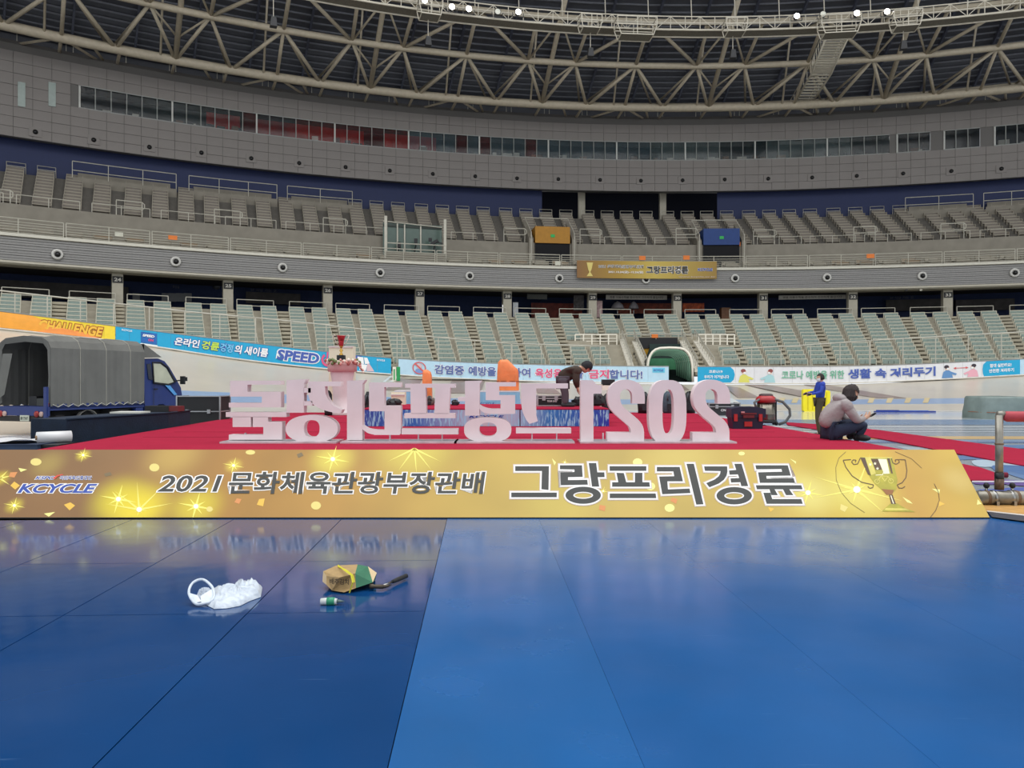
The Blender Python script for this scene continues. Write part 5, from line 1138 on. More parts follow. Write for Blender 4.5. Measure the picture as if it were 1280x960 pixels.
for k in range(2):
    t = thing('barrier_stand', 'small %s green and white marker post at the left end of the pale blue board' % ('front' if k else 'rear'), 'post', P(493 + k * 5, 470, 49)); p = P(493 + k * 5, 476, 49)
    mb = MB(); mb.box((p.x, p.y, p.z + .45), (.22, .1, .9)); mb.build('panel', tw if k == 0 else mat('post_green', (40, 160, 90), .5), t); mb = MB(); mb.box((p.x, p.y - .06, p.z + .4), (.08, .04, .7)); mb.build('stripe', mat('post_green', (40, 160, 90)), t)
# ================================================================ mirrored white letters standing on the stage
YL = 10.8; TH = .17
let_m = mat('letter_foam', (232, 220, 222), .55, var=.05, scale=2.5); plate_m = mat('letter_plate', (206, 198, 204), .25, .2, var=.2, scale=5)
def LF(px, py): return P(px, py, YL)
def LB_(px, py): p = P(px, py, YL); return Vector((p.x, YL + TH, p.z))
def q1(*p): return [(276 + a / 8, 464 + b / 8) for a, b in p]
def q2(*p): return [(426 + a / 8, 464 + b / 8) for a, b in p]
def q3(*p): return [(570 + a / 8, 464 + b / 8) for a, b in p]
def q4(*p): return [(720 + a / 6.4, 464 + b / 6.4) for a, b in p]
def round_poly(poly, r, n=4):
    out = []
    for i in range(len(poly)):
        a, b, c = Vector(poly[i - 1]), Vector(poly[i]), Vector(poly[(i + 1) % len(poly)])
        l = min(r, (a - b).length * .4, (c - b).length * .4); p0 = b + (a - b).normalized() * l; p2 = b + (c - b).normalized() * l
        for k in range(n + 1): t_ = k / n; q = p0 * (1 - t_) ** 2 + b * 2 * t_ * (1 - t_) + p2 * t_ ** 2; out.append((q.x, q.y))
    return out
def smooth_open(pts, n=5):
    out = []
    for i in range(len(pts) - 1):
        p0, p1, p2, p3 = (Vector(pts[max(0, i - 1)]), Vector(pts[i]), Vector(pts[i + 1]), Vector(pts[min(len(pts) - 1, i + 2)]))
        for k in range(n):
            s = k / n; q = .5 * ((2 * p1) + (p2 - p0) * s + (2 * p0 - 5 * p1 + 4 * p2 - p3) * s * s + (3 * p1 - p0 - 3 * p2 + p3) * s ** 3); out.append((q.x, q.y))
    out.append(pts[-1]); return out
two = smooth_open([(550, 260), (550, 190), (535, 135), (500, 95), (440, 72), (380, 68), (320, 85), (275, 125), (255, 185), (255, 240), (275, 300), (330, 360), (390, 410), (430, 450), (440, 490)], 3) + [(250, 490), (250, 575), (545, 580)] + smooth_open([(545, 490), (535, 440), (500, 390), (430, 330), (375, 280), (355, 230), (355, 180), (375, 152), (410, 145), (440, 165), (450, 200), (450, 260)], 3)
GL = [
 ('digit', 'mirrored white digit 2 at the right end of the row', [q4(*[(a + 683, b) for a, b in two])], []),
 ('digit', 'mirrored white digit 0 between the two digits 2', [], [(ell(720 + 733 / 6.4, 464 + 326 / 6.4, 151 / 6.4, 256 / 6.4, 40, 2.9), ell(720 + 738 / 6.4, 464 + 325 / 6.4, 46 / 6.4, 178 / 6.4, 40, 2.9))]),
 ('digit', 'mirrored white digit 2 left of the zero', [q4(*two)], []),
 ('digit', 'mirrored white digit 1 beside the bending man', [round_poly(q4((38, 70), (135, 72), (165, 108), (205, 112), (205, 180), (140, 180), (140, 571), (38, 571)), 1.2)], []),
 ('syllable', 'mirrored white syllable 그 with hooked stroke over a bar', [q3(*([(650, 122), (1120, 122), (1120, 172), (803, 172), (803, 440), (820, 500), (735, 527)] + smooth_open([(735, 527), (700, 480), (665, 400), (650, 300)], 4)[1:])), q3((600, 570), (1152, 570), (1152, 622), (600, 622))], []),
 ('syllable', 'mirrored white syllable 랑 with round base, in front of the pale blue table', [q3((90, 98), (262, 93), (236, 130), (235, 445), (90, 445)), q3((20, 258), (90, 258), (90, 300), (20, 300)),
   q3(*([(297, 110), (600, 110), (600, 152), (432, 152), (432, 240), (592, 240), (592, 424), (575, 428)] + smooth_open([(340, 428), (275, 412), (236, 380)], 4) + smooth_open([(236, 335), (285, 362), (350, 375)], 4) + [(445, 375), (445, 290), (297, 290)]))], [(ell(570 + 317 / 8, 464 + 585 / 8, 237 / 8, 124 / 8, 40, 2.5), ell(570 + 320 / 8, 464 + 583 / 8, 88 / 8, 70 / 8, 40, 2.3))]),
 ('syllable', 'mirrored white syllable 프 with two legs between bars', [q2((643, 125), (1145, 125), (1145, 165), (643, 165)), q2((695, 165), (848, 165), (855, 425), (700, 425)), q2((945, 165), (1095, 165), (1080, 425), (935, 425)), q2((635, 422), (1145, 422), (1145, 470), (635, 470)), q2((608, 575), (1172, 575), (1172, 632), (608, 632))], []),
 ('syllable', 'mirrored white syllable 리 with tall upright right of the flower pedestal', [q2((62, 95), (215, 90), (245, 86), (215, 130), (215, 690), (62, 690)),
   q2(*([(283, 112), (600, 112), (600, 160), (435, 160), (435, 345), (600, 345), (600, 620), (585, 637)] + smooth_open([(340, 637), (270, 618), (214, 578)], 4) + smooth_open([(214, 540), (270, 575), (350, 588)], 4) + [(437, 588), (437, 400), (283, 400)]))], []),
 ('syllable', 'mirrored white syllable 경 with wide oval base', [q1((657, 90), (855, 78), (830, 130), (830, 415), (657, 415)), q1((828, 168), (900, 168), (900, 215), (828, 215)), q1((828, 300), (915, 300), (915, 345), (828, 345)),
   q1(*([(873, 103), (1200, 103), (1200, 150), (1040, 150)] + smooth_open([(1040, 150), (1048, 230), (1078, 290), (1130, 345), (1215, 385)], 4)[1:] + [(1200, 420)] + smooth_open([(1100, 408), (1010, 382), (935, 340), (892, 290), (873, 230)], 4)))], [(ell(276 + 908 / 8, 464 + 577 / 8, 260 / 8, 139 / 8, 40, 2.2), ell(276 + 909 / 8, 464 + 574 / 8, 79 / 8, 85 / 8, 40, 2.5))]),
 ('syllable', 'mirrored white syllable 륜 at the left end of the row', [q1((92, 95), (600, 95), (600, 135), (265, 135), (265, 205), (600, 205), (600, 362), (80, 362), (80, 316), (410, 316), (410, 255), (92, 255)),
   q1((50, 410), (655, 410), (655, 458), (50, 458)), q1((118, 455), (300, 455), (300, 558), (118, 558)), q1((320, 455), (470, 455), (470, 505), (612, 505), (612, 685), (80, 685), (80, 635), (425, 635), (425, 558), (320, 558))], []),
]
for nm, lb, polys, rings in GL:
    allp = [p for pl in polys for p in pl] + [p for o, i in rings for p in o]
    cx = sum(p[0] for p in allp) / len(allp); mb = MB()
    for pl in polys: mb.prism(pl, LF, LB_)
    for o, i in rings: mb.ringprism(o, i, LF, LB_)
    yb = 554.5 if nm == 'digit' else 553.0
    # clear rods that carry the raised bars
    mb.build('standing_' + nm, let_m, label=lb, cat='letter', group='mirrored white letters on the stage')
zpl = SZ + .012
for k, (x0, x1) in enumerate(((281, 424), (429, 572), (569, 717), (724, 916))):
    a = P(x0, 553, YL); b = P(x1, 553, YL); mb = MB(); mb.box(((a.x + b.x) / 2, YL + .05, SZ + .012), (b.x - a.x, .50, .024))
    for s_ in (-.34, -.1, .15, .36):   # low glossy feet that carry raised bars
        mb.box(((a.x + b.x) / 2 + s_ * (b.x - a.x), YL + .10, SZ + .07), (.018, .04, .12))
    mb.build('letter_plate', plate_m, label='flat silver base plate under the mirrored letters, %s from the left' % ORD[k], cat='base plate', group='silver plates under the letters')

# ================================================================ podium with blue streaked front
PZ = 1.065; PY0 = 14.6; PY1 = 17.5; PX0 = -2.9; PX1 = 1.86
t = thing('podium', 'low red topped podium with blue streaked printed front behind the letters', 'podium', (-.5, PY0, SZ))
mb = MB(); mb.box(((PX0 + PX1) / 2, (PY0 + PY1) / 2, PZ - .01), (PX1 - PX0, PY1 - PY0, .02)); mb.box(((PX0 + PX1) / 2, (PY0 + PY1) / 2, (PZ + SZ) / 2 - .01), (PX1 - PX0 - .1, PY1 - PY0 - .1, PZ - SZ - .02)); mb.build('top', red, t, label='red carpet top')
pm_ = bpy.data.materials.new('streak_print'); pm_.use_nodes = True; n3 = pm_.node_tree; b3 = n3.nodes['Principled BSDF']; b3.inputs['Roughness'].default_value = .4
tc = n3.nodes.new('ShaderNodeTexCoord'); sp3 = n3.nodes.new('ShaderNodeSeparateXYZ'); n3.links.new(tc.outputs['Object'], sp3.inputs[0])
r3 = n3.nodes.new('ShaderNodeMapRange'); r3.inputs[1].default_value = PX0 + .5; r3.inputs[2].default_value = PX1 + .5; n3.links.new(sp3.outputs[0], r3.inputs[0])
c3 = n3.nodes.new('ShaderNodeValToRGB'); n3.links.new(r3.outputs[0], c3.inputs[0])
cols = [(0, (46, 70, 160)), (.22, (50, 110, 190)), (.36, (150, 160, 200)), (.5, (200, 196, 206)), (.62, (170, 186, 214)), (.76, (44, 120, 190)), (1, (34, 52, 168))]
while len(c3.color_ramp.elements) < len(cols): c3.color_ramp.elements.new(.5)
for e, (p_, c_) in zip(c3.color_ramp.elements, cols): e.position = p_; e.color = (*lin(c_), 1)
mp3 = n3.nodes.new('ShaderNodeMapping'); mp3.inputs['Scale'].default_value = (9, 1, 1.4); mp3.inputs['Rotation'].default_value = (0, .25, 0)
no3 = n3.nodes.new('ShaderNodeTexNoise'); no3.inputs['Scale'].default_value = 3.2; no3.inputs['Detail'].default_value = 3; no3.inputs['Distortion'].default_value = .8
n3.links.new(tc.outputs['Object'], mp3.inputs[0]); n3.links.new(mp3.outputs[0], no3.inputs['Vector'])
rr3 = n3.nodes.new('ShaderNodeMapRange'); rr3.inputs[1].default_value = .50; rr3.inputs[2].default_value = .60; n3.links.new(no3.outputs[0], rr3.inputs[0])
x3 = n3.nodes.new('ShaderNodeMixRGB'); n3.links.new(rr3.outputs[0], x3.inputs[0]); n3.links.new(c3.outputs[0], x3.inputs[1]); x3.inputs[2].default_value = (*lin((160, 206, 232)), 1); n3.links.new(x3.outputs[0], b3.inputs['Base Color'])
xm = (650 - 640) / F * PY0
for a, b in ((PX0, xm - .01), (xm + .01, PX1)):
    mb = MB(); mb.box(((a + b) / 2, PY0 - .02, (PZ + SZ) / 2 - .01), (b - a, .04, PZ - SZ - .03)); mb.build('front_panel', pm_, t)
mb = MB(); put_text(mb, 'KCYCLE', lambda u, v: P(u, v, PY0 - .05), 586, 630, 522.5, 519, .03, .3); mb.build('lettering', kblue, t)

# ================================================================ pedestal with trophy
t = thing('flower_pedestal', 'pale pink draped pedestal trimmed with flowers under the red trophy', 'pedestal', P(428, 476, 19.6) * 1)
X0 = P(428, 0, 19.6).x; Yp = 19.6; zt = EYE + (HOR - 452) * Yp / F
pink = mat('drape_pink', (226, 212, 214), .8, var=.05, bump=.3, bscale=12)
mb = MB(); prof = [(.36, SZ), (.34, SZ + .05), (.25, SZ + .06), (.24, SZ + .5), (.27, zt - .5), (.33, zt - .12), (.36, zt)]
mb.lathe((X0, Yp, 0), prof, 20, sy=.85); mb.build('column', pink, t)
mb = MB(); mb.box((X0, Yp, SZ + .03), (.76, .6, .05)); mb.build('base', mat('base_pale', (222, 212, 210), .5), t)
mb = MB(); mb.lathe((X0, Yp, 0), [(.37, zt - .26), (.385, zt - .1), (.38, zt)], 20, sy=.85); mb.build('upper_drape', mat('drape_rose', (220, 184, 182), .8, var=.1, bump=.3, bscale=14), t)
fl = MB(); rnd = random.Random(5); flm = [mat('petal_pink', (222, 160, 150), .7), mat('petal_white', (238, 230, 214), .7), mat('leaf_green', (112, 126, 80), .7), mat('petal_red', (176, 96, 92), .7)]
for k in range(70):
    a = 2 * PI * k / 70; fl.cur = rnd.choice((0, 0, 1, 2, 3)); fl.ball((X0 + .41 * math.cos(a) + rnd.uniform(-.03, .05), Yp + .37 * math.sin(a) - .02, zt + rnd.uniform(-.07, .05)), rnd.uniform(.03, .055), 6)
for k in range(14): fl.cur = rnd.choice((0, 1, 3)); fl.ball((X0 + .42 + .012 * k, Yp - .2, zt - .02 * k + rnd.uniform(-.03, .03)), .035, 6)
fl.build('flower_garland', flm, t, kind='stuff', label='garland of small pink, white and green flowers')
t = thing('trophy', 'red and gold cup trophy with thin handles on a black base on the flower pedestal', 'trophy', (X0 - .05, Yp, zt + .01)); xt = (426.5 - 640) / F * Yp; gold = mat('gold', (214, 170, 84), .25, .9, var=.1); rgl = mat('cup_red', (186, 60, 66), .2, .3, var=.15, scale=9)
Z = lambda y: EYE + (HOR - y) * Yp / F
mb = MB(); mb.box((xt, Yp, (Z(450) + Z(445)) / 2 + .01), (.19, .19, Z(445) - Z(450) + .02)); mb.build('base', mat('kit_black', (22, 24, 28)), t)
mb = MB(); mb.lathe((xt, Yp, 0), [(.05, Z(445)), (.055, Z(443)), (.02, Z(441)), (.05, Z(438)), (.018, Z(436)), (.03, Z(434)), (.07, Z(433))], 14); mb.build('stem', gold, t)
mb = MB(); mb.lathe((xt, Yp, 0), [(.05, Z(433)), (.065, Z(430)), (.075, Z(425)), (.095, Z(421)), (.125, Z(419.5)), (.11, Z(420.5)), (.06, Z(428))], 18); mb.build('cup', rgl, t)
for s_ in (-1, 1):
    mb = MB(); mb.tube([(xt + s_ * d, Yp, Z(y)) for d, y in ((.07, 432), (.13, 428), (.17, 424), (.20, 420), (.18, 418.4), (.15, 420))], .010, 6); mb.build('handle', mat('silver_thin', (232, 226, 214), .3, .3), t)
t = thing('cream_box_stand', 'tall cream box stand behind the flower pedestal', 'stand', (X0, 20.4, SZ)); xb = (428 - 640) / F * 20.4; zb = EYE + (HOR - 433) * 20.4 / F
mb = MB(); mb.box((xb, 20.4, (SZ + zb) / 2 + .0), (.64, .36, zb - SZ)); mb.build('body', mat('cream_panel', (236, 230, 204), .6, var=.03), t); mb = MB(); mb.box((xb, 20.21, zb - .02), (.66, .02, .04)); mb.build('trim', mat('base_pale', (222, 212, 210)), t)

# ================================================================ people
def skin(joints, edges, root, sub=2, scale=1.0, extra=None):
    names = list(joints); me = bpy.data.meshes.new('sk'); me.from_pydata([joints[n][0] for n in names], [(names.index(a), names.index(b)) for a, b in edges], [])
    o = bpy.data.objects.new('sk', me); COL.objects.link(o); md = o.modifiers.new('Skin', 'SKIN')
    if not me.skin_vertices:
        bm = bmesh.new(); bm.from_mesh(me); bm.verts.layers.skin.verify(); bm.to_mesh(me); bm.free()
    for i, n in enumerate(names):
        r = joints[n][1] * scale; sv = me.skin_vertices[0].data[i]; sv.radius = (r, r) if not isinstance(r, tuple) else r; sv.use_root = (n == root)
    ms = o.modifiers.new('Sub', 'SUBSURF'); ms.levels = sub; ms.render_levels = sub
    bpy.context.view_layer.update(); dg = bpy.context.evaluated_depsgraph_get(); ev = bpy.data.meshes.new_from_object(o.evaluated_get(dg))
    mb = MB(); mb.smooth = True; mb.add([tuple(v.co) for v in ev.vertices], [tuple(p.vertices) for p in ev.polygons])
    bpy.data.objects.remove(o); bpy.data.meshes.remove(me); bpy.data.meshes.remove(ev)
    return mb
def ellipsoid_frame(mb, c, fwd, up, rad, n=14, keep=None):
    f = fwd.normalized(); s = f.cross(up).normalized(); u = s.cross(f).normalized(); b = len(mb.v); m = n
    vs = []; fs = []
    for i in range(m + 1):
        t_ = PI * i / m
        for j in range(n):
            a = 2 * PI * j / n; l = Vector((math.sin(t_) * math.cos(a), math.sin(t_) * math.sin(a), math.cos(t_)))
            vs.append((c + f * l.x * rad[0] + s * l.y * rad[1] + u * l.z * rad[2], l))
    for i in range(m):
        for j in range(n):
            q = (i * n + j, (i + 1) * n + j, (i + 1) * n + (j + 1) % n, i * n + (j + 1) % n)
            l = (vs[q[0]][1] + vs[q[2]][1]) / 2
            if keep is None or keep(l): fs.append(q)
    mb.smooth = True; mb.add([v[0] for v in vs], fs)
def hand(J, E, key, wrist, d, side, palm_n, r=.009, L=.075, curl=.5):
    """palm and five fingers continuing from a wrist; d points to the fingertips, side is the thumb side"""
    d = d.normalized(); side = side.normalized(); pn = palm_n.normalized()
    J[key + 'p'] = (wrist + d * .045, .026); E.append((key, key + 'p'))
    for k, (s_, l) in enumerate(((.028, .90), (.010, 1.0), (-.009, .94), (-.027, .74))):
        b = wrist + d * .085 + side * s_; m_ = b + (d * (1 - curl * .4) + pn * curl * .6) * L * l * .5; e = m_ + (d * (1 - curl) + pn * curl) * L * l * .5
        J[key + 'a%d' % k] = (b, r * 1.1); J[key + 'b%d' % k] = (m_, r); J[key + 'c%d' % k] = (e, r * .85)
        E += [(key + 'p', key + 'a%d' % k), (key + 'a%d' % k, key + 'b%d' % k), (key + 'b%d' % k, key + 'c%d' % k)]
    a = wrist + d * .03 + side * .04; b = a + (d * .8 + side * .5 + pn * .3) * .04
    J[key + 't1'] = (a, r * 1.2); J[key + 't2'] = (b, r); E += [(key + 'p', key + 't1'), (key + 't1', key + 't2')]
def person(lb, joints, hc, hf, hu, cloth, base, hands, haircol, mask=None, hairkeep=None, extras=None, hs=1.0):
    """joints: pose (clothed radii); cloth: list of (name, joint subset, material, scale)"""
    V = {k: (Vector(v[0]), v[1]) for k, v in joints.items()}
    E = [('pelvis', 'belly'), ('belly', 'chest'), ('chest', 'neck')]
    for s_ in 'lr': E += [('chest', 'sho' + s_), ('sho' + s_, 'elb' + s_), ('elb' + s_, 'wri' + s_), ('pelvis', 'hip' + s_), ('hip' + s_, 'kne' + s_), ('kne' + s_, 'ank' + s_), ('ank' + s_, 'toe' + s_)]
    t = thing('person', lb, 'person', base)
    J = {k: (p, .022 if k[:3] in ('sho', 'elb') else min(r * .5, .05)) for k, (p, r) in V.items()}; EB = list(E)
    for s_ in 'lr': J['wri' + s_] = (V['wri' + s_][0], .026)
    J['headb'] = (hc - hu * .06 - hf * .01, .062); EB.append(('neck', 'headb')); J['neck'] = (V['neck'][0], .055)
    for key, d, side, pn in hands: hand(J, EB, key, V[key][0], d, side, pn)
    mb = skin(J, EB, 'pelvis', 2)
    ellipsoid_frame(mb, hc, hf, hu, (.098 * hs, .078 * hs, .118 * hs), 16)
    # jaw, nose, ears, brows
    ellipsoid_frame(mb, hc + hf * .022 - hu * .06, hf, hu, (.062, .055, .062), 10); ellipsoid_frame(mb, hc + hf * .102 - hu * .012, hf, hu, (.018, .013, .024), 8)
    sd = hf.cross(hu).normalized()
    for s_ in (-1, 1): ellipsoid_frame(mb, hc + sd * .078 * s_ - hf * .008 - hu * .005, hf, hu, (.018, .010, .030), 8)
    body = mb.build('body', mat('skin', (206, 160, 134), .55, var=.05, scale=20), t)
    em = MB()
    for s_ in (-1, 1): ellipsoid_frame(em, hc + sd * .032 * s_ + hf * .088 + hu * .008, hf, hu, (.010, .014, .007), 8)
    em.build('eyes', mat('eye_dark', (30, 24, 22), .3, var=0), t)
    for nm, subset, m, sc in cloth:
        JJ = {k: (V[k][0], V[k][1] * sc) for k in subset}; EE = [(a, b) for a, b in E if a in JJ and b in JJ]
        rt_ = 'pelvis' if 'pelvis' in JJ else subset[0]
        cm_ = skin(JJ, EE, rt_, 2)
        if 'chest' in JJ:
            for s_ in 'lr':
                a_ = JJ['sho' + s_][0]; ellipsoid_frame(cm_, a_, (JJ['elb' + s_][0] - a_).normalized(), Vector((0, 1, 0)) if abs((JJ['elb' + s_][0] - a_).normalized().y) < .9 else Vector((1, 0, 0)), (JJ['sho' + s_][1] * 1.25, JJ['sho' + s_][1] * .98, JJ['sho' + s_][1] * .98), 12)
        cm_.build(nm, m, t)
    hm = MB(); kp = hairkeep or (lambda l: not ((l.x > .35 and l.z < .45) or l.z < -.45))
    ellipsoid_frame(hm, hc - hf * .012 + hu * .012, hf, hu, (.112 * hs, .094 * hs, .126 * hs), 18, kp)
    rh = random.Random(4); hm.v = [tuple(Vector(q) + Vector((rh.uniform(-1, 1), rh.uniform(-1, 1), rh.uniform(-1, 1))) * .006) for q in hm.v]
    hm.build('hair', mat('hair_%d' % haircol[0], haircol, .7, var=.2, scale=40, bump=.4, bscale=90), t)
    if mask:
        mm = MB(); ellipsoid_frame(mm, hc + hf * .012 - hu * .03, hf, hu, (.104, .078, .085), 16, lambda l: l.x > .35 and l.z < .45); mm.build('face_mask', mask, t)
    for s_ in 'lr':
        sm = MB(); a = V['ank' + s_][0]; b = V['toe' + s_][0]; d = (b - a); d.z = 0; d.normalize(); g_ = min(a.z, b.z)
        zf = V['toe' + s_][0].z - .035
        c = (a + b) / 2; c.z = zf + .045; ellipsoid_frame(sm, c + d * .02, d, Vector((0, 0, 1)), (.145, .052, .05), 12); ellipsoid_frame(sm, a + Vector((0, 0, -.01)) - d * .01, d, Vector((0, 0, 1)), (.06, .05, .06), 10)
        sm.build('shoe', cloth[-1][2] if extras is None else extras, t)
    return t, V
def at(px, py, Y, dy=0.0):
    p = P(px, py, Y); return Vector((p.x, p.y + dy, p.z))
U_ = Vector((0, 0, 1))
# man sitting on the stage edge, looking at his phone
Ys = 11.35
g_hood = mat('hoodie_grey', (158, 150, 150), .9, var=.08, scale=8, bump=1.0, bscale=11); denim = mat('denim_dark', (32, 42, 66), .85, var=.12, scale=12, bump=.2, bscale=60)
jt = {'pelvis': (at(1036, 536.5, Ys), .155), 'belly': (at(1035, 522, Ys), .165), 'chest': (at(1046, 508, Ys), .165), 'neck': (at(1056, 499, Ys), .085),
      'shol': (at(1052, 507, Ys, .20), .085), 'elbl': (at(1065, 525, Ys, .24), .062), 'wril': (at(1077, 525, Ys, .10), .042),
      'shor': (at(1052, 507, Ys, -.18), .088), 'elbr': (at(1063, 525, Ys, -.22), .064), 'wrir': (at(1077.5, 522.5, Ys, -.08), .042),
      'hipl': (at(1042, 538, Ys, .11), .105), 'knel': (at(1078, 527, Ys, .20), .078), 'ankl': (at(1070, 545, Ys, .17), .052), 'toel': (at(1076, 546.5, Ys, .08), .04),
      'hipr': (at(1042, 538.5, Ys, -.11), .108), 'kner': (at(1076, 529, Ys, -.16), .08), 'ankr': (at(1067, 545.5, Ys, -.13), .054), 'toer': (at(1071.5, 546.8, Ys, -.25), .04)}
hf = Vector((.80, -.22, -.56)).normalized(); hu = (Vector((.52, -.05, .85)) - hf * Vector((.52, -.05, .85)).dot(hf)).normalized()
hc = at(1063, 491.5, Ys, -.02)
t, V = person('man in grey hoodie and dark jeans sitting on the stage looking at a phone', jt, hc, hf, hu,
  [('hoodie', ['pelvis', 'belly', 'chest', 'neck', 'shol', 'elbl', 'wril', 'shor', 'elbr', 'wrir'], g_hood, 1.0), ('jeans', ['pelvis', 'hipl', 'knel', 'ankl', 'hipr', 'kner', 'ankr'], denim, .98)],
  (jt['pelvis'][0].x, Ys, SZ), [('wrir', Vector((.8, .1, .5)), Vector((0, .3, 1)), Vector((-.2, 1, .3))), ('wril', Vector((.8, -.3, .3)), Vector((0, .2, 1)), Vector((0, -1, .3)))], (44, 34, 34),
  mat('mask_black', (24, 24, 26), .8, var=0), lambda l: not ((l.x > .22 and l.z < .42) or (l.x > -.1 and l.z < -.5) or l.z < -.8), mat('shoe_dark', (30, 30, 34), .6))
mb = MB(); ellipsoid_frame(mb, at(1050, 498.5, Ys), Vector((.9, 0, -.4)), U_, (.10, .15, .075), 12); mb.build('hood', g_hood, t)
hm = MB()
for k in range(16):
    a = k / 16 * 2 * PI; d = Vector((math.cos(a) * .05 - .03, math.sin(a) * .085, 0)); hm.tube([hc + d + U_ * .04, hc + d * 1.35 - U_ * .05, hc + d * 1.25 - U_ * .115 - Vector((.02, 0, 0))], [.03, .028, .008], 5)
hm.build('hair_strands', mat('hair_44', (44, 34, 34)), t)
mb = MB(); c = at(1087, 518.2, Ys, -.10); mb.box(c, (.085, .035, .014), ry=-.55); mb.box(c + Vector((0, 0, 0)), (.08, .07, .012), ry=-.55); mb.build('smartphone', mat('phone_black', (24, 24, 28), .2, var=0), label='black smartphone held by the sitting man', cat='phone')
# man in blue jacket walking on the infield
Yb = 21.6
jt = {'pelvis': (at(1024.5, 500, Yb), .135), 'belly': (at(1025.5, 493, Yb), .13), 'chest': (at(1026, 483.5, Yb), .15), 'neck': (at(1026.3, 477.5, Yb), .06),
      'shol': (at(1025.5, 480.5, Yb, .17), .068), 'elbl': (at(1022.5, 490, Yb, .22), .05), 'wril': (at(1012, 491.6, Yb, .16), .036),
      'shor': (at(1025.5, 480.5, Yb, -.17), .07), 'elbr': (at(1022, 490.5, Yb, -.22), .052), 'wrir': (at(1011.5, 492.4, Yb, -.14), .036),
      'hipl': (at(1025, 502, Yb, .10), .10), 'knel': (at(1024, 522, Yb, .11), .072), 'ankl': (at(1029, 540, Yb, .11), .05), 'toel': (at(1024, 543.6, Yb, .11), .04),
      'hipr': (at(1023.5, 502, Yb, -.10), .105), 'kner': (at(1020, 521, Yb, -.11), .075), 'ankr': (at(1022, 540, Yb, -.11), .05), 'toer': (at(1016, 543.6, Yb, -.11), .04)}
hf = Vector((-.95, -.2, -.12)).normalized(); hu = Vector((-.12, 0, 1)); hu = (hu - hf * hu.dot(hf)).normalized()
bluej = mat('jacket_blue', (38, 66, 170), .7, var=.08, bump=.2, bscale=20); trs = mat('trousers_olive', (74, 66, 48), .85, var=.1)
t, V = person('man in blue jacket, olive trousers and white mask by the yellow pads', jt, at(1025.3, 472.6, Yb), hf, hu,
  [('jacket', ['pelvis', 'belly', 'chest', 'neck', 'shol', 'elbl', 'wril', 'shor', 'elbr', 'wrir'], bluej, 1.0), ('trousers', ['pelvis', 'hipl', 'knel', 'ankl', 'hipr', 'kner', 'ankr'], trs, 1.03)],
  (jt['pelvis'][0].x, Yb, 0), [('wrir', Vector((-1, 0, -.2)), Vector((0, .5, 1)), Vector((0, 0, -1))), ('wril', Vector((-1, 0, -.2)), Vector((0, -.5, 1)), Vector((0, 0, -1)))], (34, 28, 28),
  mat('mask_white', (226, 224, 224), .8, var=0), None, mat('shoe_dark', (30, 30, 34)))
for k in 'lr':
    mb = MB(); w = V['wri' + k][0]; ellipsoid_frame(mb, w + Vector((-.05, 0, -.015)), Vector((-1, 0, -.2)), U_, (.075, .045, .034), 10); mb.build('glove', mat('glove_black', (24, 24, 26), .8, var=0), t)
# man bending on the podium
Ym = 15.7
jt = {'pelvis': (at(703.5, 475.5, Ym), .145), 'belly': (at(706, 468.5, Ym), .155), 'chest': (at(717, 463, Ym), .16), 'neck': (at(727, 459.5, Ym), .085),
      'shol': (at(721, 464, Ym, .16), .075), 'elbl': (at(722, 478, Ym, .2), .062), 'wril': (at(722, 485.5, Ym, .05), .04),
      'shor': (at(720, 464, Ym, -.17), .08), 'elbr': (at(718.5, 477, Ym, -.2), .066), 'wrir': (at(721.5, 484, Ym, -.10), .042),
      'hipl': (at(704, 477.5, Ym, .10), .105), 'knel': (at(707.5, 493, Ym, .11), .078), 'ankl': (at(708.5, 505.3, Ym, .11), .055), 'toel': (at(714, 506.3, Ym, .11), .04),
      'hipr': (at(703, 477.5, Ym, -.10), .11), 'kner': (at(706, 493, Ym, -.11), .08), 'ankr': (at(706, 505.6, Ym, -.11), .056), 'toer': (at(711, 507, Ym, -.11), .04)}
hf = Vector((.66, -.1, -.75)).normalized(); hu = (Vector((.75, 0, .6)) - hf * Vector((.75, 0, .6)).dot(hf)).normalized()
brn = mat('jacket_brown', (62, 50, 42), .85, var=.1, bump=.3, bscale=20); grt = mat('trousers_grey', (84, 78, 86), .85, var=.1)
t, V = person('man in dark brown jacket and black cap bending over the podium', jt, at(733, 459, Ym), hf, hu,
  [('jacket', ['pelvis', 'belly', 'chest', 'neck', 'shol', 'elbl', 'wril', 'shor', 'elbr', 'wrir'], brn, 1.12), ('trousers', ['pelvis', 'hipl', 'knel', 'ankl', 'hipr', 'kner', 'ankr'], grt, .97)],
  (jt['pelvis'][0].x, Ym, PZ), [('wrir', Vector((.3, 0, -1)), Vector((0, 1, 0)), Vector((1, 0, 0))), ('wril', Vector((.2, 0, -1)), Vector((0, -1, 0)), Vector((1, 0, 0)))], (26, 26, 30), None, None, mat('shoe_dark', (30, 30, 34)))
mb = MB(); hc = at(733, 459, Ym); ellipsoid_frame(mb, hc - hf * .005 + hu * .02, hf, hu, (.118, .10, .125), 14, lambda l: l.z > .05); mb.build('cap', mat('cap_black', (26, 28, 34), .8, var=0), t)

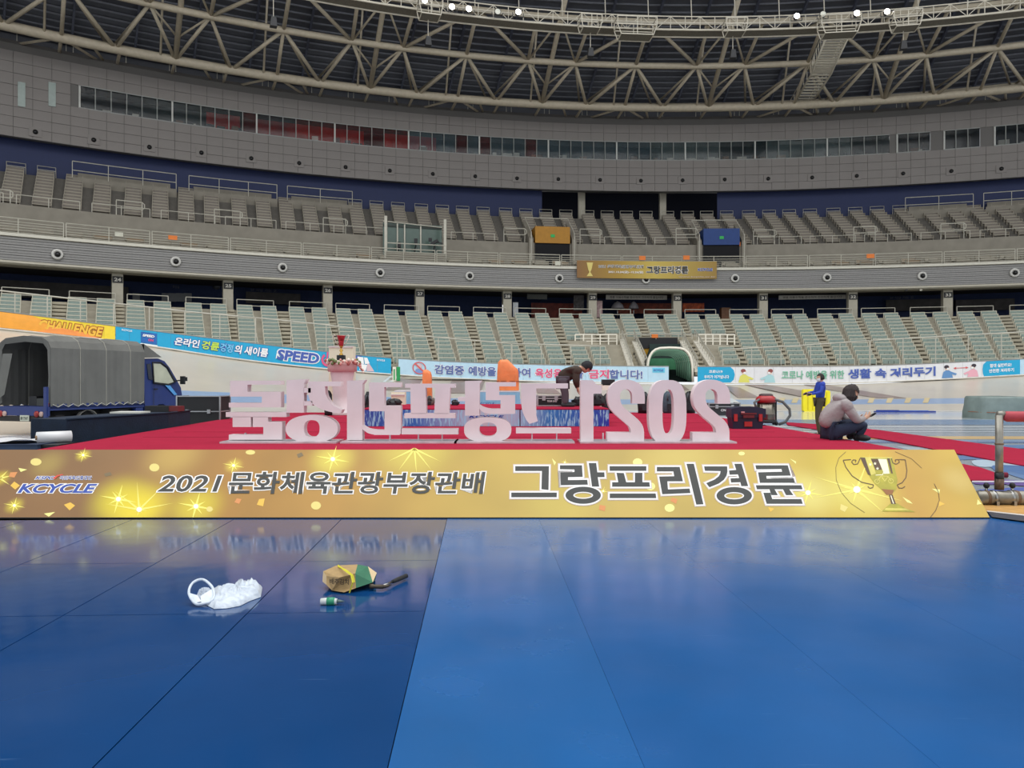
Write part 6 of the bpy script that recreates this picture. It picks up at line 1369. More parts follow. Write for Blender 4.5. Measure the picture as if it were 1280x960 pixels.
# ================================================================ things on and behind the stage
blk = mat('kit_black', (22, 24, 28)); alu = mat('aluminium_trim', (176, 178, 180), .3, .8, var=.08); navyp = mat('toolbox_navy', (24, 24, 54), .45, var=.06); redp = mat('toolbox_red', (176, 40, 40), .5, var=.05)
def flight_case(lb, px0, px1, py0, py1, Y, zb, depth=.5, m=None, txt=None):
    x0 = (px0 - 640) / F * Y; x1 = (px1 - 640) / F * Y; zt_ = EYE + (HOR - py0) * Y / F; c = ((x0 + x1) / 2, Y + depth / 2, zb)
    t = thing('flight_case', lb, 'case', c); mb = MB(); mb.box((c[0], c[1], (zb + zt_) / 2), (x1 - x0 - .03, depth - .03, zt_ - zb - .03)); mb.build('body', m or mat('case_black', (28, 30, 32), .6, var=.1), t)
    for sx_ in (x0, x1):
        for yy in (Y, Y + depth): MB().beam((sx_, yy, zb), (sx_, yy, zt_), .03).build('corner_trim', alu, t)
    mb = MB()
    for z in (zb + .015, zt_ - .015, zb + (zt_ - zb) * .72):
        mb.beam((x0, Y, z), (x1, Y, z), .022); mb.beam((x0, Y, z), (x0, Y + depth, z), .022); mb.beam((x1, Y, z), (x1, Y + depth, z), .022)
    mb.build('edge_trim', alu, t)
    for f_ in (.25, .75): MB().box((x0 + (x1 - x0) * f_, Y - .02, zb + (zt_ - zb) * .72), (.07, .03, .09)).build('latch', alu, t)
    if txt:
        mb = MB(); put_text(mb, txt, lambda u, v: Vector((u, Y - .02, v)), x0 + (x1 - x0) * .38, x0 + (x1 - x0) * .78, zb + (zt_ - zb) * .38, zb + (zt_ - zb) * .55, .02); mb.build('lettering', wtxt, t)
    return t
flight_case('large black flight case with steel corners left of the stage', 221, 275, 494.5, 530, 17.0, 0.0, .6)
flight_case('black and silver flight case on the podium beside the bending man', 672, 703, 494, 509, 15.9, PZ, .5, txt='TOUR CASE')
flight_case('dark grey flight case at the stage back right of the digit 2', 886, 925, 503.5, 519, 18.6, SZ, .5, mat('case_grey', (52, 56, 60), .6, var=.1), txt='CINELUX')
# toolbox
t = thing('toolbox', 'navy and red plastic toolbox on the red carpet right of the letters', 'toolbox', (4.2, 13.9, SZ)); Yt = 13.85
X_ = lambda px: (px - 640) / F * Yt; Z_ = lambda py: EYE + (HOR - py) * Yt / F
mb = MB(); mb.prism([(X_(916.5), SZ), (X_(953), SZ), (X_(955), Z_(522)), (X_(915), Z_(522))], lambda a, b: (a, Yt, b), lambda a, b: (a, Yt + .32, b)); mb.build('body', navyp, t)
mb = MB(); mb.prism([(X_(914), Z_(522)), (X_(957), Z_(522)), (X_(957), Z_(511)), (X_(945), Z_(508.6)), (X_(926), Z_(508.6)), (X_(914), Z_(511))], lambda a, b: (a, Yt - .02, b), lambda a, b: (a, Yt + .34, b)); mb.build('lid', navyp, t)
for x in (919, 950): MB().box((X_(x), Yt - .035, Z_(522)), (.06, .03, .13)).build('latch', redp, t)
mb = MB(); mb.box((X_(935), Yt - .04, Z_(517)), (.28, .03, .03)); mb.box((X_(935), Yt - .04, Z_(520.5)), (.2, .03, .05)); mb.build('handle', mat('handle_dark_red', (104, 26, 34), .5), t)
mb = MB(); mb.box((X_(935), Yt - .01, Z_(530)), (.14, .03, .09)); mb.build('sticker', redp, t); mb = MB(); mb.box((X_(928), Yt - .03, Z_(515.5)), (.06, .02, .035)); mb.build('label_plate', mat('print_pale_red', (214, 150, 150), .5, var=0), t)
# vacuum cleaner
t = thing('vacuum_cleaner', 'steel drum vacuum cleaner with red head and grey hose beside the toolbox', 'vacuum cleaner', (0, 0, 0)); Yv = 15.0; xv = (957.5 - 640) / F * Yv; t.location = (xv, Yv, SZ); ORG[t.name] = Vector((xv, Yv, SZ))
zv = lambda py: EYE + (HOR - py) * Yv / F
mb = MB(); mb.lathe((xv, Yv, 0), [(.17, SZ + .10), (.175, SZ + .12), (.17, zv(518)), (.175, zv(517.5)), (.17, zv(517)), (.17, zv(503))], 22); mb.build('drum', mat('drum_steel', (128, 122, 112), .25, .9, var=.15, scale=6), t)
mb = MB(); mb.lathe((xv, Yv, 0), [(.185, zv(503)), (.20, zv(500)), (.18, zv(497)), (.12, zv(494))], 20); mb.build('head', mat('vacuum_red', (172, 40, 44), .4, var=.05), t)
mb = MB(); mb.lathe((xv, Yv, 0), [(.14, zv(496.5)), (.13, zv(493)), (.09, zv(492))], 16); mb.build('motor_cap', mat('vacuum_dark', (70, 50, 52), .5), t)
mb = MB(); mb.lathe((xv, Yv, 0), [(.20, SZ + .05), (.20, SZ + .10), (.12, SZ + .11)], 16); mb.beam((xv + .2, Yv + .02, SZ + .05), (xv + .2, Yv + .02, zv(500)), .03); mb.build('base', blk, t)
for dx, dy in ((-.17, -.1), (.17, -.1), (.2, .14), (-.17, .14)): MB().lathe((xv + dx, Yv + dy, SZ + .04), [(.04, -.02), (.04, .02)], 12, 'X').build('wheel', blk, t)
mb = MB(); mb.tube([(xv - .16, Yv - .1, zv(499)), (xv - .27, Yv - .12, zv(503)), (xv - .24, Yv - .15, zv(509))], .025, 8)
pts = [(xv + .12, Yv - .12, zv(499)), (xv + .28, Yv - .14, zv(502)), (xv + .41, Yv - .15, zv(511)), (xv + .42, Yv - .15, zv(519)), (xv + .33, Yv - .15, zv(527)), (xv + .2, Yv - .14, zv(530))]
mb.tube([Vector((a, 0, b)).xzy * 1 if 0 else Vector((a, y, b)) for a, y, b in pts], .027, 8); mb.build('hose', mat('hose_grey', (96, 98, 98), .5, var=.1, scale=30), t)
# heaps of black gear bags
def bag(lb, cx, py0, py1, w, Y, zb, seed, m=None):
    x = (cx - 640) / F * Y; h = EYE + (HOR - py0) * Y / F - zb; rnd = random.Random(seed); t = thing('gear_bag', lb, 'bag', (x, Y, zb)); ww = w / F * Y
    mb = MB(); bb = len(mb.v); mb.lathe((x, Y, zb), [(ww * .42, 0), (ww * .5, h * .15), (ww * .48, h * .55), (ww * .36, h * .85), (ww * .15, h)], 14, sy=.8)
    mb.v = [(a + rnd.uniform(-.03, .03), b + rnd.uniform(-.03, .03), max(zb, c_ + rnd.uniform(-.03, .03) if c_ > zb + .02 else c_)) for a, b, c_ in mb.v]; mb.build('shell', m or blk, t)
    for k in (-1, 1):
        mb = MB(); mb.tube([(x + k * ww * .15, Y - ww * .36, zb + h * .6), (x + k * ww * .2, Y - ww * .46, zb + h * .75), (x + k * ww * .12, Y - ww * .3, zb + h * .92)], .018, 6); mb.build('strap', mat('strap_grey', (70, 72, 78), .7), t)
    MB().box((x, Y - ww * .40, zb + h * .3), (ww * .4, .06, h * .3)).build('pocket', mat('pocket_dark', (36, 38, 44), .8), t)
bag('black gear bag on the podium just left of the digit 1', 722, 497, 509, 14, 16.2, PZ, 1); bag('black gear bag on the podium seen right of the digit 1', 746, 491, 510, 22, 16.3, PZ, 2)
bag('large black gear bag on the stage behind the left digit 2', 760, 492, 513, 16, 20.5, SZ, 3); bag('black gear bag seen between the left 2 and the zero', 805, 491, 513, 16, 20.5, SZ, 4)
bag('blue grey gear bag seen through the zero', 836, 490, 513, 16, 20.6, SZ, 5, mat('bag_blue_grey', (66, 80, 92), .7, var=.3, scale=12)); bag('black gear bag seen right of the zero', 861, 490, 514, 17, 20.6, SZ, 6)
bag('black gear bag right of the flower pedestal', 460, 491, 512, 12, 16.0, SZ, 7); bag('small black gear box seen right of the syllable 프', 569, 501, 509.5, 10, 16.6, PZ, 8); bag('brown grey gear bag seen through the syllable 프', 537, 496, 509, 12, 16.6, PZ, 9, mat('bag_brown_grey', (110, 100, 92), .7, var=.3, scale=12))
bag('flat dark gear bag seen through the syllable 리', 492, 499, 509.5, 22, 16.4, PZ, 10); bag('dark bag behind the oval of the syllable 경', 410, 489, 512, 10, 19.2, SZ, 11)
x = (792 - 640) / F * 20.9; t = thing('camera_with_lamp', 'black stage camera topped with a white lamp behind the digit 2', 'camera', (x - .5, 20.9, SZ)); xx = (760 - 640) / F * 20.9
mb = MB(); mb.box((xx, 20.9, EYE + (HOR - 478) * 20.9 / F), (.34, .3, .16)); mb.build('camera_body', blk, t); mb = MB(); mb.box((xx - .05, 20.85, EYE + (HOR - 484) * 20.9 / F), (.26, .2, .16)); mb.build('lamp_box', tw, t); MB().tube([(xx, 20.9, SZ), (xx, 20.9, EYE + (HOR - 480) * 20.9 / F)], .03, 8).build('pole', blk, t)
# tables behind the podium
cloth_b = mat('cloth_pale_blue', (138, 192, 224), .7, var=.06, bump=.2)
def table(lb, px0, px1, pyt, Y, zb, txt=None):
    x0 = (px0 - 640) / F * Y; x1 = (px1 - 640) / F * Y; zt_ = EYE + (HOR - pyt) * Y / F; t = thing('cloth_table', lb, 'table', ((x0 + x1) / 2, Y + .3, zb))
    mb = MB(); mb.box(((x0 + x1) / 2, Y + .3, zt_ - .015), (x1 - x0, .62, .03)); mb.build('tabletop', mat('table_white', (222, 228, 232), .5), t)
    n = 12; mb = MB(); lo = []; hi = []
    for i in range(n + 1):
        a = x0 + (x1 - x0) * i / n; hi.append((a, Y - .005, zt_ - .005)); lo.append((a, Y - .02 - .03 * (i % 2), zb + .03))
    for i in range(n): mb.quad(lo[i], lo[i + 1], hi[i + 1], hi[i])
    for xx_ in (x0, x1): mb.quad((xx_, Y, zt_ - .005), (xx_, Y + .6, zt_ - .005), (xx_, Y + .6, zb + .03), (xx_, Y, zb + .03))
    mb.build('cloth_skirt', cloth_b, t)
    for xx_ in (x0 + .05, x1 - .05):
        for yy in (Y + .08, Y + .54): MB().beam((xx_, yy, zb), (xx_, yy, zt_ - .03), .03).build('leg', steel, t)
    if txt: mb = MB(); put_text(mb, txt, lambda u, v: P(u, v, Y - .07), 600, 618, 506, 503, .01, .2); mb.build('lettering', kblue, t)
    return zt_
zt1 = table('pale blue lettered table carrying the tall orange cover', 600, 650, 488.5, 18.2, SZ, 'KCYCLE'); zt2 = table('pale blue cloth table near the flower pedestal', 493, 530, 488, 18.4, SZ)
mb = MB(); c = P(504, 492, 17.9); t = thing('cream_carton', 'cream carton on the podium seen inside the syllable 리', 'carton', (c.x, 17.2, PZ)); mb.box((c.x, 17.2, PZ + .14), (.30, .26, .28)); mb.build('body', mat('cream_panel', (236, 230, 204)), t); MB().box((c.x, 17.06, PZ + .22), (.32, .03, .03)).build('flap', mat('base_pale', (222, 212, 210)), t)
orng = mat('tarp_orange', (236, 132, 74), .45, var=.12, scale=5, bump=.5, bscale=9)
def draped(lb, px0, px1, py0, Y, zb, m, name='draped_cover', cat='cover', slope=.35, seed=1, depth=.45, top=.7):
    rnd = random.Random(seed); x0 = (px0 - 640) / F * Y; x1 = (px1 - 640) / F * Y; zt_ = EYE + (HOR - py0) * Y / F; t = thing(name, lb, cat, ((x0 + x1) / 2, Y + depth / 2, zb)); n = 12; mb = MB(); mb.smooth = True; rings = []
    for k, (f_, s_) in enumerate(((0, 1.0), (.3, 1.0), (.6, .98), (.92, .5 + top * .5 if top > .8 else .9), (1.0, top))):
        rr = []
        for i in range(n * 2):
            a = 2 * PI * i / (n * 2); cx_ = math.copysign(abs(math.cos(a)) ** .5, math.cos(a)); sy_ = math.copysign(abs(math.sin(a)) ** .5, math.sin(a))
            w_ = .045 * math.sin(i * 2.7 + seed) * (1 - f_ * .6)
            X__ = (x0 + x1) / 2 + (x1 - x0) / 2 * s_ * cx_ * (1 + w_); zz = zb + (zt_ - zb) * f_
            if f_ > .8: zz -= max(0, cx_) * slope * (zt_ - zb) * f_ * .5
            rr.append((X__, Y + depth / 2 + depth / 2 * s_ * sy_ * (1 + w_ * 2), zz))
        rings.append(rr)
    vs = [p for r_ in rings for p in r_]; N = n * 2; fs = [(k * N + i, k * N + (i + 1) % N, (k + 1) * N + (i + 1) % N, (k + 1) * N + i) for k in range(4) for i in range(N)] + [tuple(range(4 * N, 5 * N))]
    mb.add(vs, fs); mb.build('sheet', m, t)
    mb = MB(); mb.tube([( (x0 + x1) / 2 + (x1 - x0) / 2 * 1.0 * math.copysign(abs(math.cos(a)) ** .5, math.cos(a)), Y + depth / 2 + depth / 2 * 1.0 * math.copysign(abs(math.sin(a)) ** .5, math.sin(a)), zb + (zt_ - zb) * .3) for a in [2 * PI * i / 20 for i in range(20)]], .012, 5, closed=True); mb.build('tie_cord', mat('cord_brown', (150, 84, 50), .8), t)
draped('tall orange sheet cover standing on the pale blue table in front of the board', 621, 648.5, 449.5, 18.35, zt1 + .005, orng, seed=3, slope=.5)
draped('small orange sheet cover on a stand seen above the syllable 프', 527, 539.5, 462, 18.6, zt2 + .005 if False else SZ, orng, seed=6, slope=.1, depth=.25)
draped('grey green tarpaulin over equipment on the infield at the right edge', 1234, 1345, 496, 31.4, 0.0, mat('tarp_green', (126, 140, 136), .6, var=.12, bump=.4, bscale=4), 'covered_equipment', 'tarpaulin', .12, 9, 2.2, .95)
# yellow pads, blue board
for k, (a, b, y) in enumerate(((1004, 1022, 486.5), (1024, 1038, 488))):
    Yq = 39.6; x0 = (a - 640) / F * Yq; x1 = (b - 640) / F * Yq; zt_ = EYE + (HOR - y) * Yq / F; t = thing('crash_pad', '%s yellow crash pad behind the man in blue' % ('wider left' if k == 0 else 'narrower right'), 'pad', ((x0 + x1) / 2, Yq, 0)); yp = mat('pad_yellow', (244, 226, 30), .5, var=.05)
    mb = MB(); mb.prism(round_poly([(x0, 0), (x1, 0), (x1, zt_), (x0, zt_)], .12), lambda u, v: (u, Yq, v), lambda u, v: (u, Yq + .25, v)); mb.build('body', yp, t)
    for f_ in (.33, .66): MB().box((x0 + (x1 - x0) * f_, Yq - .015, zt_ / 2), (.04, .03, zt_ * .86)).build('rib', mat('pad_yellow_deep', (216, 198, 30), .5), t)
t = thing('blue_barrier', 'long low blue barrier lying on the infield right of the sitting man', 'barrier', G(1130, 515.3)); Yq = 38.6; x0 = (1094 - 640) / F * Yq; x1 = (1168 - 640) / F * Yq
mb = MB(); mb.box(((x0 + x1) / 2, Yq, .04), (x1 - x0, .3, .06)); mb.build('board', mat('barrier_blue', (40, 64, 150), .5, var=.15, scale=3), t); mb = MB(); mb.beam((x0, Yq - .12, .10), (x0 + 1.2, Yq, .09), .05); mb.build('bar', mat('barrier_blue', (40, 64, 150)), t); mb = MB(); mb.box(((x0 + x1) / 2 + .4, Yq + .05, .085), (1.6, .15, .025)); mb.build('plate', mat('plate_blue_pale', (110, 140, 200), .4), t)
# things at the left of the stage
t = thing('covered_bench', 'long bench under dark navy velvet cloth at the stage left edge', 'bench', (0, 0, 0)); Yc = 13.2
t.location = ((160 - 640) / F * Yc, Yc + .4, 0); ORG[t.name] = Vector(t.location)
zc_ = 1.0
velv = mat('velvet_navy', (16, 32, 52), .95, var=.2, scale=6, bump=.3, bscale=30)
mb = MB(); mb.prism([(-6.92, 11.8), (-6.42, 14.2), (-6.52, 15.4), (-7.3, 15.4), (-7.6, 12.0)], lambda a, b: (a, b, zc_), lambda a, b: (a, b, 0)); mb.build('cloth', velv, t)
mb = MB(); mb.tube([(-6.92, 11.8, zc_), (-6.42, 14.2, zc_), (-6.52, 15.4, zc_)], .018, 6); mb.build('hem', velv, t)
mb = MB(); c = (-7.03, 14.0, zc_ + .02); mb.box(c, (.55, .4, .03)); mb.build('white_panel', mat('panel_white_flat', (214, 214, 206), .5), label='flat white panel on the dark covered bench', cat='panel')
t = thing('speaker_box', 'black box with dark red end lying on the covered bench', 'box', (-6.75, 14.8, zc_)); mb = MB(); xx = -6.85; mb.box((xx, 14.8, zc_ + .06), (.46, .3, .11)); mb.build('body', blk, t); xx = -6.53; MB().box((xx, 14.8, zc_ + .06), (.18, .28, .10)).build('end', mat('box_dark_red', (104, 36, 40), .6), t)
# white roll and sheet by the banner's left end
Yr = 10.9; t = thing('crate', 'dark navy covered crate behind the left end of the gold banner', 'crate', (-6.9, Yr, 0)); xa = (-60 - 640) / F * Yr; xb_ = (52 - 640) / F * Yr; zcr = EYE + (HOR - 556) * Yr / F
mb = MB(); mb.box(((xa + xb_) / 2, Yr + .3, zcr / 2), (xb_ - xa, .8, zcr)); mb.build('cover', mat('cover_navy_check', (40, 58, 84), .7, var=.3, scale=3), t); MB().box(((xa + xb_) / 2, Yr + .3, zcr + .006), (xb_ - xa + .02, .82, .012)).build('lid', mat('lid_navy', (30, 44, 70), .6), t)
t = thing('vinyl_roll', 'fat white vinyl roll lying at the stage left corner', 'roll', ((66 - 640) / F * 11.0, 11.0, zcr)); ya = 11.3
xa = (48 - 640) / F * ya; xb_ = (84 - 640) / F * ya; 
mb = MB(); mb.tube([(xa + .1, ya - .2, zcr + .085), (xb_, ya + .1, zcr + .085)], .085, 16); mb.build('roll', mat('vinyl_white', (220, 220, 222), .4, var=.03), t); mb = MB(); mb.tube([(xa + .09, ya - .22, zcr + .085), (xa + .12, ya - .2, zcr + .085)], .035, 10); mb.build('core', mat('core_brown', (150, 120, 90), .7), t)
t2 = thing('trestle', 'low dark trestle under the white vinyl roll', 'trestle', ((66 - 640) / F * 11.2, 11.2, 0)); mb = MB(); mb.box(((xa + xb_) / 2 + .02, ya - .17, zcr - .02), (.62, .5, .04)); mb.build('top', blk, t2)
for dx in (-.25, .25):
    for dy in (-.18, .18): MB().beam(((xa + xb_) / 2 + dx, ya - .17 + dy, 0), ((xa + xb_) / 2 + dx, ya - .17 + dy, zcr - .04), .04).build('leg', blk, t2)
mb = MB(); q = [P(-40, 557, Yr), P(28, 561.5, 10.0), P(15, 556, 10.6), P(-30, 550, 11)]; mb.smooth = True
n = 10
for i in range(n):
    for j in range(5):
        def sp_(a, b): return Vector((-7.9 + a * .95, Yr - .02 + b * .6, zcr + .03 + .05 * abs(math.sin(a * 5 + b * 3)) * (1 - b * .3)))
        mb.quad(sp_(i / n, j / 5), sp_((i + 1) / n, j / 5), sp_((i + 1) / n, (j + 1) / 5), sp_(i / n, (j + 1) / 5))
mb.build('crumpled_sheet', mat('vinyl_white', (220, 220, 222)), label='crumpled white sheet on the dark crate at the far left', cat='sheet')

# ================================================================ truck
rzT = -math.atan2(.31, .95); t = thing('truck', 'blue light truck with grey tarpaulin cover, tail towards the stage', 'truck', (-13.25, 21.8, 0), rzT)
tbl = mat('truck_blue', (34, 52, 112), .35, var=.08, scale=2); tarp = mat('tarp_grey', (106, 106, 102), .75, var=.10, scale=1.6, bump=.35, bscale=5); tyre = mat('tyre', (30, 30, 30), .85, var=.1); dk = mat('chassis_dark', (44, 42, 42), .8, var=.15)
W = 2.0
def TB(name, m, fn, **kw): mb = MB(); fn(mb); return mb.build(name, m, kw.pop('par', t), local=True, **kw)
# tarpaulin: ribbed arched cover, with thickness
prof = [(-W - .02, .86), (-W - .02, 2.55), (-W + .08, 2.78), (-W + .3, 2.9), (-W / 2, 2.96), (-.3, 2.9), (-.08, 2.78), (.02, 2.55), (.02, .86)]
mb = MB(); mb.smooth = True; ysx = frange(0, 3.5, .125); rows_ = []
for i, y in enumerate(ysx):
    k = min(abs(y - s_) for s_ in (.05, 1.0, 1.95, 2.9, 3.5)); sag = .035 * min(1, k / .3)
    rr = []
    for j, (x, z) in enumerate(prof):
        zz = z - (sag if 1 < j < 7 else 0); xx = x + (sag if x < -1 else -sag) * .6
        if z < 1: zz = z + .03 * math.sin(y * 19) ; xx += .015 * math.sin(y * 23)
        if y < .2 and 1 < j < 7: zz -= .04
        rr.append((xx, y, zz))
    rows_.append(rr)
for a, b in zip(rows_, rows_[1:]):
    for j in range(len(prof) - 1): mb.quad(a[j], b[j], b[j + 1], a[j + 1])
fr = rows_[-1]; mb.add(fr, [tuple(range(len(fr)))])
mb.build('tarpaulin', tarp, t, local=True)
# rear drape frame: gathered edge
mb = MB(); mb.smooth = True; inn = [(-W + .08, .95), (-W + .08, 2.5), (-W + .2, 2.68), (-W / 2, 2.74), (-.32, 2.68), (-.16, 2.5), (-.12, 1.7), (-.16, 1.0), (-.02, .92)]
for j in range(8): mb.quad((rows_[0][j][0], -.01, rows_[0][j][2]), (rows_[0][j + 1][0], -.01, rows_[0][j + 1][2]), (inn[j + 1][0], .05, inn[j + 1][1]), (inn[j][0], .05, inn[j][1]))
mb.build('rear_drape', tarp, t, local=True)
for y in (1.0, 1.95, 2.9): TB('cover_seam', mat('seam_pale', (150, 148, 138), .7), lambda m_: m_.tube([(x * 1.004 + .002, y, z + .006) for x, z in prof], .014, 5))
TB('cord', mat('cord_pale', (186, 184, 174), .7), lambda m_: m_.tube([(.05, .05 + i * .17, .84 if i % 2 else .92) for i in range(21)], .01, 4))
TB('flap', tarp, lambda m_: m_.quad((-W + .2, -.02, 2.4), (-W + .05, -.12, 1.0), (-W + .3, -.05, 1.2), (-W + .55, .0, 2.4)))
TB('cab_visor', tarp, lambda m_: m_.add([(.0, 3.5, 2.82), (-W, 3.5, 2.82), (-W + .1, 4.3, 2.40), (-.02, 4.3, 2.40), (.0, 3.5, 2.36), (-W, 3.5, 2.36)], [(0, 1, 2, 3), (4, 0, 3), (1, 5, 2), (5, 4, 3, 2)]))
TB('inner_frame', mat('frame_steel_dark', (110, 106, 100), .6), lambda m_: [m_.beam((x, 3.3, .95), (x, 3.3, 2.6), .03) for x in (-1.55, -1.25, -.95, -.65)] + [m_.beam((-W + .1, 3.3, z), (-.1, 3.3, z), .03) for z in (1.35, 1.85)])
TB('inner_board', mat('board_brown_truck', (132, 84, 44), .7, var=.2), lambda m_: m_.add([(-W + .1, 3.25, .95), (-.7, 3.25, .95), (-1.0, 3.25, 1.5), (-W + .1, 3.25, 1.7)], [(0, 1, 2, 3)]))
TB('bed', tbl, lambda m_: (m_.box((-W / 2, 1.75, .80), (W, 3.5, .12)), m_.box((-.02, 1.75, .86), (.04, 3.5, .14))))
TB('tailgate', tbl, lambda m_: m_.box((-W / 2, -.04, .72), (W, .07, .26)))
TB('corner_post', tbl, lambda m_: m_.box((-.06, -.08, .75), (.10, .08, 1.35)))
TB('rear_bumper', dk, lambda m_: m_.box((-W / 2, -.02, .50), (W * .96, .10, .16)))
TB('number_plate', mat('plate_pale', (200, 204, 186), .5, var=.05), lambda m_: m_.box((-.85, -.10, .52), (.34, .02, .17)))
TB('plate_number', mat('plate_green_dark', (60, 70, 60), .5, var=0), lambda m_: put_text(m_, '80 7547', lambda u, v: Vector((u, -.115, v)), -.99, -.71, .47, .56, .02))
for x in (-.40, -W + .20): TB('tail_lamp', mat('lamp_red', (150, 34, 30), .3, var=0), lambda m_: m_.lathe((x, -.09, .64), [(.09, .02), (.09, -.02), (.05, -.04)], 16, 'Y'))
for x in (-.22, -W + .36): TB('reverse_lamp', mat('lamp_pale', (190, 160, 150), .3, var=0), lambda m_: m_.lathe((x, -.09, .64), [(.075, .02), (.075, -.02), (.04, -.03)], 16, 'Y'))
def wheel(x, y, r, w=.18):
    ow = TB('wheel', tyre, lambda m_: m_.lathe((x, y, r), [(r * .6, -w / 2), (r * .94, -w / 2), (r, -w * .3), (r, w * .3), (r * .94, w / 2), (r * .6, w / 2)], 24, 'X'))
    TB('hub', mat('hub_grey', (128, 122, 114), .5), lambda m_: m_.lathe((x, y, r), [(r * .58, -w * .35), (r * .58, w * .38), (r * .3, w * .42), (r * .2, w * .55)], 18, 'X'), par=ow)
for x in (-.18, -.40, -W + .18, -W + .40): wheel(x, 1.35, .30)
for x in (-.14, -W + .14): wheel(x, 4.28, .34)
TB('chassis', dk, lambda m_: (m_.box((-W / 2, 2.2, .60), (.8, 4.2, .16)), m_.box((-.3, 2.6, .55), (.4, .7, .3)), m_.box((-.35, .5, .5), (.3, .3, .2))))
TB('mudguard', mat('guard_grey', (120, 118, 112), .6), lambda m_: [m_.beam((-.10, 1.35 + .40 * math.cos(a), .32 + .40 * math.sin(a)), (-.10, 1.35 + .40 * math.cos(a + .4), .32 + .40 * math.sin(a + .4)), .12, .02) for a in (.2, .6, 1.0, 1.4, 1.8, 2.2, 2.6)])
# cab shell from its side profile, wheel arch cut out
cp = [(3.56, 2.33), (4.2, 2.36), (4.5, 2.27), (4.72, 2.05), (5.0, 1.66), (5.2, 1.36), (5.28, 1.0), (5.26, .55), (4.70, .52)] + [(4.28 + .42 * math.cos(a), .40 + .42 * math.sin(a)) for a in (.3, .8, 1.3, 1.84, 2.34, 2.84)] + [(3.84, .52), (3.56, .55)]
o_cab = TB('cab', tbl, lambda m_: m_.prism(cp, lambda y, z: (-.02 - max(0, z - 1.4) * .07, y, z), lambda y, z: (-W + .02 + max(0, z - 1.4) * .07, y, z)))
sidex = lambda z: .0 - max(0, z - 1.4) * .07
TB('window_door', mat('truck_glass', (188, 190, 170), .1, var=.1), lambda m_: m_.add([(sidex(z) - .008, y, z) for y, z in ((3.98, 2.18), (4.28, 2.18), (4.55, 2.02), (4.86, 1.56), (4.6, 1.50), (3.98, 1.56))], [(0, 1, 2, 3, 4, 5)]), par=o_cab)
TB('window_quarter', mat('truck_glass_dark', (60, 64, 74), .1, var=.1), lambda m_: m_.add([(sidex(z) - .008, y, z) for y, z in ((3.68, 2.16), (3.86, 2.18), (3.9, 1.62), (3.72, 1.66))], [(0, 1, 2, 3)]), par=o_cab)
TB('window_seal', mat('seal_black', (24, 24, 26), .6, var=0), lambda m_: m_.tube([(sidex(z) - .006, y, z) for y, z in ((3.94, 2.22), (4.3, 2.22), (4.6, 2.06), (4.93, 1.56), (4.6, 1.46), (3.94, 1.52))], .03, 6, closed=True))
TB('windscreen', mat('truck_glass_dark', (60, 64, 74)), lambda m_: m_.add([(-.12, 4.56, 2.24), (-W + .12, 4.56, 2.24), (-W + .08, 5.17, 1.42), (-.08, 5.17, 1.42)], [(0, 1, 2, 3)]), par=o_cab)
TB('door_line', mat('seal_black', (24, 24, 26)), lambda m_: m_.tube([(.003, 3.92, 1.5), (.003, 3.92, .62)], .008, 4) )
TB('door_handle', blk, lambda m_: m_.box((.0, 4.02, 1.32), (.03, .14, .04)), par=o_cab)
TB('decal', mat('decal_sky', (90, 160, 224), .4, var=0), lambda m_: m_.add([(.004, 4.42, 1.46), (.004, 4.66, 1.44), (.004, 5.0, 1.12), (.004, 4.86, 1.10)], [(0, 1, 2, 3)]))
TB('side_step', tbl, lambda m_: m_.box((-.06, 3.3, .62), (.12, .3, .2)))
TB('mirror', blk, lambda m_: (m_.box((.22, 5.02, 1.62), (.16, .08, .28)), m_.beam((0, 4.95, 1.6), (.2, 5.0, 1.62), .04), m_.box((.1, 5.28, 1.66), (.12, .08, .14))), par=o_cab)
TB('steering_wheel', blk, lambda m_: m_.tube([(-.35 + .16 * math.cos(a), 4.7 + .05 * math.sin(a), 1.55 + .18 * math.sin(a)) for a in [k * PI / 6 for k in range(12)]], .016, 5, closed=True))
ORG['truckload'] = Vector((0, 0, 0))
def tl(x, y, z): m3 = Matrix.Rotation(rzT, 3, 'Z'); return Vector((-13.25, 21.8, 0)) + m3 @ Vector((x, y, z))
for k, (x, w, h, m, lb) in enumerate(((-1.02, .30, .26, blk, 'black box in the truck bed, left'), (-.72, .34, .2, mat('box_grey_dark', (64, 66, 64), .6), 'dark grey box in the truck bed, middle'), (-.5, .2, .24, mat('box_orange', (206, 112, 44), .5), 'orange box in the truck bed, right'))):
    c = tl(x, .45, .865); t3 = thing('cargo_box', lb, 'box', c, rzT); mb = MB(); mb.box((0, 0, h / 2), (w, .3, h)); mb.build('body', m, t3, local=True); mb = MB(); mb.box((0, 0, h + .01), (w * .9, .28, .02)); mb.build('lid', m, t3, local=True)

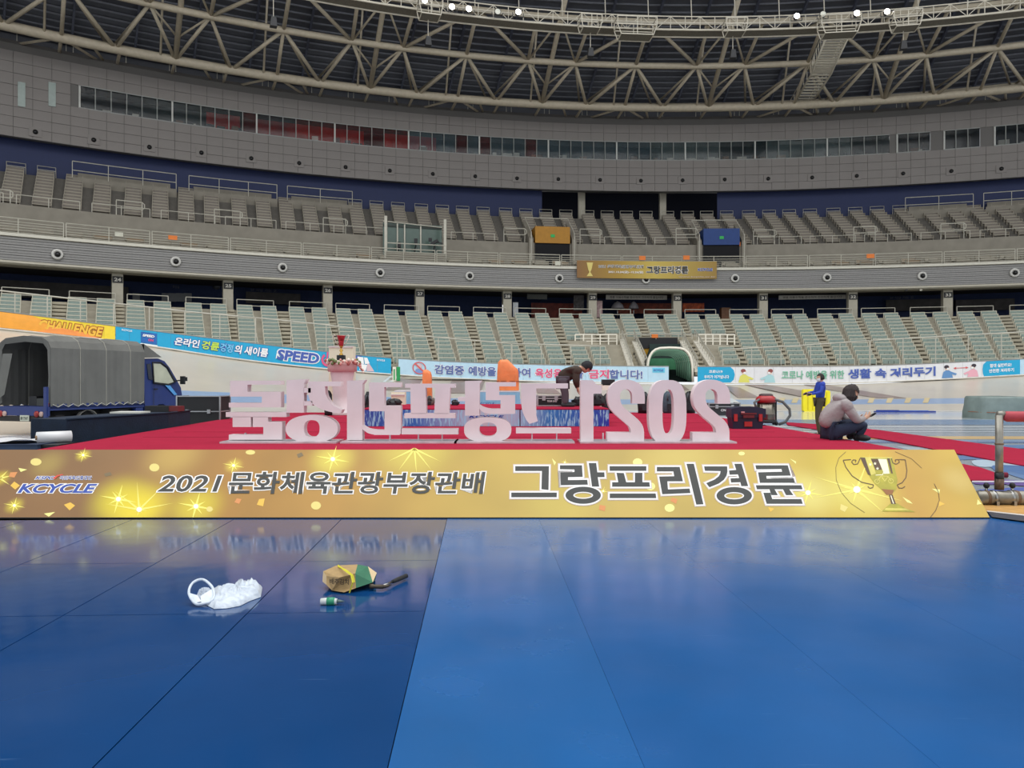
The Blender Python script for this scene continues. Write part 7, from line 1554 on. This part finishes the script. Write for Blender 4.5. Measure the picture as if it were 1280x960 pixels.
# ================================================================ things on the blue floor
# plastic bag
t = thing('plastic_bag', 'crumpled white translucent plastic bag lying on the blue floor', 'bag', G(285, 752)); bagm = mat('bag_plastic', (222, 232, 244), .3, var=.08, scale=12, bump=.6, bscale=24, alpha=.82)
from mathutils import noise as _noise
def blob_sheet(outline, hmax, seed, n=9):
    """closed crumpled shape over an outline given on the ground"""
    q = [G(a, b) for a, b in outline]; cx = sum(p.x for p in q) / len(q); cy = sum(p.y for p in q) / len(q); N = len(q); vs = []; fs = []
    for k in range(n + 1):
        s_ = 1 - k / n
        for p in q:
            x = cx + (p.x - cx) * s_; y = cy + (p.y - cy) * s_; e = math.sqrt(max(0, 1 - s_ ** 2.4)); ridge = abs(_noise.noise(Vector((x * 5 + y * 8 + seed, y * 26 - x * 6, seed)))) * 1.0
            vs.append((x, y, .004 + hmax * e * (.42 + ridge)))
    for k in range(n):
        for i in range(N): fs.append((k * N + i, k * N + (i + 1) % N, (k + 1) * N + (i + 1) % N, (k + 1) * N + i))
    return vs, fs
def dense(pts, n=4):
    out = []
    for i in range(len(pts)):
        a = Vector(pts[i]); b = Vector(pts[(i + 1) % len(pts)])
        for k in range(n): q = a.lerp(b, k / n); out.append((q.x, q.y))
    return out
mb = MB(); mb.smooth = False
vs, fs = blob_sheet(dense([(258, 757), (263, 740), (276, 746), (300, 738), (318, 731), (328, 735), (326, 747), (312, 752), (300, 758), (284, 761), (268, 762)], 6), .11, 3.1, 12); mb.smooth = True; mb.add(vs, fs)
mb.build('bag_body', bagm, t)
def smooth3(pts, n=4):
    out = []; k = len(pts)
    for i in range(k):
        p0, p1, p2, p3 = pts[i - 1], pts[i], pts[(i + 1) % k], pts[(i + 2) % k]
        for j in range(n): s = j / n; out.append(.5 * ((2 * p1) + (p2 - p0) * s + (2 * p0 - 5 * p1 + 4 * p2 - p3) * s * s + (3 * p1 - p0 - 3 * p2 + p3) * s ** 3))
    return out
mb = MB(); c = G(251, 751); lp = [(236, 742), (241, 733), (254, 730), (266, 738), (266, 748), (252, 752), (243, 751)]
pp = []
for i, (a, b) in enumerate(lp):
    p = G(a, 753 + (b - 742) * .55); pp.append(Vector((p.x, p.y, .02 + .11 * max(0, (752 - b) / 22))))
mb.quad(pp[3], pp[4], pp[5] , pp[5].lerp(pp[3], .5) - Vector((.05, 0, 0)))
mb.quad(pp[0], pp[0].lerp(pp[4], .35), pp[6].lerp(pp[4], .4), pp[6])
mb.tube([Vector(q_) for q_ in smooth3(pp)], .010, 6, closed=True); mb.build('handle_loop', bagm, t)
mb = MB(); vs, fs = blob_sheet(dense([(243, 751), (248, 741), (262, 741), (270, 748), (262, 756)], 4), .07, 7.7, 7); mb.add(vs, fs); mb.build('bag_neck', mat('bag_plastic_thin', (214, 224, 236), .25, var=.1, bump=.6, bscale=30, alpha=.6), t)
# crushed carton
t = thing('crushed_carton', 'crushed brown and green cardboard carton with yellow strap on the blue floor', 'carton', G(437, 737)); kraft = mat('kraft_brown', (168, 140, 96), .8, var=.14, scale=14, bump=.3); kgreen = mat('carton_green', (52, 112, 84), .7, var=.12, scale=14); kcream = mat('carton_cream', (208, 184, 146), .8, var=.08)
Yk = 5.85
def K(px, py, dy): return P(px, py, Yk + dy)
gz = lambda p: Vector((p.x, p.y, max(.004, p.z)))
pts = {'a': K(403, 727, .0), 'b': K(404, 714, .06), 'c': K(420, 707, .14), 'd': K(447, 705.5, .2), 'e': K(460, 708, .16), 'f': K(471, 716, .08), 'g': K(466, 728, -.02), 'h': K(445, 735, -.1), 'i': K(430, 740.5, -.14), 'j': K(415, 738, -.1), 'k': K(408, 731, -.06), 'm': K(424, 722, -.13), 'n': K(444, 717, -.05), 'o': K(443, 733, -.12), 'q': K(408, 720, -.02), 'z1': Vector((K(412, 730, 0).x, Yk + .2, .004)), 'z2': Vector((K(462, 730, 0).x, Yk + .24, .004))}
pts = {k: gz(v) for k, v in pts.items()}
def tri(m_, *f): m_.add([pts[k] for k in f], [tuple(range(len(f)))])
mb = MB(); tri(mb, 'b', 'c', 'm', 'q'); tri(mb, 'c', 'd', 'n', 'm'); tri(mb, 'm', 'n', 'h', 'i', 'j'); tri(mb, 'q', 'm', 'j', 'k'); tri(mb, 'c', 'z1', 'z2', 'd'); tri(mb, 'z1', 'b', 'c'); tri(mb, 'z1', 'a', 'b'); mb.build('kraft_panel', kraft, t)
mb = MB(); tri(mb, 'a', 'b', 'q', 'k'); mb.build('cream_flap', kcream, t)
mb = MB(); tri(mb, 'n', 'd', 'e', 'g'); tri(mb, 'n', 'g', 'h'); tri(mb, 'e', 'z2', 'd'); tri(mb, 'f', 'z2', 'e'); tri(mb, 'g', 'z2', 'f'); mb.build('green_panel', kgreen, t)
mb = MB(); tri(mb, 'e', 'f', 'g'); mb.build('cream_end', kcream, t)
mb = MB(); mb.tube([pts['c'] + Vector((.02, -.01, .005)), K(432, 714, -.11), K(439, 719, -.14), K(441, 728, -.17), Vector((K(442, 735, 0).x, Yk - .15, .01))], .006, 4); mb.tube([K(423, 708, .10), K(434, 713.5, -.10), K(441, 719, -.13), K(443, 728, -.16)], .006, 4); mb.build('strap', mat('strap_yellow', (222, 214, 60), .5, var=0), t)
pa, pb, pc = pts['m'], pts['h'], pts['j']
def on_panel(u, v): return pts['m'] + (pts['o'] - pts['m']) * u * .9 + (pts['j'] - pts['m']) * (1 - v) + Vector((0, -.006, .0))
mb = MB(); put_text(mb, '배추김치', lambda u, v: K(412 + 24 * u, 731 - 9 * v + 1 * u, -.165), 0, 1, .1, .9, .02); mb.build('lettering', mat('ink_brown_dark', (70, 56, 44), .8, var=0), t)
# small tube
t = thing('glue_tube', 'small white and green adhesive tube lying near the crushed carton', 'tube', G(413, 756)); p0 = G(401, 756); p1 = G(421, 755); Yg = p0.y
mb = MB(); mb.tube([(p0.x, Yg, .024), (p0.x + .07, Yg, .026), (p0.x + .115, Yg, .025)], [.023, .026, .02], 12); mb.build('body', mat('tube_white', (216, 220, 218), .4, var=.05), t)
mb = MB(); mb.tube([(p0.x + .045, Yg, .026), (p0.x + .10, Yg, .026)], .0275, 12); mb.build('green_label', mat('tube_green', (52, 148, 110), .4), t)
mb = MB(); mb.tube([(p0.x + .115, Yg, .025), (p0.x + .135, Yg, .025), (p0.x + .165, Yg + .01, .022)], [.014, .012, .004], 8); mb.build('nozzle', mat('nozzle_dim', (90, 110, 110), .4), t)
# hammer
t = thing('claw_hammer', 'claw hammer with black grip lying on the blue floor', 'hammer', G(485, 738)); a = G(472, 740); b = G(508, 724.5); hz = .03
a = Vector((a.x, a.y, hz)); b = Vector((b.x, b.y, hz)); d = (b - a).normalized(); s_ = Vector((-d.y, d.x, 0)); hd_ = a + d * .04
mb = MB(); mb.tube([hd_, a.lerp(b, .55)], .009, 8); mb.build('shaft', steel, t)
mb = MB(); mb.tube([a.lerp(b, .5), a.lerp(b, .6), b], [.014, .017, .018], 10); mb.build('grip', mat('grip_black', (30, 32, 34), .7), t)
mb = MB(); L = Vector((-1, .1, 0)).normalized(); mb.tube([hd_ + Vector((.02, 0, 0)), hd_ + L * .05, hd_ + L * .06, hd_ + L * .085], [.017, .015, .02, .02], 10); mb.build('head', mat('hammer_steel', (84, 76, 66), .4, .7, var=.2), t)
mb = MB(); mb.tube([hd_ + Vector((.015, 0, 0)), hd_ + Vector((.05, .02, 0)), hd_ + Vector((.07, .06, .0))], [.015, .011, .004], 8); mb.build('claw', mat('hammer_steel', (84, 76, 66)), t)
# ================================================================ pipe rail at the right
pipe = mat('pipe_grey', (150, 146, 136), .35, .5, var=.25, scale=6); rust = mat('pipe_band_brown', (112, 88, 66), .6, var=.2)
Yo = 9.75; zo = .10; x0 = (1222 - 640) / F * Yo; x1 = x0 + 4.4
t = thing('pipe_barrier', 'grey steel pipe barrier with upright post right of the gold banner', 'barrier', (x0 + .4, Yo, 0))
mb = MB(); mb.tube([(x0, Yo, zo), (x1, Yo - .02, zo)], .088, 18); mb.build('floor_pipe', pipe, t)
for px in (1231, 1268, 1300): xx = (px - 640) / F * Yo; MB().tube([(xx, Yo, zo), (xx + .035, Yo, zo)], .095, 18).build('pipe_band', rust, t)
for px in (1239, 1260.5): xx = (px - 640) / F * Yo; mb = MB(); mb.tube([(xx, Yo - .01, zo), (xx + .03, Yo - .01, zo)], .10, 16); mb.box((xx + .015, Yo - .06, .035), (.035, .12, .07)); mb.build('clamp', steel, t)
xp = (1249 - 640) / F * (Yo + .02)
mb = MB(); mb.tube([(xp, Yo + .02, zo + .1), (xp, Yo + .02, .34)], .055, 12); mb.build('post_socket', mat('socket_brown', (98, 76, 58), .6, var=.3, scale=20), t)
mb = MB(); mb.tube([(xp, Yo + .02, .30), (xp, Yo + .02, 1.16)], .046, 14); mb.build('post', pipe, t); MB().tube([(xp + 3.6, Yo + .02, zo + .05), (xp + 3.6, Yo + .02, 1.16)], .046, 14).build('post', pipe, t); MB().tube([(xp, Yo + .02, .78), (xp, Yo + .02, .80)], .052, 14).build('post_ring', rust, t); MB().tube([(xp, Yo + .02, .30), (xp, Yo + .02, .42)], .054, 14).build('post_sleeve', blk, t)
mb = MB(); mb.tube([(xp - .02, Yo + .02, 1.165), (xp + .06, Yo + .02, 1.175)], .042, 12); mb.build('elbow', pipe, t)
mb = MB(); mb.tube([(xp + .05, Yo + .02, 1.15), (xp + .10, Yo + .02, 1.14), (xp + 3.6, Yo + .02, 1.12)], [.05, .068, .072], 16); mb.build('padded_rail', mat('pad_red', (178, 62, 72), .6, var=.12, scale=8), t, label='red padded rail sleeve')
for px in (1233, 1265.5):
    xx = (px - 640) / F * (Yo + .05); mb = MB(); mb.tube([(xx, Yo + .05, zo + .05), (xx, Yo + .05, .22)], .018, 8); mb.build('bolt', steel, t); mb = MB(); mb.ball((xx, Yo + .05, .25), .038, 10); mb.build('knob', blk, t)
mb = MB(); q = G(1256, 598); mb.tube([(q.x - .12, q.y + .02, .055), (q.x + .04, q.y, .055)], .045, 12); mb.build('carpet_roll_end', mat('carpet_dark_red', (120, 18, 44), .9), label='dark red rolled carpet end behind the pipe barrier post', cat='carpet roll')
# drop unused empties' transforms
bpy.context.view_layer.update()
